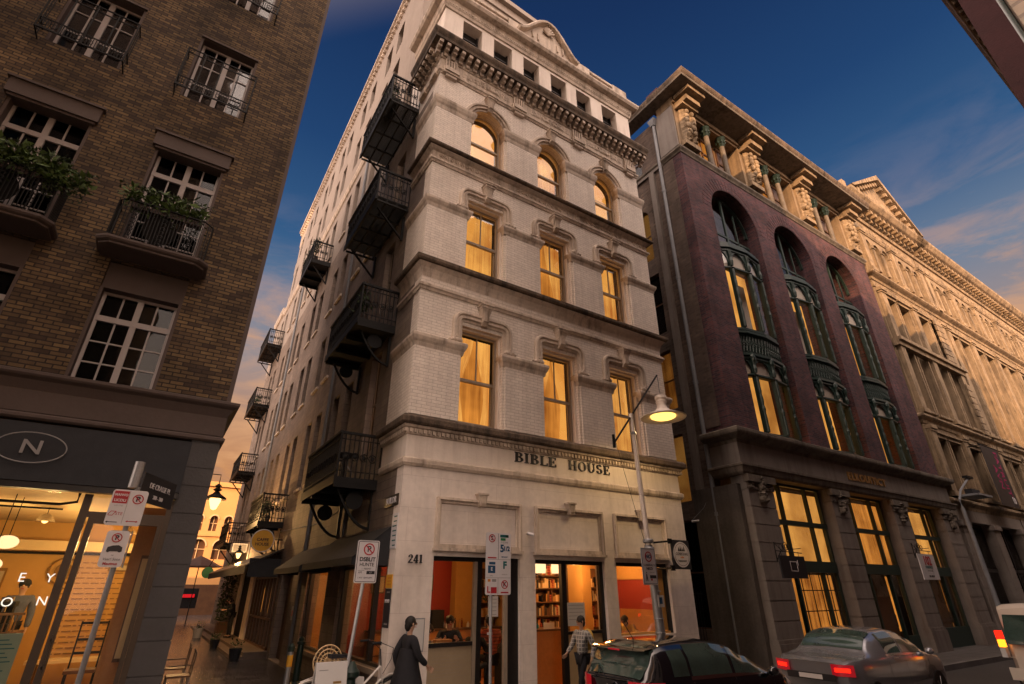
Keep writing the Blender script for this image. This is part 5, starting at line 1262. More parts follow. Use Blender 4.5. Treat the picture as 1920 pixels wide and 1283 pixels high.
back_block('unseen_warehouse', 'unseen tall pale block, shaped to keep the sun off, west of the viewpoint on the near side', -40, -2.6, -8, -.02, 40)
back_block('unseen_low_shop', 'unseen lower brick shop, sized for its shadow, on the near side further along the street', 30.6, 100, -12, .1, 14.6)
back_block('unseen_end_block', 'unseen brick block added to stop sun along the side lane behind the viewpoint', -2.5, 2.5, -32, -29, 16)
back_block('corner_shop_row', 'low brick shops west of the tan brick building', -60, -12.1, 10.05, 20, 14)
back_block('lane_side_block', 'plain brick block behind the tan brick building along the lane', -12, .45, 22.1, 40, 9.5)
# ================================================================== CAFE INSIDE THE CREAM HOUSE
g = G(); g.box(4.25, 11.82, 10.33, 21, ZP - .03, ZP + .006); g.build('cafe_floor', 'wood', H)
g = G(); g.box(4.25, 11.82, 10.33, 21, 3.35, 3.4); g.build('cafe_ceiling', 'plaster', H)
g = G(); g.box(4.3, 7.35, 14.5, 14.7, ZP, 3.35); g.box(10.1, 11.8, 14.0, 14.2, ZP, 3.35); g.box(11.7, 11.8, 10.4, 14, ZP, 3.35); g.build('red_wall', 'redwall', H)
g = G(); g.box(7.35, 8.0, 14.2, 14.7, ZP, 3.35); g.box(8.0, 10.1, 14.5, 14.7, ZP, 3.35); g.box(8.7, 8.9, 12.9, 14.5, ZP, 3.35); g.box(9.75, 10.05, 11.6, 12.2, ZP, 3.35); g.box(4.25, 11.8, 20.8, 21, ZP, 3.35); g.build('ochre_walls', 'ochre', H)
g = G(); g.box(9.9, 11.69, 13.0, 13.9, 2.45, 3.0); g.cut().box(10.1, 11.69, 13.95, 13.995, 2.35, 3.34); g.cut().box(11.64, 11.695, 10.4, 13.9, 2.5, 3.34); g.build('hanging_soffit', 'ochre', H)
g = G(); g.box(11.62, 11.69, 10.4, 13.9, ZP, 1.75); g.cut().box(10.1, 11.6, 13.9, 13.99, ZP, 1.75); g.build('wainscot', 'wood', H)
def shelf(nm, lb, x0, x1, y0, y1, zs, seed, back='darkwood', book=True):
    random.seed(seed); t = thing(nm, lb, 'shelf', ((x0 + x1) / 2, y1, ZP)); g = G()
    for z in zs: g.box(x0, x1, y0, y1, z - .03, z)
    g.box(x0 - .03, x0, y0, y1, ZP, zs[-1] + .5); g.box(x1, x1 + .03, y0, y1, ZP, zs[-1] + .5); g.box(x0, x1, y1, y1 + .02, ZP, zs[-1] + .5); g.build('case', back, t)
    cols = ['redcoat', 'plaster', 'darkwood', 'gold', 'coat', 'wood', 'menu', 'darkwood2']; cols = cols[:7]
    gs = {c_: G() for c_ in cols}
    for z in zs:
        x = x0 + .02
        while x < x1 - .06:
            w = random.uniform(.025, .07); hh = random.uniform(.12, .27); 
            if random.random() < .85: gs[random.choice(cols)].box(x, x + w, y0 + .02, y0 + .16, z + .001, z + hh)
            x += w + .004
    for c_, q in gs.items():
        if q.f: q.build('books', c_, t)['kind'] = 'stuff'
    return t
shelf('bookcase', 'tall bookcase crammed with books behind the open middle shop door', 8.4, 9.9, 12.45, 12.7, [1.3, 1.62, 1.95, 2.28, 2.6], 5)
shelf('bookcase', 'lower bookcase beyond the black mullion in the middle shop window', 10.1, 11.4, 12.5, 12.7, [1.3, 1.6, 1.95, 2.3], 8)
shelf('wall_shelf', 'dark wall shelves with bottles and plants above the seated customers', 8.0, 9.4, 14.1, 14.3, [1.55, 1.9, 2.3], 11)
for x, y, z, lb in ((8.95, 12.4, 2.62, 'glowing drum lamp on the bookcase beside the door jamb'), (9.55, 12.4, 2.62, 'glowing drum lamp on the bookcase beside the black mullion')):
    t = thing('table_lamp', lb, 'lamp', (x, y, z)); g = G(); g.lathe(x, y, [(.16, z + .02), (.17, z + .1), (.17, z + .3), (.14, z + .4)], 14); g.build('shade', 'bulbsoft', t, True); g = G(); g.lathe(x, y, [(.06, z - .02), (.06, z + .02)], 8); g.build('base', 'darkwood', t)
t = thing('service_counter', 'honey timber counter front standing inside the open middle door', 'counter', (8.5, 11.4, ZP)); g = G(); g.box(7.95, 8.85, 11.2, 11.3, ZP, 1.36); g.box(7.95, 8.85, 11.31, 11.8, 1.30, 1.34); g.build('front', 'wood', t); g = G(); g.box(7.9, 8.9, 11.15, 11.85, 1.361, 1.4); g.build('top', 'darkwood', t)
t = thing('cake_cabinet', 'dark drinks cabinet beside the timber counter inside the middle door', 'cabinet', (7.6, 11.6, ZP)); g = G(); g.box(7.25, 7.85, 11.4, 11.9, ZP, 1.2); g.build('body', 'coat', t); g = G(); g.box(7.3, 7.8, 11.39, 11.4, ZP + .1, 1.1); g.build('door', 'carglass', t)
t = thing('price_card', 'small white card standing on the timber counter', 'sign', (8.3, 11.3, 1.4)); g = G(); g.box(8.2, 8.52, 11.25, 11.26, 1.402, 1.53); g.build('card', 'paper', t)
for i, (x, y, lb) in enumerate(((7.45, 11.6, 'potted plant on the dark drinks cabinet'), (8.3, 13.9, 'trailing plant on the cafe back shelf beside the ochre pillar'), (9.0, 13.9, 'trailing plant at the far end of the cafe back shelf'))):
    t = thing('potted_plant', lb, 'plant', (x, y, 1.2)); z = 1.21 if i == 0 else 1.92; g = G(); g.lathe(x, y, [(.06, z), (.09, z + .14), (.01, z + .14)], 8); g.build('pot', 'pot', t); g = G(); leaves(g, (x, y, z + .24), .2, 120, .09, .1); g.build('foliage', 'leafdark', t)
t = thing('espresso_machine', 'pair of black coffee machines on the back bar against the red wall', 'machine', (6.6, 14.2, 1.3)); g = G()
for x in (6.2, 6.6): g.box(x, x + .34, 14.0, 14.35, 1.32, 1.75)
g.build('body', 'coat', t); g = G(); [g.lathe(5.9 + .09 * i, 14.1, [(.025, 1.32), (.03, 1.42), (.01, 1.5)], 6) for i in range(16)]; g.build('bottles', 'paper', t)
t = thing('rear_bar', 'long brown timber bar across the back of the cafe', 'counter', (6.5, 14, ZP)); g = G(); g.box(5.0, 8.6, 13.8, 14.45, ZP, 1.28); g.build('body', 'wood', t); g = G(); g.box(4.95, 8.65, 13.75, 14.46, 1.281, 1.32); [g.box(5, 8.6, 13.78, 13.799, z, z + .02) for z in (.5, .8, 1.05)]; g.build('top', 'darkwood', t)
t = thing('cafe_table', 'pale timber table with box under the window beside number 241', 'table', (5.4, 10.9, ZP)); g = G(); g.box(4.85, 5.95, 10.75, 11.3, 1.12, 1.15); g.build('tabletop', 'wood', t)
for x, y in ((4.9, 10.8), (5.9, 10.8), (4.9, 11.25), (5.9, 11.25)): g = G(); g.tube([(x, y, ZP), (x, y, 1.12)], .02, 5); g.build('leg', 'black_iron', t)
t = thing('napkin_box', 'small plywood box on the table under the window beside number 241', 'box', (5.35, 10.8, 1.15)); g = G(); g.box(5.2, 5.55, 10.78, 10.95, 1.152, 1.33); g.build('box', 'wood', t)
for i, (x, y, z, e) in enumerate(((5.6, 12.3, 3.0, 55), (9.2, 11.2, 3.0, 60), (10.8, 11.6, 3.0, 40), (6.3, 17.5, 2.9, 80), (5.0, 15.2, 2.9, 50))):
    pendant((x, y, z), 3.35, ['pendant lamp over the table beside number 241', 'pendant lamp over the timber counter', 'pendant lamp behind the window with the high sill', 'pendant lamp deep in the cafe beyond the second lane window', 'pendant lamp behind the lane window near the awnings'][i], 'cafe pendants', e * 1.1, 'cone', (1, .50, .17))
shelf('display_shelf', 'lit display shelves seen through the lane windows', 5.2, 6.6, 16.9, 17.1, [.9, 1.3, 1.7, 2.1, 2.5], 21, 'plaster')
t = thing('armchair', 'dark leather chair inside the second lane window', 'chair', (4.9, 15.6, ZP)); g = G(); g.box(4.6, 5.2, 15.3, 15.9, .5, .75); g.build('seat', 'darkwood', t); g = G(); g.box(4.6, 5.2, 15.9, 16.0, .5, 1.35); g.build('backrest', 'darkwood', t)
for x, y in ((4.63, 15.33), (5.17, 15.33), (4.63, 15.95), (5.17, 15.95)): g = G(); g.tube([(x, y, ZP), (x, y, .5)], .02, 4); g.build('leg', 'darkwood', t)
random.seed(31)
for nm, lb, x0, x1, y, z in (('cup_row', 'row of cups and bottles along the slatted shop counter', -4.5, -1.7, 13.2, 1.602), ('bottle_row', 'bottles and jars lined up on the cafe rear bar', 7.0, 8.5, 14.0, 1.322), ('jar_row', 'jars and cups on the timber service counter', 8.0, 8.2, 11.5, 1.402)):
    t = thing(nm, lb, 'tableware', ((x0 + x1) / 2, y, z)); x = x0; i = 0
    while x < x1:
        g = G(); r_ = random.uniform(.022, .045); h_ = random.uniform(.08, .28); g.lathe(x, y + random.uniform(-.06, .06), [(r_, z), (r_, z + h_ * .65), (r_ * .45, z + h_ * .8), (r_ * .45, z + h_)], 8); g.build('bottle' if h_ > .15 else 'cup', ('paper', 'teal', 'darkwood', 'gold', 'redcoat')[i % 5], t, True); x += random.uniform(.09, .2); i += 1
for i, (x, z) in enumerate(((5.2, 2.35), (5.85, 2.2), (6.6, 2.4))):
    t = thing('wall_picture', ['small framed print on the red cafe wall beside number 241', 'square framed print in the middle of the red cafe wall', 'tall framed print on the red cafe wall by the ochre pillar'][i], 'picture', (x, 14.48, z)); g = G(); g.box(x - .18, x + .18, 14.46, 14.49, z - .2, z + .22); g.build('frame', 'darkwood', t); g = G(); g.box(x - .15, x + .15, 14.452, 14.459, z - .17, z + .19); g.build('print', ('menu', 'paper', 'mint')[i], t)
for i, x in enumerate((-3.4, -2.7, -.55)):
    t = thing('wall_picture', ['round-cornered poster on the ochre shop wall far from the door', 'dark framed poster on the ochre shop wall above the counter', 'small framed note above the printed wall text'][i], 'picture', (x, 15.96, 2.4)); z = (2.4, 2.5, 2.98)[i] - .1; g = G(); g.box(x - .2, x + .2, 15.955, 15.98, z - .26, z + .26 if i < 2 else z - .1); g.build('frame', 'inkprint', t); g = G(); g.box(x - .17, x + .17, 15.95, 15.9549, z - .23, z + .2 if i < 2 else z - .13); g.build('print', 'menu', t)
# ================================================================== LANE
t = thing('lane_awning', 'long black shop awning projecting over the middle of the lane', 'awning', (3.3, 26, 2.7))
g = G(); g.loft([[(3.88, y, 3.55), (3.88, y, 3.5), (2.75, y, 2.95), (2.75, y, 3.0)] for y in (20.6, 33)]); g.build('canvas', 'black', t)
g = G(); g.box(2.74, 2.76, 20.6, 33, 2.72, 2.96); g.prism([(0, 0)] * 3, 0, 0) if False else None; g.build('valance', 'awning', t)
t = thing('hanging_banner', 'grey cloth blind hanging across the lane under the long awning', 'awning', (3.3, 20.7, 2.5)); g = G(); g.box(2.85, 3.86, 20.66, 20.68, 2.62, 3.2); g.build('cloth', 'awning', t)
t = thing('round_shop_sign', 'round mustard yellow sign CAFFE HOUSE projecting over the lane', 'sign', (3.88, 21.2, 3.8)); g = G(); g.disc((3.2, 21.17, 3.8), .37, (0, 1, 0), .05, 28); g.build('disc', 'yellow', t); g = G(); g.ring((3.2, 21.14, 3.8), .37, .018, 'y', 28, 4); g.build('rim', 'signwhite', t)
g = G(); g.tube([(3.55, 21.17, 3.85), (3.89, 21.17, 3.85)], .02, 5); [g.tube([(3.6 + .1 * i, 21.17, 3.35), (3.5 + .1 * i, 21.17, 3.8)], .015, 4) for i in range(3)]; g.build('bracket', 'black_iron', t)
text('CAFFE', .14, (3.2, 21.135, 3.83), 'darkwood', t, bold=.004); text('HOUSE', .14, (3.2, 21.135, 3.68), 'darkwood', t, bold=.004)
def lantern(loc, label, s=1.0, armdir=-1, e=25):
    x, y, z = loc; t = thing('lane_lantern', label, 'lamp', loc, 'lane lanterns')
    g = G(); g.tube([(x + armdir * .9 * s, y, z + .95 * s), (x, y, z + .95 * s), (x, y, z + .55 * s)], .02 * s, 5); g.build('arm', 'black_iron', t)
    g = G(); g.lathe(x, y, [(.03, z + .6 * s), (.14 * s, z + .5 * s), (.06 * s, z + .45 * s), (.17 * s, z + .36 * s), (.08 * s, z + .3 * s), (.14 * s, z + .22 * s), (.38 * s, z + .06 * s), (.39 * s, z), (.1 * s, z + .08 * s)], 14); g.build('shade', 'black_iron', t, True)
    g = G(); g.lathe(x, y, [(.2 * s, z + .03 * s), (.2 * s, z - .06 * s), (.1 * s, z - .36 * s), (.02, z - .4 * s)], 10); g.build('glass_bowl', 'bulb', t, True)
    l = point('lantern_light', (x, y, z - .55 * s), e, (1, .55, .2)); adopt(l, t); return t
lantern((1.62, 24, 5.45), 'hanging street lantern with glowing bowl over the lane beside the grey stone pier', 1.0, -1, 380)
lantern((3.4, 28.5, 3.75), 'small glowing wall lantern under the lane balconies', .55, 1, 110)
t = thing('shop_sign', 'red neon shop sign glowing at the far end of the lane', 'sign', (2.6, 44, 1.8)); g = G(); g.box(2.2, 3.3, 43.9, 44, 1.1, 2.3); g.build('box', 'coat', t); g = G(); g.box(2.4, 3.1, 43.86, 43.895, 1.75, 1.95); g.build('tubes', 'neonred', t)

t = thing('green_round_sign', 'round leaf green sign hanging in the far lane', 'sign', (2.75, 34, 3.0)); g = G(); g.disc((2.75, 34, 3.05), .28, (0, 1, 0), .05, 20); g.build('disc', 'green', t); g = G(); g.tube([(2.75, 34, 3.3), (2.9, 34, 3.7)], .02, 4); g.build('hanger', 'black_iron', t)
t = thing('lane_end_house', 'rosy arched-window building closing the lane, glowing in the sunset', 'building', (4, 55, .3))
ops = []
for x in [-3.2 + 1.15 * i for i in range(12)]: ops += [(x, x + .62, 6.9, 8.2, 'arch')]
for x in [-2.6 + 1.75 * i for i in range(8)]: ops += [(x, x + 1.15, 4.6, 6.2, 'arch')]
g = G(TF(55)); g.wall(-5, 12, .3, 11.0, ops, -.4, 0); g.box(-5, 12, .001, .15, 4.1, 4.3); g.box(-5, 12, .001, .12, 6.45, 6.6); g.box(-5, 12, .001, .2, 10.7, 11.1); g.build('front_wall', 'endwall', t)
g = G(TF(55)); g.box(-5, 12, -.3, -.28, 4.5, 8.3)
g.build('panes', 'darkwood', t); g = G(TF(55))
for o in ops: m = (o[0] + o[1]) / 2; g.box(m - .03, m + .03, -.27, -.2, o[2], o[3]); arch_ring(g, m, o[3] - (o[1] - o[0]) / 2, (o[1] - o[0]) / 2, .1, .08); g.box(o[0], o[1], -.27, -.2, lerp(o[2], o[3], .5) - .03, lerp(o[2], o[3], .5) + .03)
g.build('window_surrounds', 'plaster', t)
g = G(); g.box(-5, 12, 55.41, 62, .3, 10.9); g.build('body', 'endwall', t)
g = G(); g.box(-5, 12, 54.2, 54.99, .3, 2.6); g.build('dark_shopfront', 'darkwood', t)
t = thing('lane_umbrella', 'dark cafe umbrella beyond the round yellow sign at the far lane', 'umbrella', (2.6, 40, .3)); g = G(); g.lathe(2.7, 40.2, [(1.3, 3.5), (1.28, 3.54), (.6, 3.9), (.02, 4.15)], 8); g.build('canopy', 'darkwood', t); g = G(); g.tube([(2.7, 40.2, .3), (2.7, 40.2, 4.1)], .03); g.build('pole', 'black_iron', t)
# lane shopfronts on the raised path
t = thing('lane_shop', 'dark timber folding shopfront with reddish panes under the long awning', 'shop', (3.9, 24, .46))
g = G(ST)
for y in [20.5 + .62 * i for i in range(8)]: g.box(y, y + .08, .035, .1, .46, 2.68)
for z in (.46, 1.3, 2.6): g.box(20.5, 24.9, .032, .095, z, z + .07)
g.build('frames', 'darkwood', t); g = G(ST); g.box(20.5, 24.9, .034, .045, .5, 2.6); g.build('panes', 'carglass', t)
g = G(ST); [g.box(y, y + .3, .046, .05, 1.5, 2.3) for y in (21.2, 22.5)]; g.build('lit_panes', 'lit2', t)
t = thing('white_doorway', 'white rendered doorway on the raised path beyond the folding shopfront', 'doorway', (3.85, 27, .46)); g = G(ST); g.box(25.2, 26.2, .032, .12, .46, 3.3); g.box(28.4, 29.2, .032, .12, .46, 3.3); g.build('jambs', 'cream', t); g = G(ST); g.box(26.3, 28.3, .032, .06, .46, 2.9); g.build('door', 'coat', t)
t = thing('planter_wall', 'dark climbing plant beside the white doorway in the lane', 'plant', (3.6, 30, .4)); g = G(); g.box(3.3, 3.7, 29.6, 30.6, .4, .9); g.build('box', 'darkwood', t); g = G(); [leaves(g, (3.5, 29.8 + .3 * k % 1, 1.1 + .32 * k), .38, 150, .12) for k in range(7)]; g.build('foliage', 'leafdark', t)
t = thing('air_conditioner', 'white air conditioner box under the far iron balcony in the lane', 'machine', (3.6, 30.2, 4.0)); g = G(); g.box(3.2, 3.85, 29.6, 30.4, 3.85, 4.25); g.build('case', 'signwhite', t); g = G(); g.box(3.25, 3.8, 29.585, 29.598, 3.9, 4.2); g.build('grille', 'cardgrey', t)
t = thing('intercom_box', 'small grey intercom box on the lane wall past the awnings', 'box', (3.85, 17.5, 1.5)); g = G(ST); g.box(17.35, 17.65, .035, .09, 1.45, 1.8); g.build('case', 'cardgrey', t); g = G(ST); g.box(17.45, 17.55, .0901, .095, 1.55, 1.7); g.build('button', 'red', t)
for i, (x, y, s) in enumerate(((2.9, 20.2, .34), (2.75, 24.5, .3), (2.6, 30.0, .4))):
    t = thing('planter_tub', ['black tub at the near end of the raised path', 'black tub halfway along the raised path', 'pale tub by the far end of the raised path'][i], 'planter', (x, y, .28)); g = G(); g.lathe(x, y, [(s * .4, .26), (s * .55, .26 + s), (s * .5, .26 + s), (.02, .22 + s)], 10); g.build('tub', 'coat' if i < 2 else 'cardgrey', t); g = G(); leaves(g, (x, y, .35 + s), s * .6, 60, .08); g.build('foliage', 'leafdark', t)
def bollard(name, label, x, y, z, h, mat, banded=False):
    t = thing(name, label, 'bollard', (x, y, z)); g = G()
    if banded:
        g.lathe(x, y, [(.055, z), (.055, z + h - .14)], 12); g.build('post', 'steel', t); g = G(); g.lathe(x, y, [(.058, z + h - .40), (.058, z + h - .2)], 12); g.build('yellow_band', 'yellow', t)
        g = G(); g.lathe(x, y, [(.062, z + h - .14), (.065, z + h - .05), (.045, z + h - .03), (.03, z + h), (.005, z + h + .01)], 12); g.build('cap', 'bollard', t, True)
    else:
        g.lathe(x, y, [(.12, z), (.12, z + .08), (.08, z + .12), (.07, z + h - .16), (.1, z + h - .14), (.1, z + h - .1), (.06, z + h - .08), (.07, z + h - .03), (.03, z + h), (.005, z + h + .01)], 14); g.build('post', mat, t, True)
bollard('bollard', 'thin grey bollard with yellow band and green cap at the lane mouth', 2.82, 12.5, .2, 1.06, 'steel', True)
bollard('bollard', 'black iron bollard close to the lane wall under the second awning', 3.45, 14.4, .24, 1.0, 'bollard')
for i, (x, y) in enumerate(((1.0, 13.6), (1.0, 14.9))):
    t = thing('lane_chair', ['nearer thin metal cafe chair behind the grey stone pier', 'farther thin metal cafe chair behind the grey stone pier'][i], 'chair', (x, y, .25), 'lane cafe chairs'); g = G(); g.box(x - .2, x + .2, y - .2, y + .2, .7, .73); g.build('seat', 'darkwood', t)
    g = G(); g.tube([(x + .2, y - .19, .7), (x + .23, y - .19, 1.1), (x + .2, y, 1.16), (x + .23, y + .19, 1.1), (x + .2, y + .19, .7)], .013, 5); g.tube([(x + .2, y - .19, .9), (x - .2, y - .19, .9)], .013, 5); g.build('backrest', 'bronze', t)
    for sx in (-.19, .19):
        for sy in (-.19, .19): g = G(); g.tube([(x + sx, y + sy, .7), (x + sx * 1.1, y + sy * 1.1, .25)], .012, 5); g.build('leg', 'steel', t)
# ================================================================== STREET SIGNS AND LAMP
def rounded(x0, x1, z0, z1, r, n=4):
    o = []
    for cx, cz, a in ((x1 - r, z1 - r, 0), (x0 + r, z1 - r, PI / 2), (x0 + r, z0 + r, PI), (x1 - r, z0 + r, 1.5 * PI)): o += [(cx + r * math.cos(a + PI / 2 * i / n), cz + r * math.sin(a + PI / 2 * i / n)) for i in range(n + 1)]
    return o
def plate(par, y, x0, x1, z0, z1, border=None, name='sign_plate', back='signback'):
    g = G(TF(y)); g.prism(rounded(x0, x1, z0, z1, .03), 0, .006); p = g.build(name, 'signwhite', par)
    g = G(TF(y)); g.prism(rounded(x0, x1, z0, z1, .03), -.004, -.0005); g.build('plate_back', back, p)
    if border:
        b = .016; o = rounded(x0 + b, x1 - b, z0 + b, z1 - b, .022); g = G(TF(y)); g.face_sweep(o + [o[0]], [(0, .0062), (0, .008), (.009, .008), (.009, .0062)]); g.build('border', border, p)
    return p
def no_ring(par, y, x, z, r, letter, sz):
    g = G(TF(y)); n = 24
    g.face_sweep([(x + r * math.cos(2 * PI * i / n), z + r * math.sin(2 * PI * i / n)) for i in range(n + 1)], [(0, .0062), (0, .010), (r * .2, .010), (r * .2, .0062)])
    a = R(-45); c_, s_ = math.cos(a) * r * .85, math.sin(a) * r * .85; d = r * .07
    g.prism([(x - c_ - d, z - s_ - d), (x - c_ + d, z - s_ + d), (x + c_ + d, z + s_ + d), (x + c_ - d, z + s_ - d)], .0102, .012); g.build('prohibition_ring', 'red', par)
    text(letter, sz, (x, y - .0085, z), 'ink', par, bold=.003, ext=.001)
def lab(par, y, s, size, x, z, mat, **k): return text(s, size, (x, y - .0085, z), mat, par, ext=.001, **k)
def bar(par, y, x0, x1, z0, z1, mat, name='printed_block'): g = G(TF(y)); g.box(x0, x1, .0062, .0075, z0, z1); return g.build(name, mat, par)
# left pole: parking plates under a street name
SY = 7.0
sp = thing('sign_pole', 'steel pole with three parking plates and a dark street name blade', 'sign', (-.3, SY + .05, ZP))
g = G(); g.tube([(-.29, SY + .04, ZP), (-.29, SY + .04, 3.25)], .026, 10); g.build('pole', 'steel', sp); g = G(); g.tube([(-.335, SY + .04, 3.24), (-.335, SY + .04, 3.52)], .05, 12); g.build('cap', 'steel', sp)
p = plate(sp, SY, -.49, -.175, 2.85, 3.21); bar(p, SY, -.475, -.345, 3.07, 3.195, 'red')
lab(p, SY - .0005, 'MAIWO', .033, -.41, 3.155, 'signwhite', bold=.001); lab(p, SY - .0005, 'LICDLI', .036, -.41, 3.10, 'signwhite', bold=.001); lab(p, SY, '5:00-17:00', .018, -.41, 3.045, 'cardgrey'); lab(p, SY, 'STE', .042, -.385, 2.965, 'red'); g = G(TF(SY)); g.face_sweep([(-.475, 2.95), (-.455, 2.985), (-.42, 2.985), (-.44, 2.95), (-.475, 2.95)], [(0, .0062), (0, .008), (.006, .008), (.006, .0062)]); g.build('tow_symbol', 'red', p)
bar(p, SY, -.342, -.338, 2.87, 3.2, 'cardgrey', 'divider'); bar(p, SY, -.47, -.38, 2.878, 2.885, 'ink', 'arrow'); g = G(TF(SY)); g.prism([(-.48, 2.8815), (-.462, 2.893), (-.462, 2.87)], .0062, .008); g.build('arrow', 'ink', p)
no_ring(p, SY, -.255, 3.12, .05, 'P', .07); bar(p, SY, -.3, -.21, 2.89, 2.898, 'red', 'arrow')
g = G(TF(SY)); g.prism([(-.31, 2.894), (-.292, 2.905), (-.292, 2.883)], .0062, .008); g.prism([(-.2, 2.894), (-.218, 2.905), (-.218, 2.883)], .0062, .008); g.build('arrow', 'red', p)
p = plate(sp, SY, -.43, -.23, 2.45, 2.80); no_ring(p, SY, -.335, 2.73, .045, 'P', .06)
g = G(TF(SY)); g.prism([(-.395, 2.60), (-.39, 2.64), (-.35, 2.655), (-.3, 2.66), (-.265, 2.64), (-.262, 2.60), (-.28, 2.59), (-.3, 2.60), (-.36, 2.60), (-.38, 2.59)], .0062, .008); g.build('tow_truck_symbol', 'ink', p)
lab(p, SY, 'no', .02, -.33, 2.565, 'ink'); lab(p, SY, 'Vaar! Soos', .034, -.33, 2.525, 'ink', shear=.2); lab(p, SY, 'Mautnus', .036, -.33, 2.483, 'red', bold=.001)
g = G(); g.box(-.225, -.215, SY + .001, SY + .12, 2.45, 2.8); g.build('side_fin', 'signback', sp)
g = G(); bl = [(-.28, SY + .04), (.05, SY + .75)]
g.loft([[(x, y, 3.12), (x + .02, y, 3.12), (x + .02, y, 3.42), (x, y, 3.42)] for x, y in bl]); g.build('street_name_blade', 'ink', sp)
ang = math.atan2(.71, .33)
text('DE CRASSE PL', .085, (-.115 + .030, SY + .40 - .005, 3.30), 'signwhite', sp, rz=ang, ext=.003, sx=.95); text('200 - 260', .06, (-.115 + .030, SY + .40 - .005, 3.19), 'signwhite', sp, rz=ang, ext=.003)
# disabled permit sign beside the bicycle
dp = thing('sign_pole', 'black-bordered DSBLIT HUNTE parking plate on a pole with green iron foot', 'sign', (3.03, 9.23, ZP)); y = 9.2
g = G(); g.tube([(2.88, y + .04, ZP), (3.06, y + .04, 2.4)], .03, 10); g.tube([(3.05, y + .034, 2.4), (3.05, y + .034, 2.95)], .018, 6); g.build('pole', 'steel', dp)
g = G(); g.lathe(3.03, y + .04, [(.14, ZP), (.14, ZP + .2), (.09, ZP + .3), (.08, 1.0), (.13, 1.04), (.13, 1.1), (.09, 1.14), (.06, 1.2), (.035, 1.24)], 12); g.build('iron_foot', 'bollard', dp, True)
p = plate(dp, y, 2.88, 3.26, 2.34, 3.0, 'ink'); no_ring(p, y, 3.085, 2.86, .095, 'P', .13)
lab(p, y, 'DSBLIT', .088, 3.075, 2.70, 'ink', bold=.003); lab(p, y, 'HUNTE', .075, 3.07, 2.62, 'ink', bold=.001); lab(p, y, '1  PERMIT', .038, 3.07, 2.555, 'ink'); bar(p, y, 2.93, 3.04, 2.528, 2.532, 'ink', 'rule'); lab(p, y, 'AM', .045, 2.97, 2.50, 'ink'); bar(p, y, 3.08, 3.22, 2.475, 2.525, 'ink'); lab(p, y - .001, 'LT', .035, 3.15, 2.5, 'signwhite'); lab(p, y, '1 M-F  8AM-6PM', .036, 3.06, 2.42, 'ink')
# stacked plates in front of the left shop window
y = 8.0
mp_ = thing('sign_pole', 'slim steel pole with six-part white parking plate reading F', 'sign', (4.82, y + .04, ZP)); g = G(); g.tube([(4.83, y + .04, ZP), (4.80, y + .04, 2.9)], .026, 10); g.tube([(4.80, y + .04, 1.6), (4.80, y + .04, 1.63)], .045, 8); g.build('pole', 'steel', mp_)
X0, X1, Z0, Z1 = 4.675, 5.165, 2.165, 3.12; xm = 4.915; p = plate(mp_, y, X0, X1, Z0, Z1)
zs = (2.42, 2.70)
for z in zs: bar(p, y, X0 + .01, X1 - .01, z - .003, z + .003, 'cardgrey', 'divider')
bar(p, y, xm - .003, xm + .003, 2.70, Z1 - .01, 'ink', 'divider'); bar(p, y, xm - .003, xm + .003, Z0 + .01, 2.42, 'cardgrey', 'divider')
no_ring(p, y, 4.79, 3.03, .065, 'S', .09); bar(p, y, 4.71, 4.88, 2.715, 2.735, 'red')
bar(p, y, 4.95, 5.12, 3.05, 3.095, 'teal'); bar(p, y, 5.06, 5.119, 3.052, 3.093, 'green') ; bar(p, y, 4.96, 5.06, 3.0, 3.04, 'green'); lab(p, y, 'P-ZONE', .04, 5.04, 2.97, 'cardgrey'); lab(p, y, '5', .16, 4.99, 2.87, 'blue', bold=.006); lab(p, y, '1/2', .1, 5.08, 2.87, 'blue', bold=.004); lab(p, y, 'MON-SAT', .028, 5.04, 2.74, 'blue', bold=.001)
bar(p, y, 4.74, 4.86, 2.62, 2.66, 'blue'); bar(p, y, 4.72, 4.86, 2.49, 2.605, 'blue'); lab(p, y - .001, 'E', .07, 4.79, 2.55, 'signwhite', bold=.002); lab(p, y, '1AM5', .025, 4.78, 2.45, 'cardgrey')
lab(p, y, 'F', .15, 5.045, 2.61, 'teal', bold=.008); lab(p, y, 'ALFRED TH', .022, 5.04, 2.47, 'cardgrey')
bar(p, y, 4.72, 4.77, 2.36, 2.40, 'orange'); bar(p, y, 4.80, 4.88, 2.36, 2.40, 'cardgrey'); bar(p, y, 4.78, 4.89, 2.19, 2.28, 'red'); lab(p, y, 'L', .13, 4.735, 2.24, 'red', bold=.004)
no_ring(p, y, 5.045, 2.32, .065, 'K', .09); bar(p, y, 4.97, 5.12, 2.19, 2.21, 'red')
# tall street lamp post
y = 8.3
LP = thing('street_lamp', 'tall pale street lamp post with a glowing dish lamp on a slanting rod', 'lamp', (8.9, y, ZP))
g = G(); g.tube([(9.0, y, ZP), (8.95, y, 1.4), (8.86, y, 3.1)], .10, 14, .085); g.build('lower_post', 'steel', LP, True)
g = G(); g.tube([(8.86, y, 3.1), (8.80, y, 4.6), (8.74, y, 6.0)], .062, 12, .045); g.build('post', 'cream', LP, True)
g = G(); [g.lathe(8.87 - .0 * i, y, [(.10, z), (.115, z + .02), (.115, z + .06), (.10, z + .08)], 12) for i, z in enumerate((2.98, 3.14))]; g.tube([(8.76, y, 5.5), (8.76, y, 5.55)], .07, 10); g.build('collars', 'steel', LP)
g = G(); g.tube([(8.16, y, 5.25), (9.84, y, 7.22)], .022, 6); g.tube([(8.12, y, 5.1), (8.12, y, 5.4)], .035, 6); g.tube([(9.84, y, 7.2), (9.86, y, 7.0), (9.85, y, 6.85), (9.87, y, 6.72)], .008, 4); g.build('hanging_rod', 'black_iron', LP)
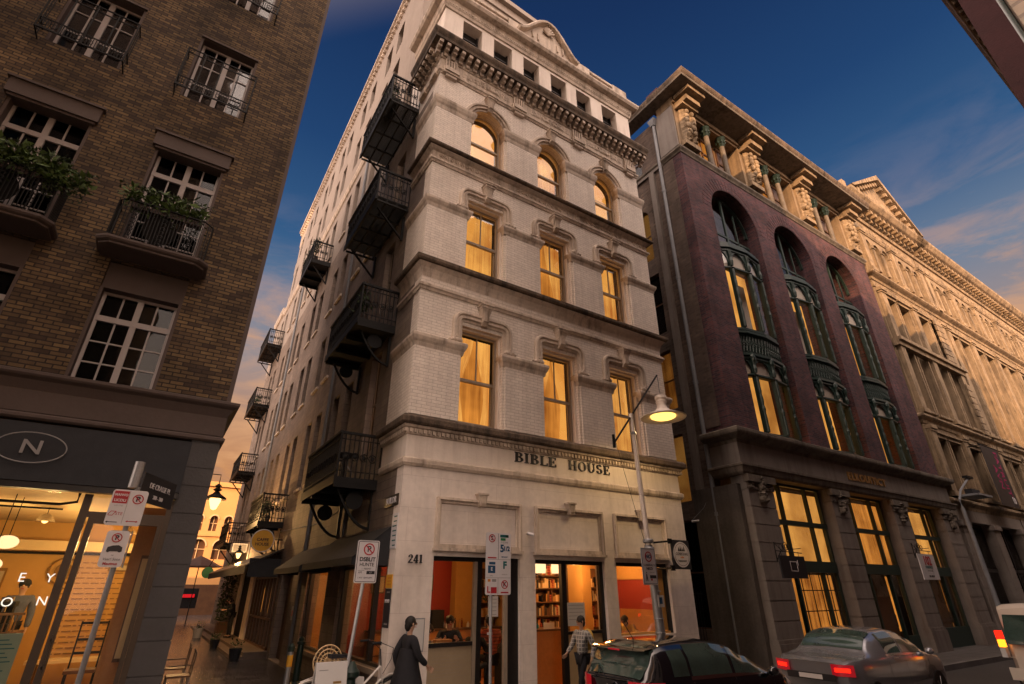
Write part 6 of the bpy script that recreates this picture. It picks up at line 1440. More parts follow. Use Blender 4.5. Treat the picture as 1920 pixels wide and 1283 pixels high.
g = G(); g.tube([(8.17, y, 5.25), (8.35, y, 4.6), (8.78, y, 3.1)], .006, 4); g.build('stay_wire', 'black_iron', LP)
lx, lz = 9.87, 6.08
g = G(); g.lathe(lx, y, [(.03, lz + .60), (.14, lz + .57), (.15, lz + .50), (.12, lz + .46), (.14, lz + .42), (.11, lz + .34), (.14, lz + .24), (.24, lz + .15), (.42, lz + .08), (.56, lz + .02), (.55, lz - .0), (.38, lz + .03), (.325, lz + .05), (.2, lz + .1)], 30); sh = g.build('dish_shade', 'cream', LP, True)
g = G(); g.lathe(lx, y, [(.31, lz + .06), (.30, lz + .02), (.24, lz - .01), (.1, lz - .02), (.01, lz - .02)], 24); g.build('lens', 'streetlamp', LP, True)
l = point('lamp_light', (lx, y, lz - .06), 130, (1, .66, .32), .15, 165); adopt(l, LP)
p = plate(LP, y - .12, 8.48, 8.9, 2.33, 3.03, 'blue'); yy = y - .12
g = G(TF(yy)); n = 24; cx, cz, r = 8.69, 2.86, .10; g.face_sweep([(cx + r * math.cos(2 * PI * i / n), cz + r * math.sin(2 * PI * i / n)) for i in range(n + 1)], [(0, .0062), (0, .01), (.02, .01), (.02, .0062)]); g.build('prohibition_ring', 'red', p)
lab(p, yy, 'NO', .10, 8.69, 2.86, 'blue', bold=.004); lab(p, yy, 'LUNBRALI 5', .062, 8.69, 2.70, 'ink'); lab(p, yy, 'NICO', .07, 8.69, 2.63, 'ink', bold=.002); bar(p, yy, 8.68, 8.86, 2.45, 2.51, 'ink'); bar(p, yy, 8.7, 8.75, 2.41, 2.445, 'red'); lab(p, yy, 'PERMIT HRS', .025, 8.75, 2.56, 'cardgrey')
g = G(TF(yy)); g.prism([(8.565, 2.40), (8.58, 2.40), (8.59, 2.46), (8.605, 2.40), (8.62, 2.40), (8.60, 2.53), (8.575, 2.53)], .0062, .008); g.tube([(8.588, .0065, 2.555), (8.588, .0085, 2.555)], .014, 8); g.build('walking_symbol', 'ink', p)
g = G(TF(y)); g.box(8.88, 9.04, .085, .10, 1.92, 2.14); q = g.build('sticker', 'paper', LP); g = G(TF(y)); g.box(8.91, 8.99, .1005, .103, 1.98, 2.10); g.build('sticker_print', 'blue', q)
for z in (1.45, 1.7, 2.2): g = G(); g.lathe(8.94, y, [(.10, z), (.108, z + .01), (.10, z + .025)], 12); g.build('strap', 'steel', LP)
# square board with a round white emblem on the right end of the cream house
rs = thing('projecting_sign', 'square black board with round white emblem projecting from the cream house', 'sign', (11.2, 9.4, 2.7)); y = 9.5
g = G(TF(y)); g.box(10.93, 11.57, 0, .05, 2.70, 3.38); b_ = g.build('board', 'ink', rs)
g = G(); g.tube([(10.85, 9.45, 3.34), (10.85, 10, 3.34)], .025, 5); g.tube([(10.85, 9.45, 2.72), (10.85, 10, 2.72)], .025, 5); g.box(10.8, 10.93, 9.43, 9.47, 3.28, 3.40); g.box(10.8, 10.93, 9.43, 9.47, 2.66, 2.78); g.build('bracket', 'black_iron', rs)
g = G(TF(y)); g.prism([(11.25 + .30 * math.cos(2 * PI * i / 30), 3.04 + .30 * math.sin(2 * PI * i / 30)) for i in range(30)], .0505, .056); g.build('emblem_disc', 'signwhite', b_)
g = G(TF(y)); g.face_sweep([(11.25 + .265 * math.cos(2 * PI * i / 30), 3.04 + .265 * math.sin(2 * PI * i / 30)) for i in range(31)], [(0, .0565), (0, .058), (.008, .058), (.008, .0565)])
for i in range(4): g.prism([(11.12 + .065 * i, 3.12), (11.155 + .065 * i, 3.22 + .03 * (i % 2)), (11.185 + .065 * i, 3.12)], .0565, .058)
g.build('emblem_drawing', 'ink', b_)
text('COSECHAS', .088, (11.25, y - .058, 3.05), 'ink', b_, ext=.001, bold=.001); text('coffee', .055, (11.25, y - .058, 2.975), 'orange', b_, ext=.001, bold=.001); text('TAKEAWAY', .06, (11.25, y - .058, 2.885), 'ink', b_, ext=.001, bold=.002)
# sign boards on the plum building
def scroll_bracket(par, x0, x1, y, z):
    g = G(); g.tube([(x0, y, z), (x1, y, z - .03)], .014, 5); g.tube([(x0, y, z - .28), (x0, y, z + .22)], .018, 5); g.tube([(x0, y, z - .25), (x0 + .25, y, z - .02)], .012, 5)
    for cx, cz, r in ((x0 + .3, z + .1, .08), (x0 + .52, z + .13, .11), (x0 + .72, z + .09, .08), (x0 + .55, z + .13, .05)): g.ring((cx, y, cz), r, .011, 'y', 14, 4)
    g.tube([(x0, y, z + .2), (x0 + .3, y, z + .02), (x1, y, z + .1)], .01, 4); g.tube([(x0 + .25, y, z), (x0 + .25, y, z - .12)], .008, 4); g.tube([(x1 - .2, y, z), (x1 - .2, y, z - .12)], .008, 4); g.build('scroll_bracket', 'black_iron', par)
hs = thing('hanging_sign', 'black hanging board with white square outline on a scrolled iron bracket', 'sign', (15.3, 9.2, 3.1)); y = 8.95
scroll_bracket(hs, 14.55, 15.85, y, 3.22); g = G(TF(y)); g.box(14.62, 15.85, 0, .04, 2.52, 3.10); b_ = g.build('board', 'ink', hs); g = G(TF(y)); g.face_sweep([(15.08, 2.7), (15.42, 2.7), (15.42, 2.96), (15.08, 2.96), (15.08, 2.7)], [(0, .0405), (0, .045), (.02, .045), (.02, .0405)]); g.tube([(15.46, .043, 2.86), (15.46, .043, 3.0)], .01, 4); g.build('square_outline', 'signwhite', b_)
ws = thing('hanging_sign', 'white hanging board with red number 102 between two stone piers', 'sign', (24, 9.0, 3.4)); scroll_bracket(ws, 23.2, 24.6, y, 3.55); g = G(TF(y)); g.box(23.35, 24.65, 0, .03, 2.56, 3.42); b_ = g.build('board', 'signwhite', ws)
text('102', .42, (24.0, y - .034, 3.18), 'red', b_, bold=.015, ext=.002); text('HAIRDRESS', .12, (24.0, y - .034, 2.97), 'teal', b_, ext=.002); text('mon fri sat', .09, (24.0, y - .034, 2.86), 'cardgrey', b_, ext=.002); text('101  PROP', .10, (24.0, y - .034, 2.67), 'ink', b_, ext=.002)
bn = thing('banner', 'tall dark banner with magenta letters and white 10 on the sandstone front', 'banner', (37.5, 9.3, 6)); y = 9.2
g = G(TF(y)); g.box(35.7, 38.2, 0, .03, 6.1, 9.2); b_ = g.build('cloth', 'ink', bn); g = G(); g.tube([(35.6, 9.2, 9.25), (38.3, 9.2, 9.25)], .04, 5); g.tube([(36, 9.2, 9.25), (36, 10, 9.25)], .03, 5); g.tube([(38, 9.2, 9.25), (38, 10, 9.25)], .03, 5); g.build('rail', 'black_iron', bn)
text('FATRUIT', .62, (37.5, y - .035, 7.85), 'magenta', b_, ext=.003, bold=.01, tilt=R(90)); text('AVN', .62, (36.75, y - .035, 7.6), 'magenta', b_, ext=.003, bold=.01, tilt=R(90)); text('10', .45, (37.7, y - .035, 6.45), 'signwhite', b_, ext=.003, bold=.012)
lp = thing('street_lamp', 'unlit grey street lamp post with bent arm before the plum building', 'lamp', (28.5, 8.7, ZP)); g = G(); g.tube([(27.3, 8.8, ZP), (28.8, 8.8, 5.7)], .09, 8, .07) if False else g.tube([(28.9, 8.8, ZP), (28.9, 8.8, 5.4)], .10, 10, .075); g.build('post', 'pipe', lp, True)
g = G(); g.tube([(28.9, 8.8, 5.4), (28.9, 8.8, 5.75), (29.4, 8.8, 6.2), (30.9, 8.8, 6.9)], .045, 6); g.build('arm', 'pipe', lp); g = G(); g.box(30.5, 31.2, 8.7, 8.9, 6.86, 6.96); g.build('lamp_head', 'black_iron', lp)
fl = thing('flood_light', 'small grey floodlight box on the ledge beside the lamp arm', 'lamp', (32.6, 9.3, 6.3)); g = G(); g.box(32.2, 33.2, 9.2, 9.5, 6.35, 6.6); g.build('housing', 'coat', fl); g = G(); g.box(31.9, 33.6, 8.9, 9.7, 6.25, 6.34); g.build('tray', 'pipe', fl)
# gap: small cable hook on the old wall and warm stair window
cb = thing('cable_hook', 'white insulator hook with loose cables on the rough side wall', 'cable', (15.1, 11.8, 4.5)); g = G(); g.tube([(15.28, 11.6, 4.35), (15.0, 12.0, 4.3)], .035, 6); g.build('insulator', 'signwhite', cb); g = G(); g.tube([(15.05, 12.0, 4.35), (15.1, 11.5, 4.7), (15.2, 11.1, 5.3)], .008, 4); g.tube([(15.28, 11.6, 4.35), (15.2, 11.2, 3.9), (15.2, 11.0, 3.95)], .008, 4); g.build('cable', 'cardgrey', cb)
# folded sign board and rattan chair back near the bicycle
ab = thing('sandwich_board', 'white sandwich board standing behind the rear wheel of the bicycle', 'sign', (2.7, 9.0, ZP)); y = 9.0
g = G(); g.loft([[(2.42, y - .25 * (1 - q), ZP + 1.12 * q), (2.88, y - .25 * (1 - q), ZP + 1.12 * q), (2.88, y - .25 * (1 - q) + .025, ZP + 1.12 * q), (2.42, y - .25 * (1 - q) + .025, ZP + 1.12 * q)] for q in (0, 1)]); b_ = g.build('front_board', 'paper', ab)
g = G(); g.loft([[(2.42, y + .04 + .25 * (1 - q), ZP + 1.12 * q), (2.88, y + .04 + .25 * (1 - q), ZP + 1.12 * q), (2.88, y + .06 + .25 * (1 - q), ZP + 1.12 * q), (2.42, y + .06 + .25 * (1 - q), ZP + 1.12 * q)] for q in (0, 1)]); g.build('rear_board', 'paper', ab)
g = G(); g.box(2.68, 2.80, 8.94, 8.945, .98, 1.03); g.build('printed_block', 'gold', b_)
g = G(); [g.box(2.47, 2.6 - .04 * i, 8.975, 8.98, 1.17 - .05 * i, 1.178 - .05 * i) for i in range(2)]; g.build('printed_lines', 'cardgrey', b_)
rc = thing('rattan_chair', 'round-backed honey rattan chair peeking over the sandwich board', 'chair', (2.75, 10.1, ZP)); z = ZP + .97
g = G()
for r in (.23, .17, .11, .05): g.ring((2.86, 10.0, z + .06), r, .012, 'y', 24, 4)
for i in range(9): a = PI * i / 9; g.tube([(2.86 - .23 * math.cos(a), 10.0, z + .06 - .23 * math.sin(a)), (2.86 + .23 * math.cos(a), 10.0, z + .06 + .23 * math.sin(a))], .006, 3)
g.build('backrest', 'plaster', rc); g = G(); g.lathe(2.78, 9.78, [(.2, ZP + .45), (.22, ZP + .47), (.02, ZP + .48)], 14); g.build('seat', 'yellow', rc)
for a in range(4): g = G(); g.tube([(2.78 + .15 * math.cos(a * PI / 2 + .8), 9.8 + .15 * math.sin(a * PI / 2 + .8), ZP + .45), (2.78 + .2 * math.cos(a * PI / 2 + .8), 9.8 + .2 * math.sin(a * PI / 2 + .8), ZP)], .014, 4); g.build('leg', 'wood', rc)
g = G(); g.tube([(2.65, 9.93, ZP + .46), (2.67, 10.0, z - .1)], .014, 4); g.tube([(2.93, 9.93, ZP + .46), (2.90, 10.0, z - .1)], .014, 4); g.build('back_posts', 'wood', rc)
# bicycle
bk0 = len(bpy.data.objects); bk = thing('bicycle', 'pale step-through city bicycle with mudguards parked on the footpath', 'bicycle', (3.1, 9.05, ZP))
by, r = 9.5, .36; wx = (2.62, 3.80); BK = 1.12
P3 = lambda x, z, dy=0: (3.3 + (x - 3.3) * BK, by + dy * BK, ZP + z * BK)
for x in wx:
    g = G(); g.ring(P3(x, r), r * BK, .022, 'y', 28, 6); w_ = g.build('wheel', 'rubber', bk, True); g = G(); g.ring(P3(x, r), (r - .03) * BK, .010, 'y', 28, 4); 
    for i in range(18): a = 2 * PI * i / 18; g.tube([P3(x, r), P3(x + (r - .03) * math.cos(a), r + (r - .03) * math.sin(a))], .0018, 3)
    g.tube([P3(x, r, -.05), P3(x, r, .05)], .03, 8); g.build('rim', 'chrome', w_)
    g = G(); pts = [P3(x + (r + .035) * math.cos(t), r + (r + .035) * math.sin(t)) for t in [R(15) + R(150) * i / 12 for i in range(13)]]; g.tube(pts, .022, 6); g.build('mudguard', 'bikepaint', bk, True)
bb, head, headl, seat = (3.13, .30), (3.56, .86), (3.61, .66), (3.0, .88)
g = G()
def ft(a, b, rr=.018): g.tube([P3(*a), P3(*b)], rr, 8)
ft(bb, seat); ft(seat, (2.99, .92)); g.tube([P3(*head), P3(3.3, .62), P3(3.12, .42)], .02, 8); ft(headl, bb, .022); ft(head, headl, .022); ft(bb, (wx[0], r), .011); ft((3.02, .78), (wx[0], r), .011)
g.tube([P3(3.06, .62), P3(2.85, .76), P3(2.62, .79), P3(2.45, .74)], .012, 6); g.build('frame', 'bikepaint', bk, True)
g = G(); g.tube([P3(*headl), P3(3.66, .5), P3(wx[1], r)], .014, 6); g.build('fork', 'bikepaint', bk)
g = G(); g.tube([P3(*head), P3(3.53, 1.08)], .014, 6); g.tube([P3(3.33, 1.17, -.27), P3(3.45, 1.18, -.25), P3(3.55, 1.13, 0), P3(3.45, 1.18, .25), P3(3.33, 1.17, .27)], .012, 6); hb = g.build('handlebar', 'chrome', bk)
for s in (-1, 1): g = G(); g.tube([P3(3.31, 1.17, s * .27), P3(3.44, 1.18, s * .25)], .018, 6); g.build('grip', 'coat', hb)
g = G(); g.tube([P3(3.47, 1.17, -.22), P3(3.66, 1.1, -.2), P3(3.68, .95, -.1), P3(3.6, .75)], .005, 4); g.tube([P3(3.47, 1.17, .22), P3(3.62, 1.05, .2), P3(3.6, .8, .02)], .005, 4); g.build('brake_cable', 'coat', hb)
g = G(); g.tube([P3(2.99, .9), P3(2.97, 1.0)], .013, 6); s_ = g.build('seat_post', 'chrome', bk); g = G(); g.loft([[P3(2.80, 1.0, -.1), P3(2.80, 1.0, .1), P3(2.80, 1.05, .09), P3(2.80, 1.05, -.09)], [P3(2.95, 1.0, -.06), P3(2.95, 1.0, .06), P3(2.95, 1.04, .05), P3(2.95, 1.04, -.05)], [P3(3.1, 1.0, -.02), P3(3.1, 1.0, .02), P3(3.1, 1.03, .02), P3(3.1, 1.03, -.02)]]); g.build('saddle', 'coat', s_)
g = G(); g.tube([P3(*bb, -.06), P3(*bb, .06)], .05, 10); g.tube([P3(bb[0], bb[1], -.08), P3(bb[0] + .1, bb[1] - .13, -.08)], .01, 5); g.tube([P3(bb[0], bb[1], .08), P3(bb[0] - .1, bb[1] + .13, .08)], .01, 5); g.tube([P3(bb[0] + .1, bb[1] - .13, -.16), P3(bb[0] + .1, bb[1] - .13, -.08)], .02, 5); g.build('crank', 'chrome', bk)
bg_ = thing('shop_bag', 'pale printed board bag slung in the bicycle frame', 'bag', (3.1, 9.42, .6)); g = G(); g.prism([(3.0, .42), (3.34, .36), (3.30, .86), (2.96, .90)], 0, .02); place(g, (0, 0, 0)); g.v = [(x, 9.42 - y, z * 1.1 + .05) for x, y, z in g.v]; g.build('bag', 'paper', bg_); g = G(); [g.box(3.06, 3.2, 9.396, 9.399, .9 - .06 * i, .906 - .06 * i) for i in range(3)]; g.build('print', 'ink', bg_)
# ================================================================== VEHICLES
def car(name, label, loc, L=3.9, Wd=1.7, Ht=1.5, paint='carblack', belt=.93, hood=.95, rot=0, lit=False, kind='hatch', badge=False, cat='car'):
    """hatchback drawn with the tail at x = 0 and the nose at x = L, wheels on z = 0"""
    t = thing(name, label, cat, loc, None, rot); hw = Wd / 2
    if kind == 'hatch':
        top = [(0.0, .98), (.06, 1.02), (.18, 1.16), (.36, Ht - .10), (.55, Ht - .02), (1.0, Ht), (1.6, Ht - .005), (2.05, Ht - .07), (2.45, Ht - .24), (2.85, 1.08), (3.0, 1.0), (3.3, .95), (3.65, .85), (3.82, .70), (3.9, .5)]
        roofw = .64
    elif kind == 'van':
        top = [(0.0, 1.25), (.04, Ht - .25), (.10, Ht - .06), (.25, Ht), (1.0, Ht + .01), (2.4, Ht), (2.9, Ht - .08), (3.3, Ht - .5), (3.55, 1.15), (3.7, 1.0), (3.84, .8), (3.9, .5)]
        roofw = .80
    else:
        top = [(0, .92), (.15, .98), (.55, 1.0), (.75, 1.08), (1.1, Ht - .12), (1.4, Ht - .02), (1.9, Ht), (2.2, Ht - .04), (2.6, Ht - .2), (3.0, .98), (3.4, .9), (3.75, .75), (3.9, .5)]
        roofw = .62
    k = L / 3.9; top = [(x * k, z) for x, z in top]
    def tz(x):
        for (a, b), (c_, d) in zip(top, top[1:]):
            if a <= x <= c_: q = (x - a) / (c_ - a); q = q * q * (3 - 2 * q) if abs(d - b) > .15 else q; return lerp(b, d, q)
        return top[-1][1]
    def width(x):
        q = x / L; e = min(q, 1 - q); s = 1 - .16 * max(0, 1 - e / .10) ** 2 - .05 * max(0, 1 - e / .3); return hw * s
    def bl(x): q = x / L; return belt + .08 * (1 - q) - .04 * max(0, q - .7)
    def section(x):
        w = width(x); z = tz(x); b = min(bl(x), z - .03); gl = max(0.0, min(1.0, (z - b) / (Ht - belt - .05)))
        rw = lerp(w * .80, hw * roofw * 1.12, gl); mid = lerp(b, z, .55)
        return [(w * .86, .20), (w * .97, .30), (w * 1.0, .5), (w * 1.0, .68), (w * .985, b - .06), (w * .95, b), (lerp(w * .95, rw, .5) + .03 * gl, mid), (rw, lerp(b, z, .93) if gl > .2 else z - .025), (rw * .86, z - .002), (rw * .5, z + .018 * gl + .004), (0, z + .025 * gl + .006)]
    xs = [L * i / 46 for i in range(47)]; xs[0] = .0; rings = []
    for x in xs:
        s = section(x); off = lambda z: (-.0)
        ring = []
        for yy, zz in s: ring.append((x + (.07 * (1 - (zz - .2) / 1.3) * 0), yy, zz))
        ring += [(p[0], -p[1], p[2]) for p in reversed(ring[:-1])]; rings.append(ring)
    # rounded tail and nose: pull the corner sections in plan
    def bend(p):
        x, y, z = p; q = abs(y) / hw
        if x < .5: x += .20 * (q ** 3) * (1 - x / .5)
        if x > L - .6: x -= .32 * (q ** 2.4) * (1 - (L - x) / .6)
        return (x, y, z)
    g = G(); g.loft([[bend(p) for p in r_] for r_ in rings]); place(g, loc, rot); body = g.build('body', paint, t, True)
    def patch(x0, x1, i0, i1, s, mat, nm, par=body, out=.006, n=14, dx=0.0):
        """glass or lamp laid over body surface between section points i0..i1"""
        g = G(); rows = []
        for i in range(n + 1):
            x = lerp(x0, x1, i / n); sec = section(x); row = []
            m_ = 6
            for j in range(m_ + 1):
                f = lerp(i0, i1, j / m_); a = int(min(f, len(sec) - 2)); q = f - a; y = lerp(sec[a][0], sec[a + 1][0], q); z = lerp(sec[a][1], sec[a + 1][1], q)
                v = bend((x, s * (y + (out if f < 7.5 else 0)), z + (out * .6 if f > 7 else 0))); row.append((v[0] + dx, v[1], v[2]))
            rows.append(row)
        g.loft(rows, closed=False, caps=False); place(g, loc, rot); return g.build(nm, mat, par, True)
    return t, body, patch, tz, section, bend, width
def wheels(t, loc, L, Wd, r=.31, fx=.79, rx=.17, rot=0):
    for x in (L * rx, L * fx):
        for s in (-1, 1):
            y = s * (Wd / 2 - .09)
            g = G(); n = 24; g.loft([[(x + rr * math.cos(2 * PI * i / n), y + w, r + rr * math.sin(2 * PI * i / n)) for i in range(n)] for rr, w in ((r * .65, -.09), (r * .95, -.095), (r, -.07), (r, .07), (r * .95, .095), (r * .65, .09))]); place(g, loc, rot); w_ = g.build('wheel', 'rubber', t, True)
            g = G(); 
            for i in range(5): a = 2 * PI * i / 5; g.tube([(x, y + s * .07, r), (x + r * .62 * math.cos(a), y + s * .075, r + r * .62 * math.sin(a))], .028, 5)
            g.loft([[(x + rr * math.cos(2 * PI * i / n), y + s * w, r + rr * math.sin(2 * PI * i / n)) for i in range(n)] for rr, w in ((r * .58, .05), (r * .66, .085), (r * .68, .05))]); place(g, loc, rot); g.build('rim', 'chrome', w_)
CL = (6.45, 7.17, 0); 
t, body, patch, tz, sec, bend, width = car('parked_car', 'glossy black hatchback parked at the kerb with red tail lamps and a roof aerial', CL, L=3.95, Wd=1.72, Ht=1.49)
wheels(t, CL, 3.95, 1.72)
# rear window: follows the tail between the spoiler and the belt
def rearwin(patch, bend, sec, par, loc, x0, x1, hwid, mat='carglass', z0=1.06, z1=1.36, nm='rear_window', tz=tz):
    g = G(); rows = []
    for i in range(9):
        x = lerp(x0, x1, i / 8); row = []
        z = tz(x) + .012
        for j in range(13): y = lerp(-hwid, hwid, j / 12) * lerp(1.0, .86, i / 8); v = bend((x - .012, y, z - .05 * (abs(y) / hwid) ** 3)); row.append(v)
        rows.append(row)
    g.loft(rows, closed=False, caps=False); place(g, loc); return g.build(nm, mat, par, True)
[patch(.075, .42, 7.3, 10, s, 'carglass', 'rear_window', dx=-.014, out=.012) for s in (-1, 1)]
for s in (-1, 1):
    patch(1.02, 1.98, 5.15, 7.0, s, 'carglass', 'side_window'); patch(2.06, 2.80, 5.15, 6.9, s, 'carglass', 'side_window'); patch(.62, .96, 5.2, 6.7, s, 'carglass', 'quarter_window')
    patch(.98, 2.9, 5.0, 5.18, s, 'chrome', 'window_trim', out=.009)
    for x in (1.0, 2.02, 3.02): patch(x, x + .012, 1.2, 5.0 if x > 1.01 else 4.6, s, 'ink', 'door_seam', out=.003, n=2)
    patch(.4, 3.5, 2.9, 3.1, s, 'ink', 'body_crease', out=.004)
    g = G()
    for i in range(9):
        pass
    g = G(); rows = []
    for i in range(7):
        z = lerp(.80, 1.0, i / 6); row = []
        for j in range(9):
            q = j / 8; y = lerp(.42, .86, q); x = 0 if q < .6 else (q - .6) * .75; v = bend((x - .012, s * min(y, width(max(x, .05)) + .012), z)); row.append(v)
        rows.append(row)
    g.loft(rows, closed=False, caps=False); place(g, CL); g.build('tail_lamp', 'tail', body, True)
    g = G(); g.blob((2.93, s * .92, 1.0), .10, .09, .075, 12, 8); place(g, CL); m_ = g.build('door_mirror', 'carblack', body, True)
    g = G(); g.tube([(2.95, s * .80, .95), (2.93, s * .88, .97)], .03, 6); place(g, CL); g.build('mirror_stalk', 'coat', m_)
    for x in (1.15, 2.1): g = G(); g.tube([(x, s * .862, .82), (x + .03, s * .885, .83), (x + .19, s * .885, .83), (x + .22, s * .862, .82)], .013, 6); place(g, CL); g.build('door_handle', 'chrome', body, True)
    g = G(); 
    patch(3.45, 3.75, 3.6, 4.7, s, 'clear', 'headlight')
g = G(); rows = [[bend((x, lerp(-.60, .60, j / 12), z)) for j in range(13)] for x, z in ((.42, 1.42), (.20, 1.405), (.16, 1.385), (.19, 1.365), (.42, 1.36))]; g.loft(rows, closed=False, caps=False); place(g, CL); sp_ = g.build('roof_spoiler', 'carblack', body, True)
g = G(); g.box(.155, .165, -.13, .13, 1.372, 1.395); place(g, CL); g.build('brake_light', 'tail', sp_)
g = G(); g.tube([(.62, 0, 1.49), (.38, 0, 1.80)], .008, 5, .004); g.blob((.62, 0, 1.49), .03, .02, .02, 8, 4); place(g, CL); g.build('aerial', 'coat', body)
g = G()
for dz in (0, .05): g.tube([(-.015, -.06, .83 + dz), (-.03, 0, .885 + dz), (-.015, .06, .83 + dz)], .010, 5)
place(g, CL); g.build('badge', 'chrome', body)
g = G(); g.box(-.02, -.012, -.25, .25, .55, .67); place(g, CL); g.build('number_plate', 'signwhite', body)
g = G(); g.tube([bend((.0, lerp(-.5, .5, i / 8), 1.02)) for i in range(9)], .012, 5); g.tube([(.02, .1, 1.03), (.12, .35, 1.13)], .008, 4); place(g, CL); g.build('rear_wiper', 'coat', body)
# silver saloon further along, tail lamps lit
SL = (11.9, 7.1, 0)
t, b2, patch, tz2, sec2, bend2, width2 = car('moving_car', 'silver saloon ahead of the black hatchback', SL, L=4.5, Wd=1.75, Ht=1.46, paint='carsilver', kind='sedan'); wheels(t, SL, 4.5, 1.75)
[patch(.95, 1.5, 7.3, 10, s, 'carglass', 'rear_window', dx=-.012, out=.016) for s in (-1, 1)]
for s in (-1, 1):
    patch(1.55, 2.2, 5.2, 6.9, s, 'carglass', 'side_window'); patch(2.28, 3.1, 5.2, 6.8, s, 'carglass', 'side_window')
    for x in (1.5, 2.24, 3.3): patch(x, x + .014, 1.2, 5.0, s, 'ink', 'door_seam', out=.003, n=2)
    for x in (1.75, 2.55): patch(x, x + .2, 4.3, 4.55, s, 'chrome', 'door_handle', out=.02, n=3)
    patch(1.5, 3.2, 5.0, 5.16, s, 'chrome', 'window_trim', out=.008)
    g = G(); g.loft([[bend2((-.012, s * y, z)) for y in (.44, .6, .7, .82)] for z in (.70, .90)], closed=False, caps=False); place(g, SL); tl = g.build('tail_lamp', 'tail', b2, True); g = G(); g.loft([[bend2((-.024, s * y, z)) for y in (.5, .6, .7, .76)] for z in (.77, .84)], closed=False, caps=False); place(g, SL); g.build('lit_lens', 'taillit', tl)
    g = G(); g.blob((3.3, s * .93, 1.0), .09, .09, .07, 10, 6); place(g, SL); g.build('door_mirror', 'carsilver', b2, True)
UL = (31, 6.4, 0)
t, b3, patch, tz3, sec3, bend3, w3 = car('moving_van', 'dark people carrier beyond the white van', UL, L=4.6, Wd=1.8, Ht=1.82, paint='cardark', kind='van'); wheels(t, UL, 4.6, 1.8)
for s in (-1, 1):
    patch(.6, 1.9, 5.2, 6.9, s, 'carglass', 'side_window'); patch(2.0, 3.2, 5.2, 6.8, s, 'carglass', 'side_window')
    g = G(); g.loft([[bend3((-.012, s * y, z)) for y in (.62, .7, .78)] for z in (.9, 1.3)], closed=False, caps=False); place(g, UL); g.build('tail_lamp', 'taillit', b3)
# white van, tail towards us
VL = (16.9, 4.45, 0)
t, b4, patch, tz4, sec4, bend4, w4 = car('white_van', 'white delivery van seen from behind with lit red and amber lamps', VL, L=4.7, Wd=1.9, Ht=1.93, paint='carwhite', kind='van', belt=1.1, cat='van'); wheels(t, VL, 4.7, 1.9, .33)
g = G(); g.prism([(-.78, 1.20), (-.74, 1.12), (.74, 1.12), (.78, 1.20), (.70, 1.72), (-.70, 1.72)], -.03, -.012); g.v = [(-.04 - .0 * y + (0.06 if z > 1.5 else 0), x, z) for x, y, z in g.v]; place(g, VL); g.build('rear_window', 'carglass', b4)
for s in (-1, 1):
    for z0, z1, mt in ((1.22, 1.38, 'taillit'), (1.05, 1.2, 'amberlit'), (.85, 1.03, 'clear')): g = G(); g.box(-.01, .16, s * .90 - .05, s * .90 + .05, z0, z1); place(g, VL); g.build('tail_lamp', mt, b4)
    patch(2.9, 3.6, 5.2, 6.8, s, 'carglass', 'side_window')
g = G(); g.box(-.035, -.02, -.93, .93, .78, .785) if False else g.box(-.03, .0, -.9, .9, .42, .66); g.box(-.035, -.031, -.8, .8, .86, .87); place(g, VL); g.build('rear_bumper', 'carwhite', b4)
g = G(); g.box(-.05, -.036, .1, .62, .52, .64); place(g, VL); np_ = g.build('number_plate', 'signwhite', b4); text('AEC 216', .1, (VL[0] - .054, VL[1] + .36, .58), 'ink', np_, rz=-PI / 2, ext=.001)
g = G(); g.box(-.012, .0, -.5, .5, .60, .72); place(g, SL); g.build('number_plate_recess', 'ink', b2)
g = G(); g.box(-.02, -.0125, -.24, .24, .62, .70); place(g, SL); g.build('number_plate', 'signwhite', b2)
g = G(); g.loft([[bend2((-.02, y, z)) for y in (-.8, -.5, 0, .5, .8)] for z in (.42, .46)], closed=False, caps=False); place(g, SL); g.build('bumper_seam', 'ink', b2)
text('D  RH', .1, (VL[0] - .05, VL[1] + .3, .98), 'ink', b4, rz=-PI / 2, ext=.002); g = G(); g.box(-.02, .03, -.15, .15, 1.83, 1.87); place(g, VL); g.build('brake_light', 'taillit', b4)
g = G(); g.box(-.02, .02, -.1, .1, .9, .96); place(g, VL); g.build('door_handle', 'coat', b4)
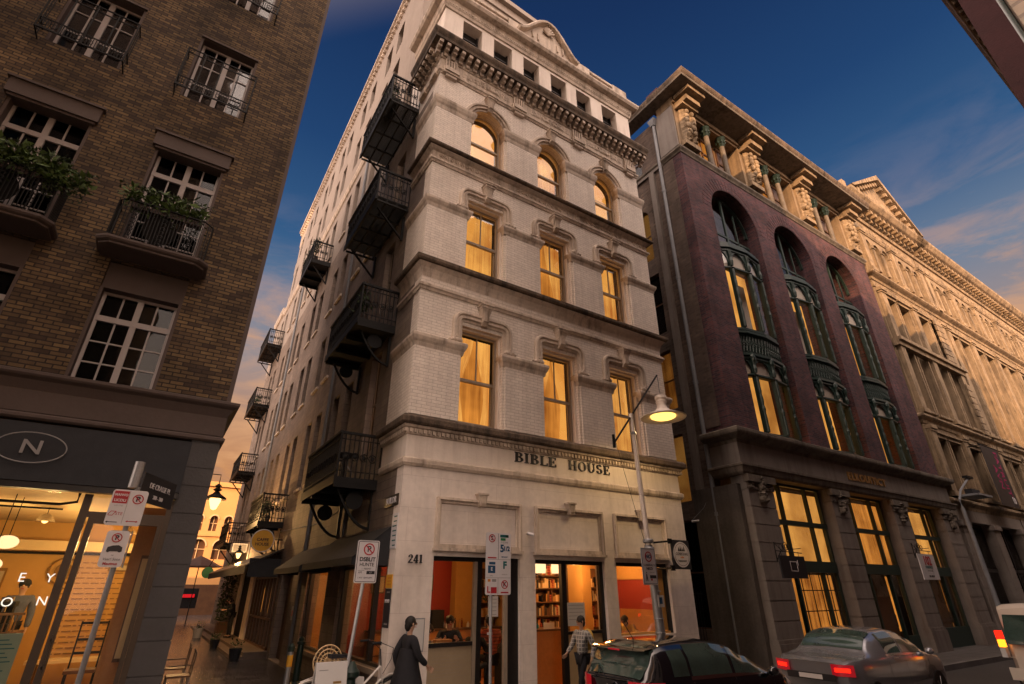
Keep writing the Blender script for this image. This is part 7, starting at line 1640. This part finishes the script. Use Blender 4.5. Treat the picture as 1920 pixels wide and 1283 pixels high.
# ================================================================== PEOPLE
def skinmesh(V, E, Rr, lvl=1):
    me = bpy.data.meshes.new('s'); me.from_pydata(V, E, []); o = bpy.data.objects.new('s', me); COL.objects.link(o)
    md = o.modifiers.new('k', 'SKIN'); md.use_smooth_shade = True; md.branch_smoothing = .6
    for i, r in enumerate(Rr): me.skin_vertices[0].data[i].radius = r if isinstance(r, tuple) else (r, r)
    me.skin_vertices[0].data[0].use_root = True
    s = o.modifiers.new('s', 'SUBSURF'); s.levels = lvl; s.render_levels = lvl
    dg = bpy.context.evaluated_depsgraph_get(); r = bpy.data.meshes.new_from_object(o.evaluated_get(dg)); bpy.data.objects.remove(o); bpy.data.meshes.remove(me); return r
def person(label, loc, face, pose, top='coat', legs='coat', h=1.72, coatlen=0.0, hair='hair', hat=None, group=None, bag=None):
    """face = heading in degrees (0 looks along +x); pose overrides joints, local x forward, y left, z up"""
    k = h / 1.72; J = dict(pel=(0, 0, .93), waist=(0, 0, 1.06), chest=(.01, 0, 1.30), neck=(.0, 0, 1.47), head=(.02, 0, 1.60), crown=(.01, 0, 1.68),
             shL=(0, .18, 1.41), elL=(-.02, .24, 1.13), wrL=(.06, .25, .88), shR=(0, -.18, 1.41), elR=(-.02, -.24, 1.13), wrR=(.06, -.25, .88),
             hiL=(0, .09, .90), knL=(.02, .10, .50), anL=(-.02, .10, .09), toL=(.13, .12, .04), hiR=(0, -.09, .90), knR=(.02, -.10, .50), anR=(-.02, -.10, .09), toR=(.13, -.12, .04)); J.update(pose)
    a = R(face); ca, sa = math.cos(a), math.sin(a)
    w = lambda p: (loc[0] + (p[0] * ca - p[1] * sa) * k, loc[1] + (p[0] * sa + p[1] * ca) * k, loc[2] + p[2] * k)
    t = thing('person', label, 'person', loc, group)
    def mk(names, edges, rad, extra=None):
        V = [w(J[n]) for n in names]; E = [(names.index(x), names.index(y)) for x, y in edges]; Rr = [(q[0] * k, q[1] * k) if isinstance(q, tuple) else q * k for q in rad]
        if extra: extra(V, E, Rr, names)
        return skinmesh(V, E, Rr)
    names = ['pel', 'waist', 'chest', 'neck', 'head', 'crown', 'shL', 'elL', 'wrL', 'shR', 'elR', 'wrR', 'hiL', 'knL', 'anL', 'toL', 'hiR', 'knR', 'anR', 'toR']
    edges = [('pel', 'waist'), ('waist', 'chest'), ('chest', 'neck'), ('neck', 'head'), ('head', 'crown'), ('chest', 'shL'), ('shL', 'elL'), ('elL', 'wrL'), ('chest', 'shR'), ('shR', 'elR'), ('elR', 'wrR'), ('pel', 'hiL'), ('hiL', 'knL'), ('knL', 'anL'), ('anL', 'toL'), ('pel', 'hiR'), ('hiR', 'knR'), ('knR', 'anR'), ('anR', 'toR')]
    rad = [.08, .075, .085, .045, .085, .06, .04, .032, .028, .04, .032, .028, .05, .04, .034, .03, .05, .04, .034, .03]
    def hands(V, E, Rr, nm):
        for s in ('L', 'R'):
            wi = nm.index('wr' + s); el = Vector(J['el' + s]); wr = Vector(J['wr' + s]); d = (wr - el).normalized(); side = Vector((0, 0, 1)) if abs(d.z) < .8 else Vector((1, 0, 0)); sd_ = d.cross(side).normalized().cross(d).normalized(); nn = d.cross(sd_)
            palm = wr + d * .05; V.append(w(palm)); pi = len(V) - 1; E.append((wi, pi)); Rr.append(.026 * k)
            for f, ln in ((-.03, .065), (-.01, .08), (.012, .078), (.032, .06)):
                b_ = wr + d * .085 + sd_ * f; e1 = b_ + d * ln * .55 + nn * .012; e2 = e1 + d * ln * .35 + nn * .03
                V.extend([w(b_), w(e1), w(e2)]); q = len(V) - 3; E.extend([(pi, q), (q, q + 1), (q + 1, q + 2)]); Rr.extend([.0095 * k, .009 * k, .007 * k])
            b_ = wr + d * .04 + sd_ * -.035; e1 = b_ + d * .03 - sd_ * .02 + nn * .015; V.extend([w(b_), w(e1)]); q = len(V) - 2; E.extend([(pi, q), (q, q + 1)]); Rr.extend([.010 * k, .008 * k])
    me = mk(names, edges, rad, hands); me.materials.append(M['skin']); o = bpy.data.objects.new('body', me); COL.objects.link(o); adopt(o, t)
    tn = names[:4] + names[6:12]
    te = [e for e in edges if e[0] in tn and e[1] in tn]; tr = [(.155, .14), (.15, .13), (.165, .14), .07, .085, .062, .048, .085, .062, .048]
    J2 = dict(J); J['neck'] = tuple(lerp(J['chest'][i], J['neck'][i], .8) for i in range(3))
    me = mk(tn, te, tr); me.materials.append(M[top]); o = bpy.data.objects.new('jacket', me); COL.objects.link(o); adopt(o, t); J.update(J2)
    ln = ['pel', 'hiL', 'knL', 'anL', 'hiR', 'knR', 'anR']; le = [('pel', 'hiL'), ('hiL', 'knL'), ('knL', 'anL'), ('pel', 'hiR'), ('hiR', 'knR'), ('knR', 'anR')]
    me = mk(ln, le, [.12, .08, .062, .05, .08, .062, .05]); me.materials.append(M[legs]); o = bpy.data.objects.new('trousers', me); COL.objects.link(o); adopt(o, t)
    if coatlen:
        g = G(); rings = []
        for z, rr in ((1.24, .15), (.95, .21), (.75, .27), (.93 - coatlen, .31)):
            rings.append([w((J['pel'][0] + rr * math.cos(2 * PI * i / 16) * .95, rr * math.sin(2 * PI * i / 16) * 1.1, z)) for i in range(16)])
        g.loft(rings); g.build('coat_skirt', top, t, True)
    for s in ('L', 'R'):
        g = G(); an, to = Vector(J['an' + s]), Vector(J['to' + s]); g.tube([w(an + Vector((-.04, 0, -.04))), w(lerp(an, to, .5) + Vector((0, 0, -.02))), w(to)], .042 * k, 7, .032 * k); g.build('shoe', 'coat', t, True)
    hd = Vector(J['head']); 
    g = G(); cc = hd + Vector((-.02, 0, .035)); g.blob(w(cc), .098 * k, .088 * k, .098 * k, 12, 8, .03)
    if not hat: g.blob(w(hd + Vector((-.06, 0, -.02))), .06 * k, .075 * k, .09 * k, 10, 6)
    g.build('beanie' if hat else 'hair', hat or hair, t, True)
    g = G(); g.blob(w(hd + Vector((.095, 0, -.0))), .018 * k, .014 * k, .022 * k, 7, 5); [g.blob(w(hd + Vector((0, s * .085, -.0))), .016 * k, .012 * k, .028 * k, 6, 4) for s in (-1, 1)]; g.build('nose_and_ears', 'skin', t, True)
    g = G(); [g.blob(w(hd + Vector((.078, s * .032, .018))), .012 * k, .014 * k, .009 * k, 6, 4) for s in (-1, 1)]; g.build('eyes', 'coat', t)
    g = G(); g.tube([w(hd + Vector((.083, -.022, -.045))), w(hd + Vector((.088, 0, -.045))), w(hd + Vector((.083, .022, -.045)))], .006 * k, 5); g.build('mouth', 'red', t)
    if bag:
        g = G(); g.blob(w(bag), .12, .14, .2, 10, 6); tb = thing('backpack', 'yellow and grey backpack on the man in plaid', 'bag', w(bag)); g.build('pack', 'yellowcl', tb, True)
    return t
walk = dict(knL=(.16, .10, .52), anL=(.20, .10, .09), toL=(.36, .11, .05), knR=(-.02, -.10, .49), anR=(-.26, -.10, .16), toR=(-.16, -.11, .05), elL=(-.14, .24, 1.14), wrL=(-.06, .25, .92), elR=(.08, -.24, 1.14), wrR=(.25, -.22, 1.0))
person('walking person in a long black coat and pale trousers passing the corner pier', (3.98, 9.3, ZP), 0, walk, 'coat', 'paleclo', 1.68, .40)
person('walking man in grey plaid shirt seen before the middle shop window', (7.85, 9.45, ZP), 180, dict(walk), 'plaid', 'coat', 1.60, 0, bag=(-.18, 0, 1.25))
sit = dict(pel=(0, 0, .62), waist=(.02, 0, .75), chest=(.08, 0, 1.0), neck=(.13, 0, 1.17), head=(.18, 0, 1.29), crown=(.17, 0, 1.37), shL=(.09, .18, 1.11), shR=(.09, -.18, 1.11), elL=(.20, .25, .88), elR=(.20, -.25, .88), wrL=(.40, .15, .98), wrR=(.40, -.15, .98), hiL=(0, .10, .60), hiR=(0, -.10, .60), knL=(.42, .12, .62), knR=(.42, -.12, .62), anL=(.40, .12, .15), anR=(.40, -.12, .15), toL=(.54, .12, .1), toR=(.54, -.12, .1))
lean = dict(sit); lean.update(head=(.30, 0, 1.2), crown=(.33, 0, 1.27), neck=(.22, 0, 1.12), chest=(.14, 0, .98))
person('seated customer in grey hunched over the cafe table', (5.1, 11.6, ZP + .1), -10, lean, 'greycloth', 'coat', 1.72)
person('seated customer in black with beanie and beard facing the street', (5.95, 11.75, ZP + .1), 250, sit, 'coat', 'coat', 1.8, hat='hair')
person('customer in dark jacket seated side-on behind the black door post', (6.15, 11.0, ZP + .05), 30, sit, 'coat', 'coat', 1.7)
person('customer in red padded jacket seated with back to the cafe door', (6.68, 11.1, ZP + .12), 80, sit, 'redcoat', 'coat', 1.78)
person('person in yellow leaning inside the window with the high sill', (10.75, 10.95, ZP), 200, dict(lean, pel=(0, 0, .93), waist=(.02, 0, 1.02), chest=(.18, 0, 1.2), neck=(.28, 0, 1.3), head=(.36, 0, 1.38), crown=(.38, 0, 1.46), shL=(.2, .18, 1.28), shR=(.2, -.18, 1.28), elL=(.3, .24, 1.05), elR=(.3, -.24, 1.05), wrL=(.45, .15, 1.1), wrR=(.45, -.15, 1.1), hiL=(0, .1, .9), hiR=(0, -.1, .9), knL=(.02, .1, .5), knR=(.02, -.1, .5), anL=(0, .1, .09), anR=(0, -.1, .09), toL=(.14, .1, .05), toR=(.14, -.1, .05)), 'yellowcl', 'greycloth', 1.72)
person('barista with dark beanie behind the slatted shop counter', (-1.95, 14.7, ZP + .52), 270, {}, 'bluecl', 'coat', 1.76, hat='coat')
person('stooping person at the white doorway in the lane', (3.42, 26.6, .462), 200, dict(chest=(.12, 0, 1.25), neck=(.2, 0, 1.38), head=(.27, 0, 1.47), crown=(.28, 0, 1.55), shL=(.12, .18, 1.33), shR=(.12, -.18, 1.33), elL=(.2, .2, 1.1), elR=(.2, -.2, 1.1), wrL=(.38, .1, 1.1), wrR=(.38, -.1, 1.1)), 'coat', 'coat', 1.6)
# plants on the lane balconies
def climber(x, y, z, lb, n=4, sp=.25, hh=.7):
    t = thing('balcony_plant', lb, 'plant', (x, y, z)); g = G(); [g.cut().lathe(x, y + sp * i, [(.08, z), (.11, z + .2), (.01, z + .2)], 8) for i in range(n)]; g.build('pot', 'pot', t)
    g = G()
    for i in range(n): leaves(g, (x, y + sp * i, z + .25 + hh * .5), .2, 90, .1, .05, 2.0)
    g.build('foliage', 'leafdark', t)
climber(3.15, 11.75, 16.27, 'plants on the topmost near iron balcony'); climber(3.1, 11.7, 8.37, 'plants and pots on the third iron balcony from the top', 3)
climber(3.2, 22.0, 16.22, 'tall leafy plants spilling over the high middle iron balcony', 7, .32, 1.6); climber(3.3, 21.8, 4.52, 'plants on the low middle iron balcony', 4, .5, .5); climber(3.3, 34, 12.32, 'plants on the far upper iron balcony', 4, .5, .6)
for z, lb in ((4.47, 'folding table and chairs on the lowest near iron balcony'), (12.27, 'small table on the second iron balcony from the top')):
    t = thing('balcony_table', lb, 'table', (3.4, 12.6, z)); g = G(); g.lathe(3.4, 12.7, [(.3, z + .7), (.3, z + .73), (.01, z + .73)], 14); g.build('tabletop', 'black_iron', t); g = G(); g.tube([(3.4, 12.7, z), (3.4, 12.7, z + .7)], .025); g.build('pedestal', 'black_iron', t)
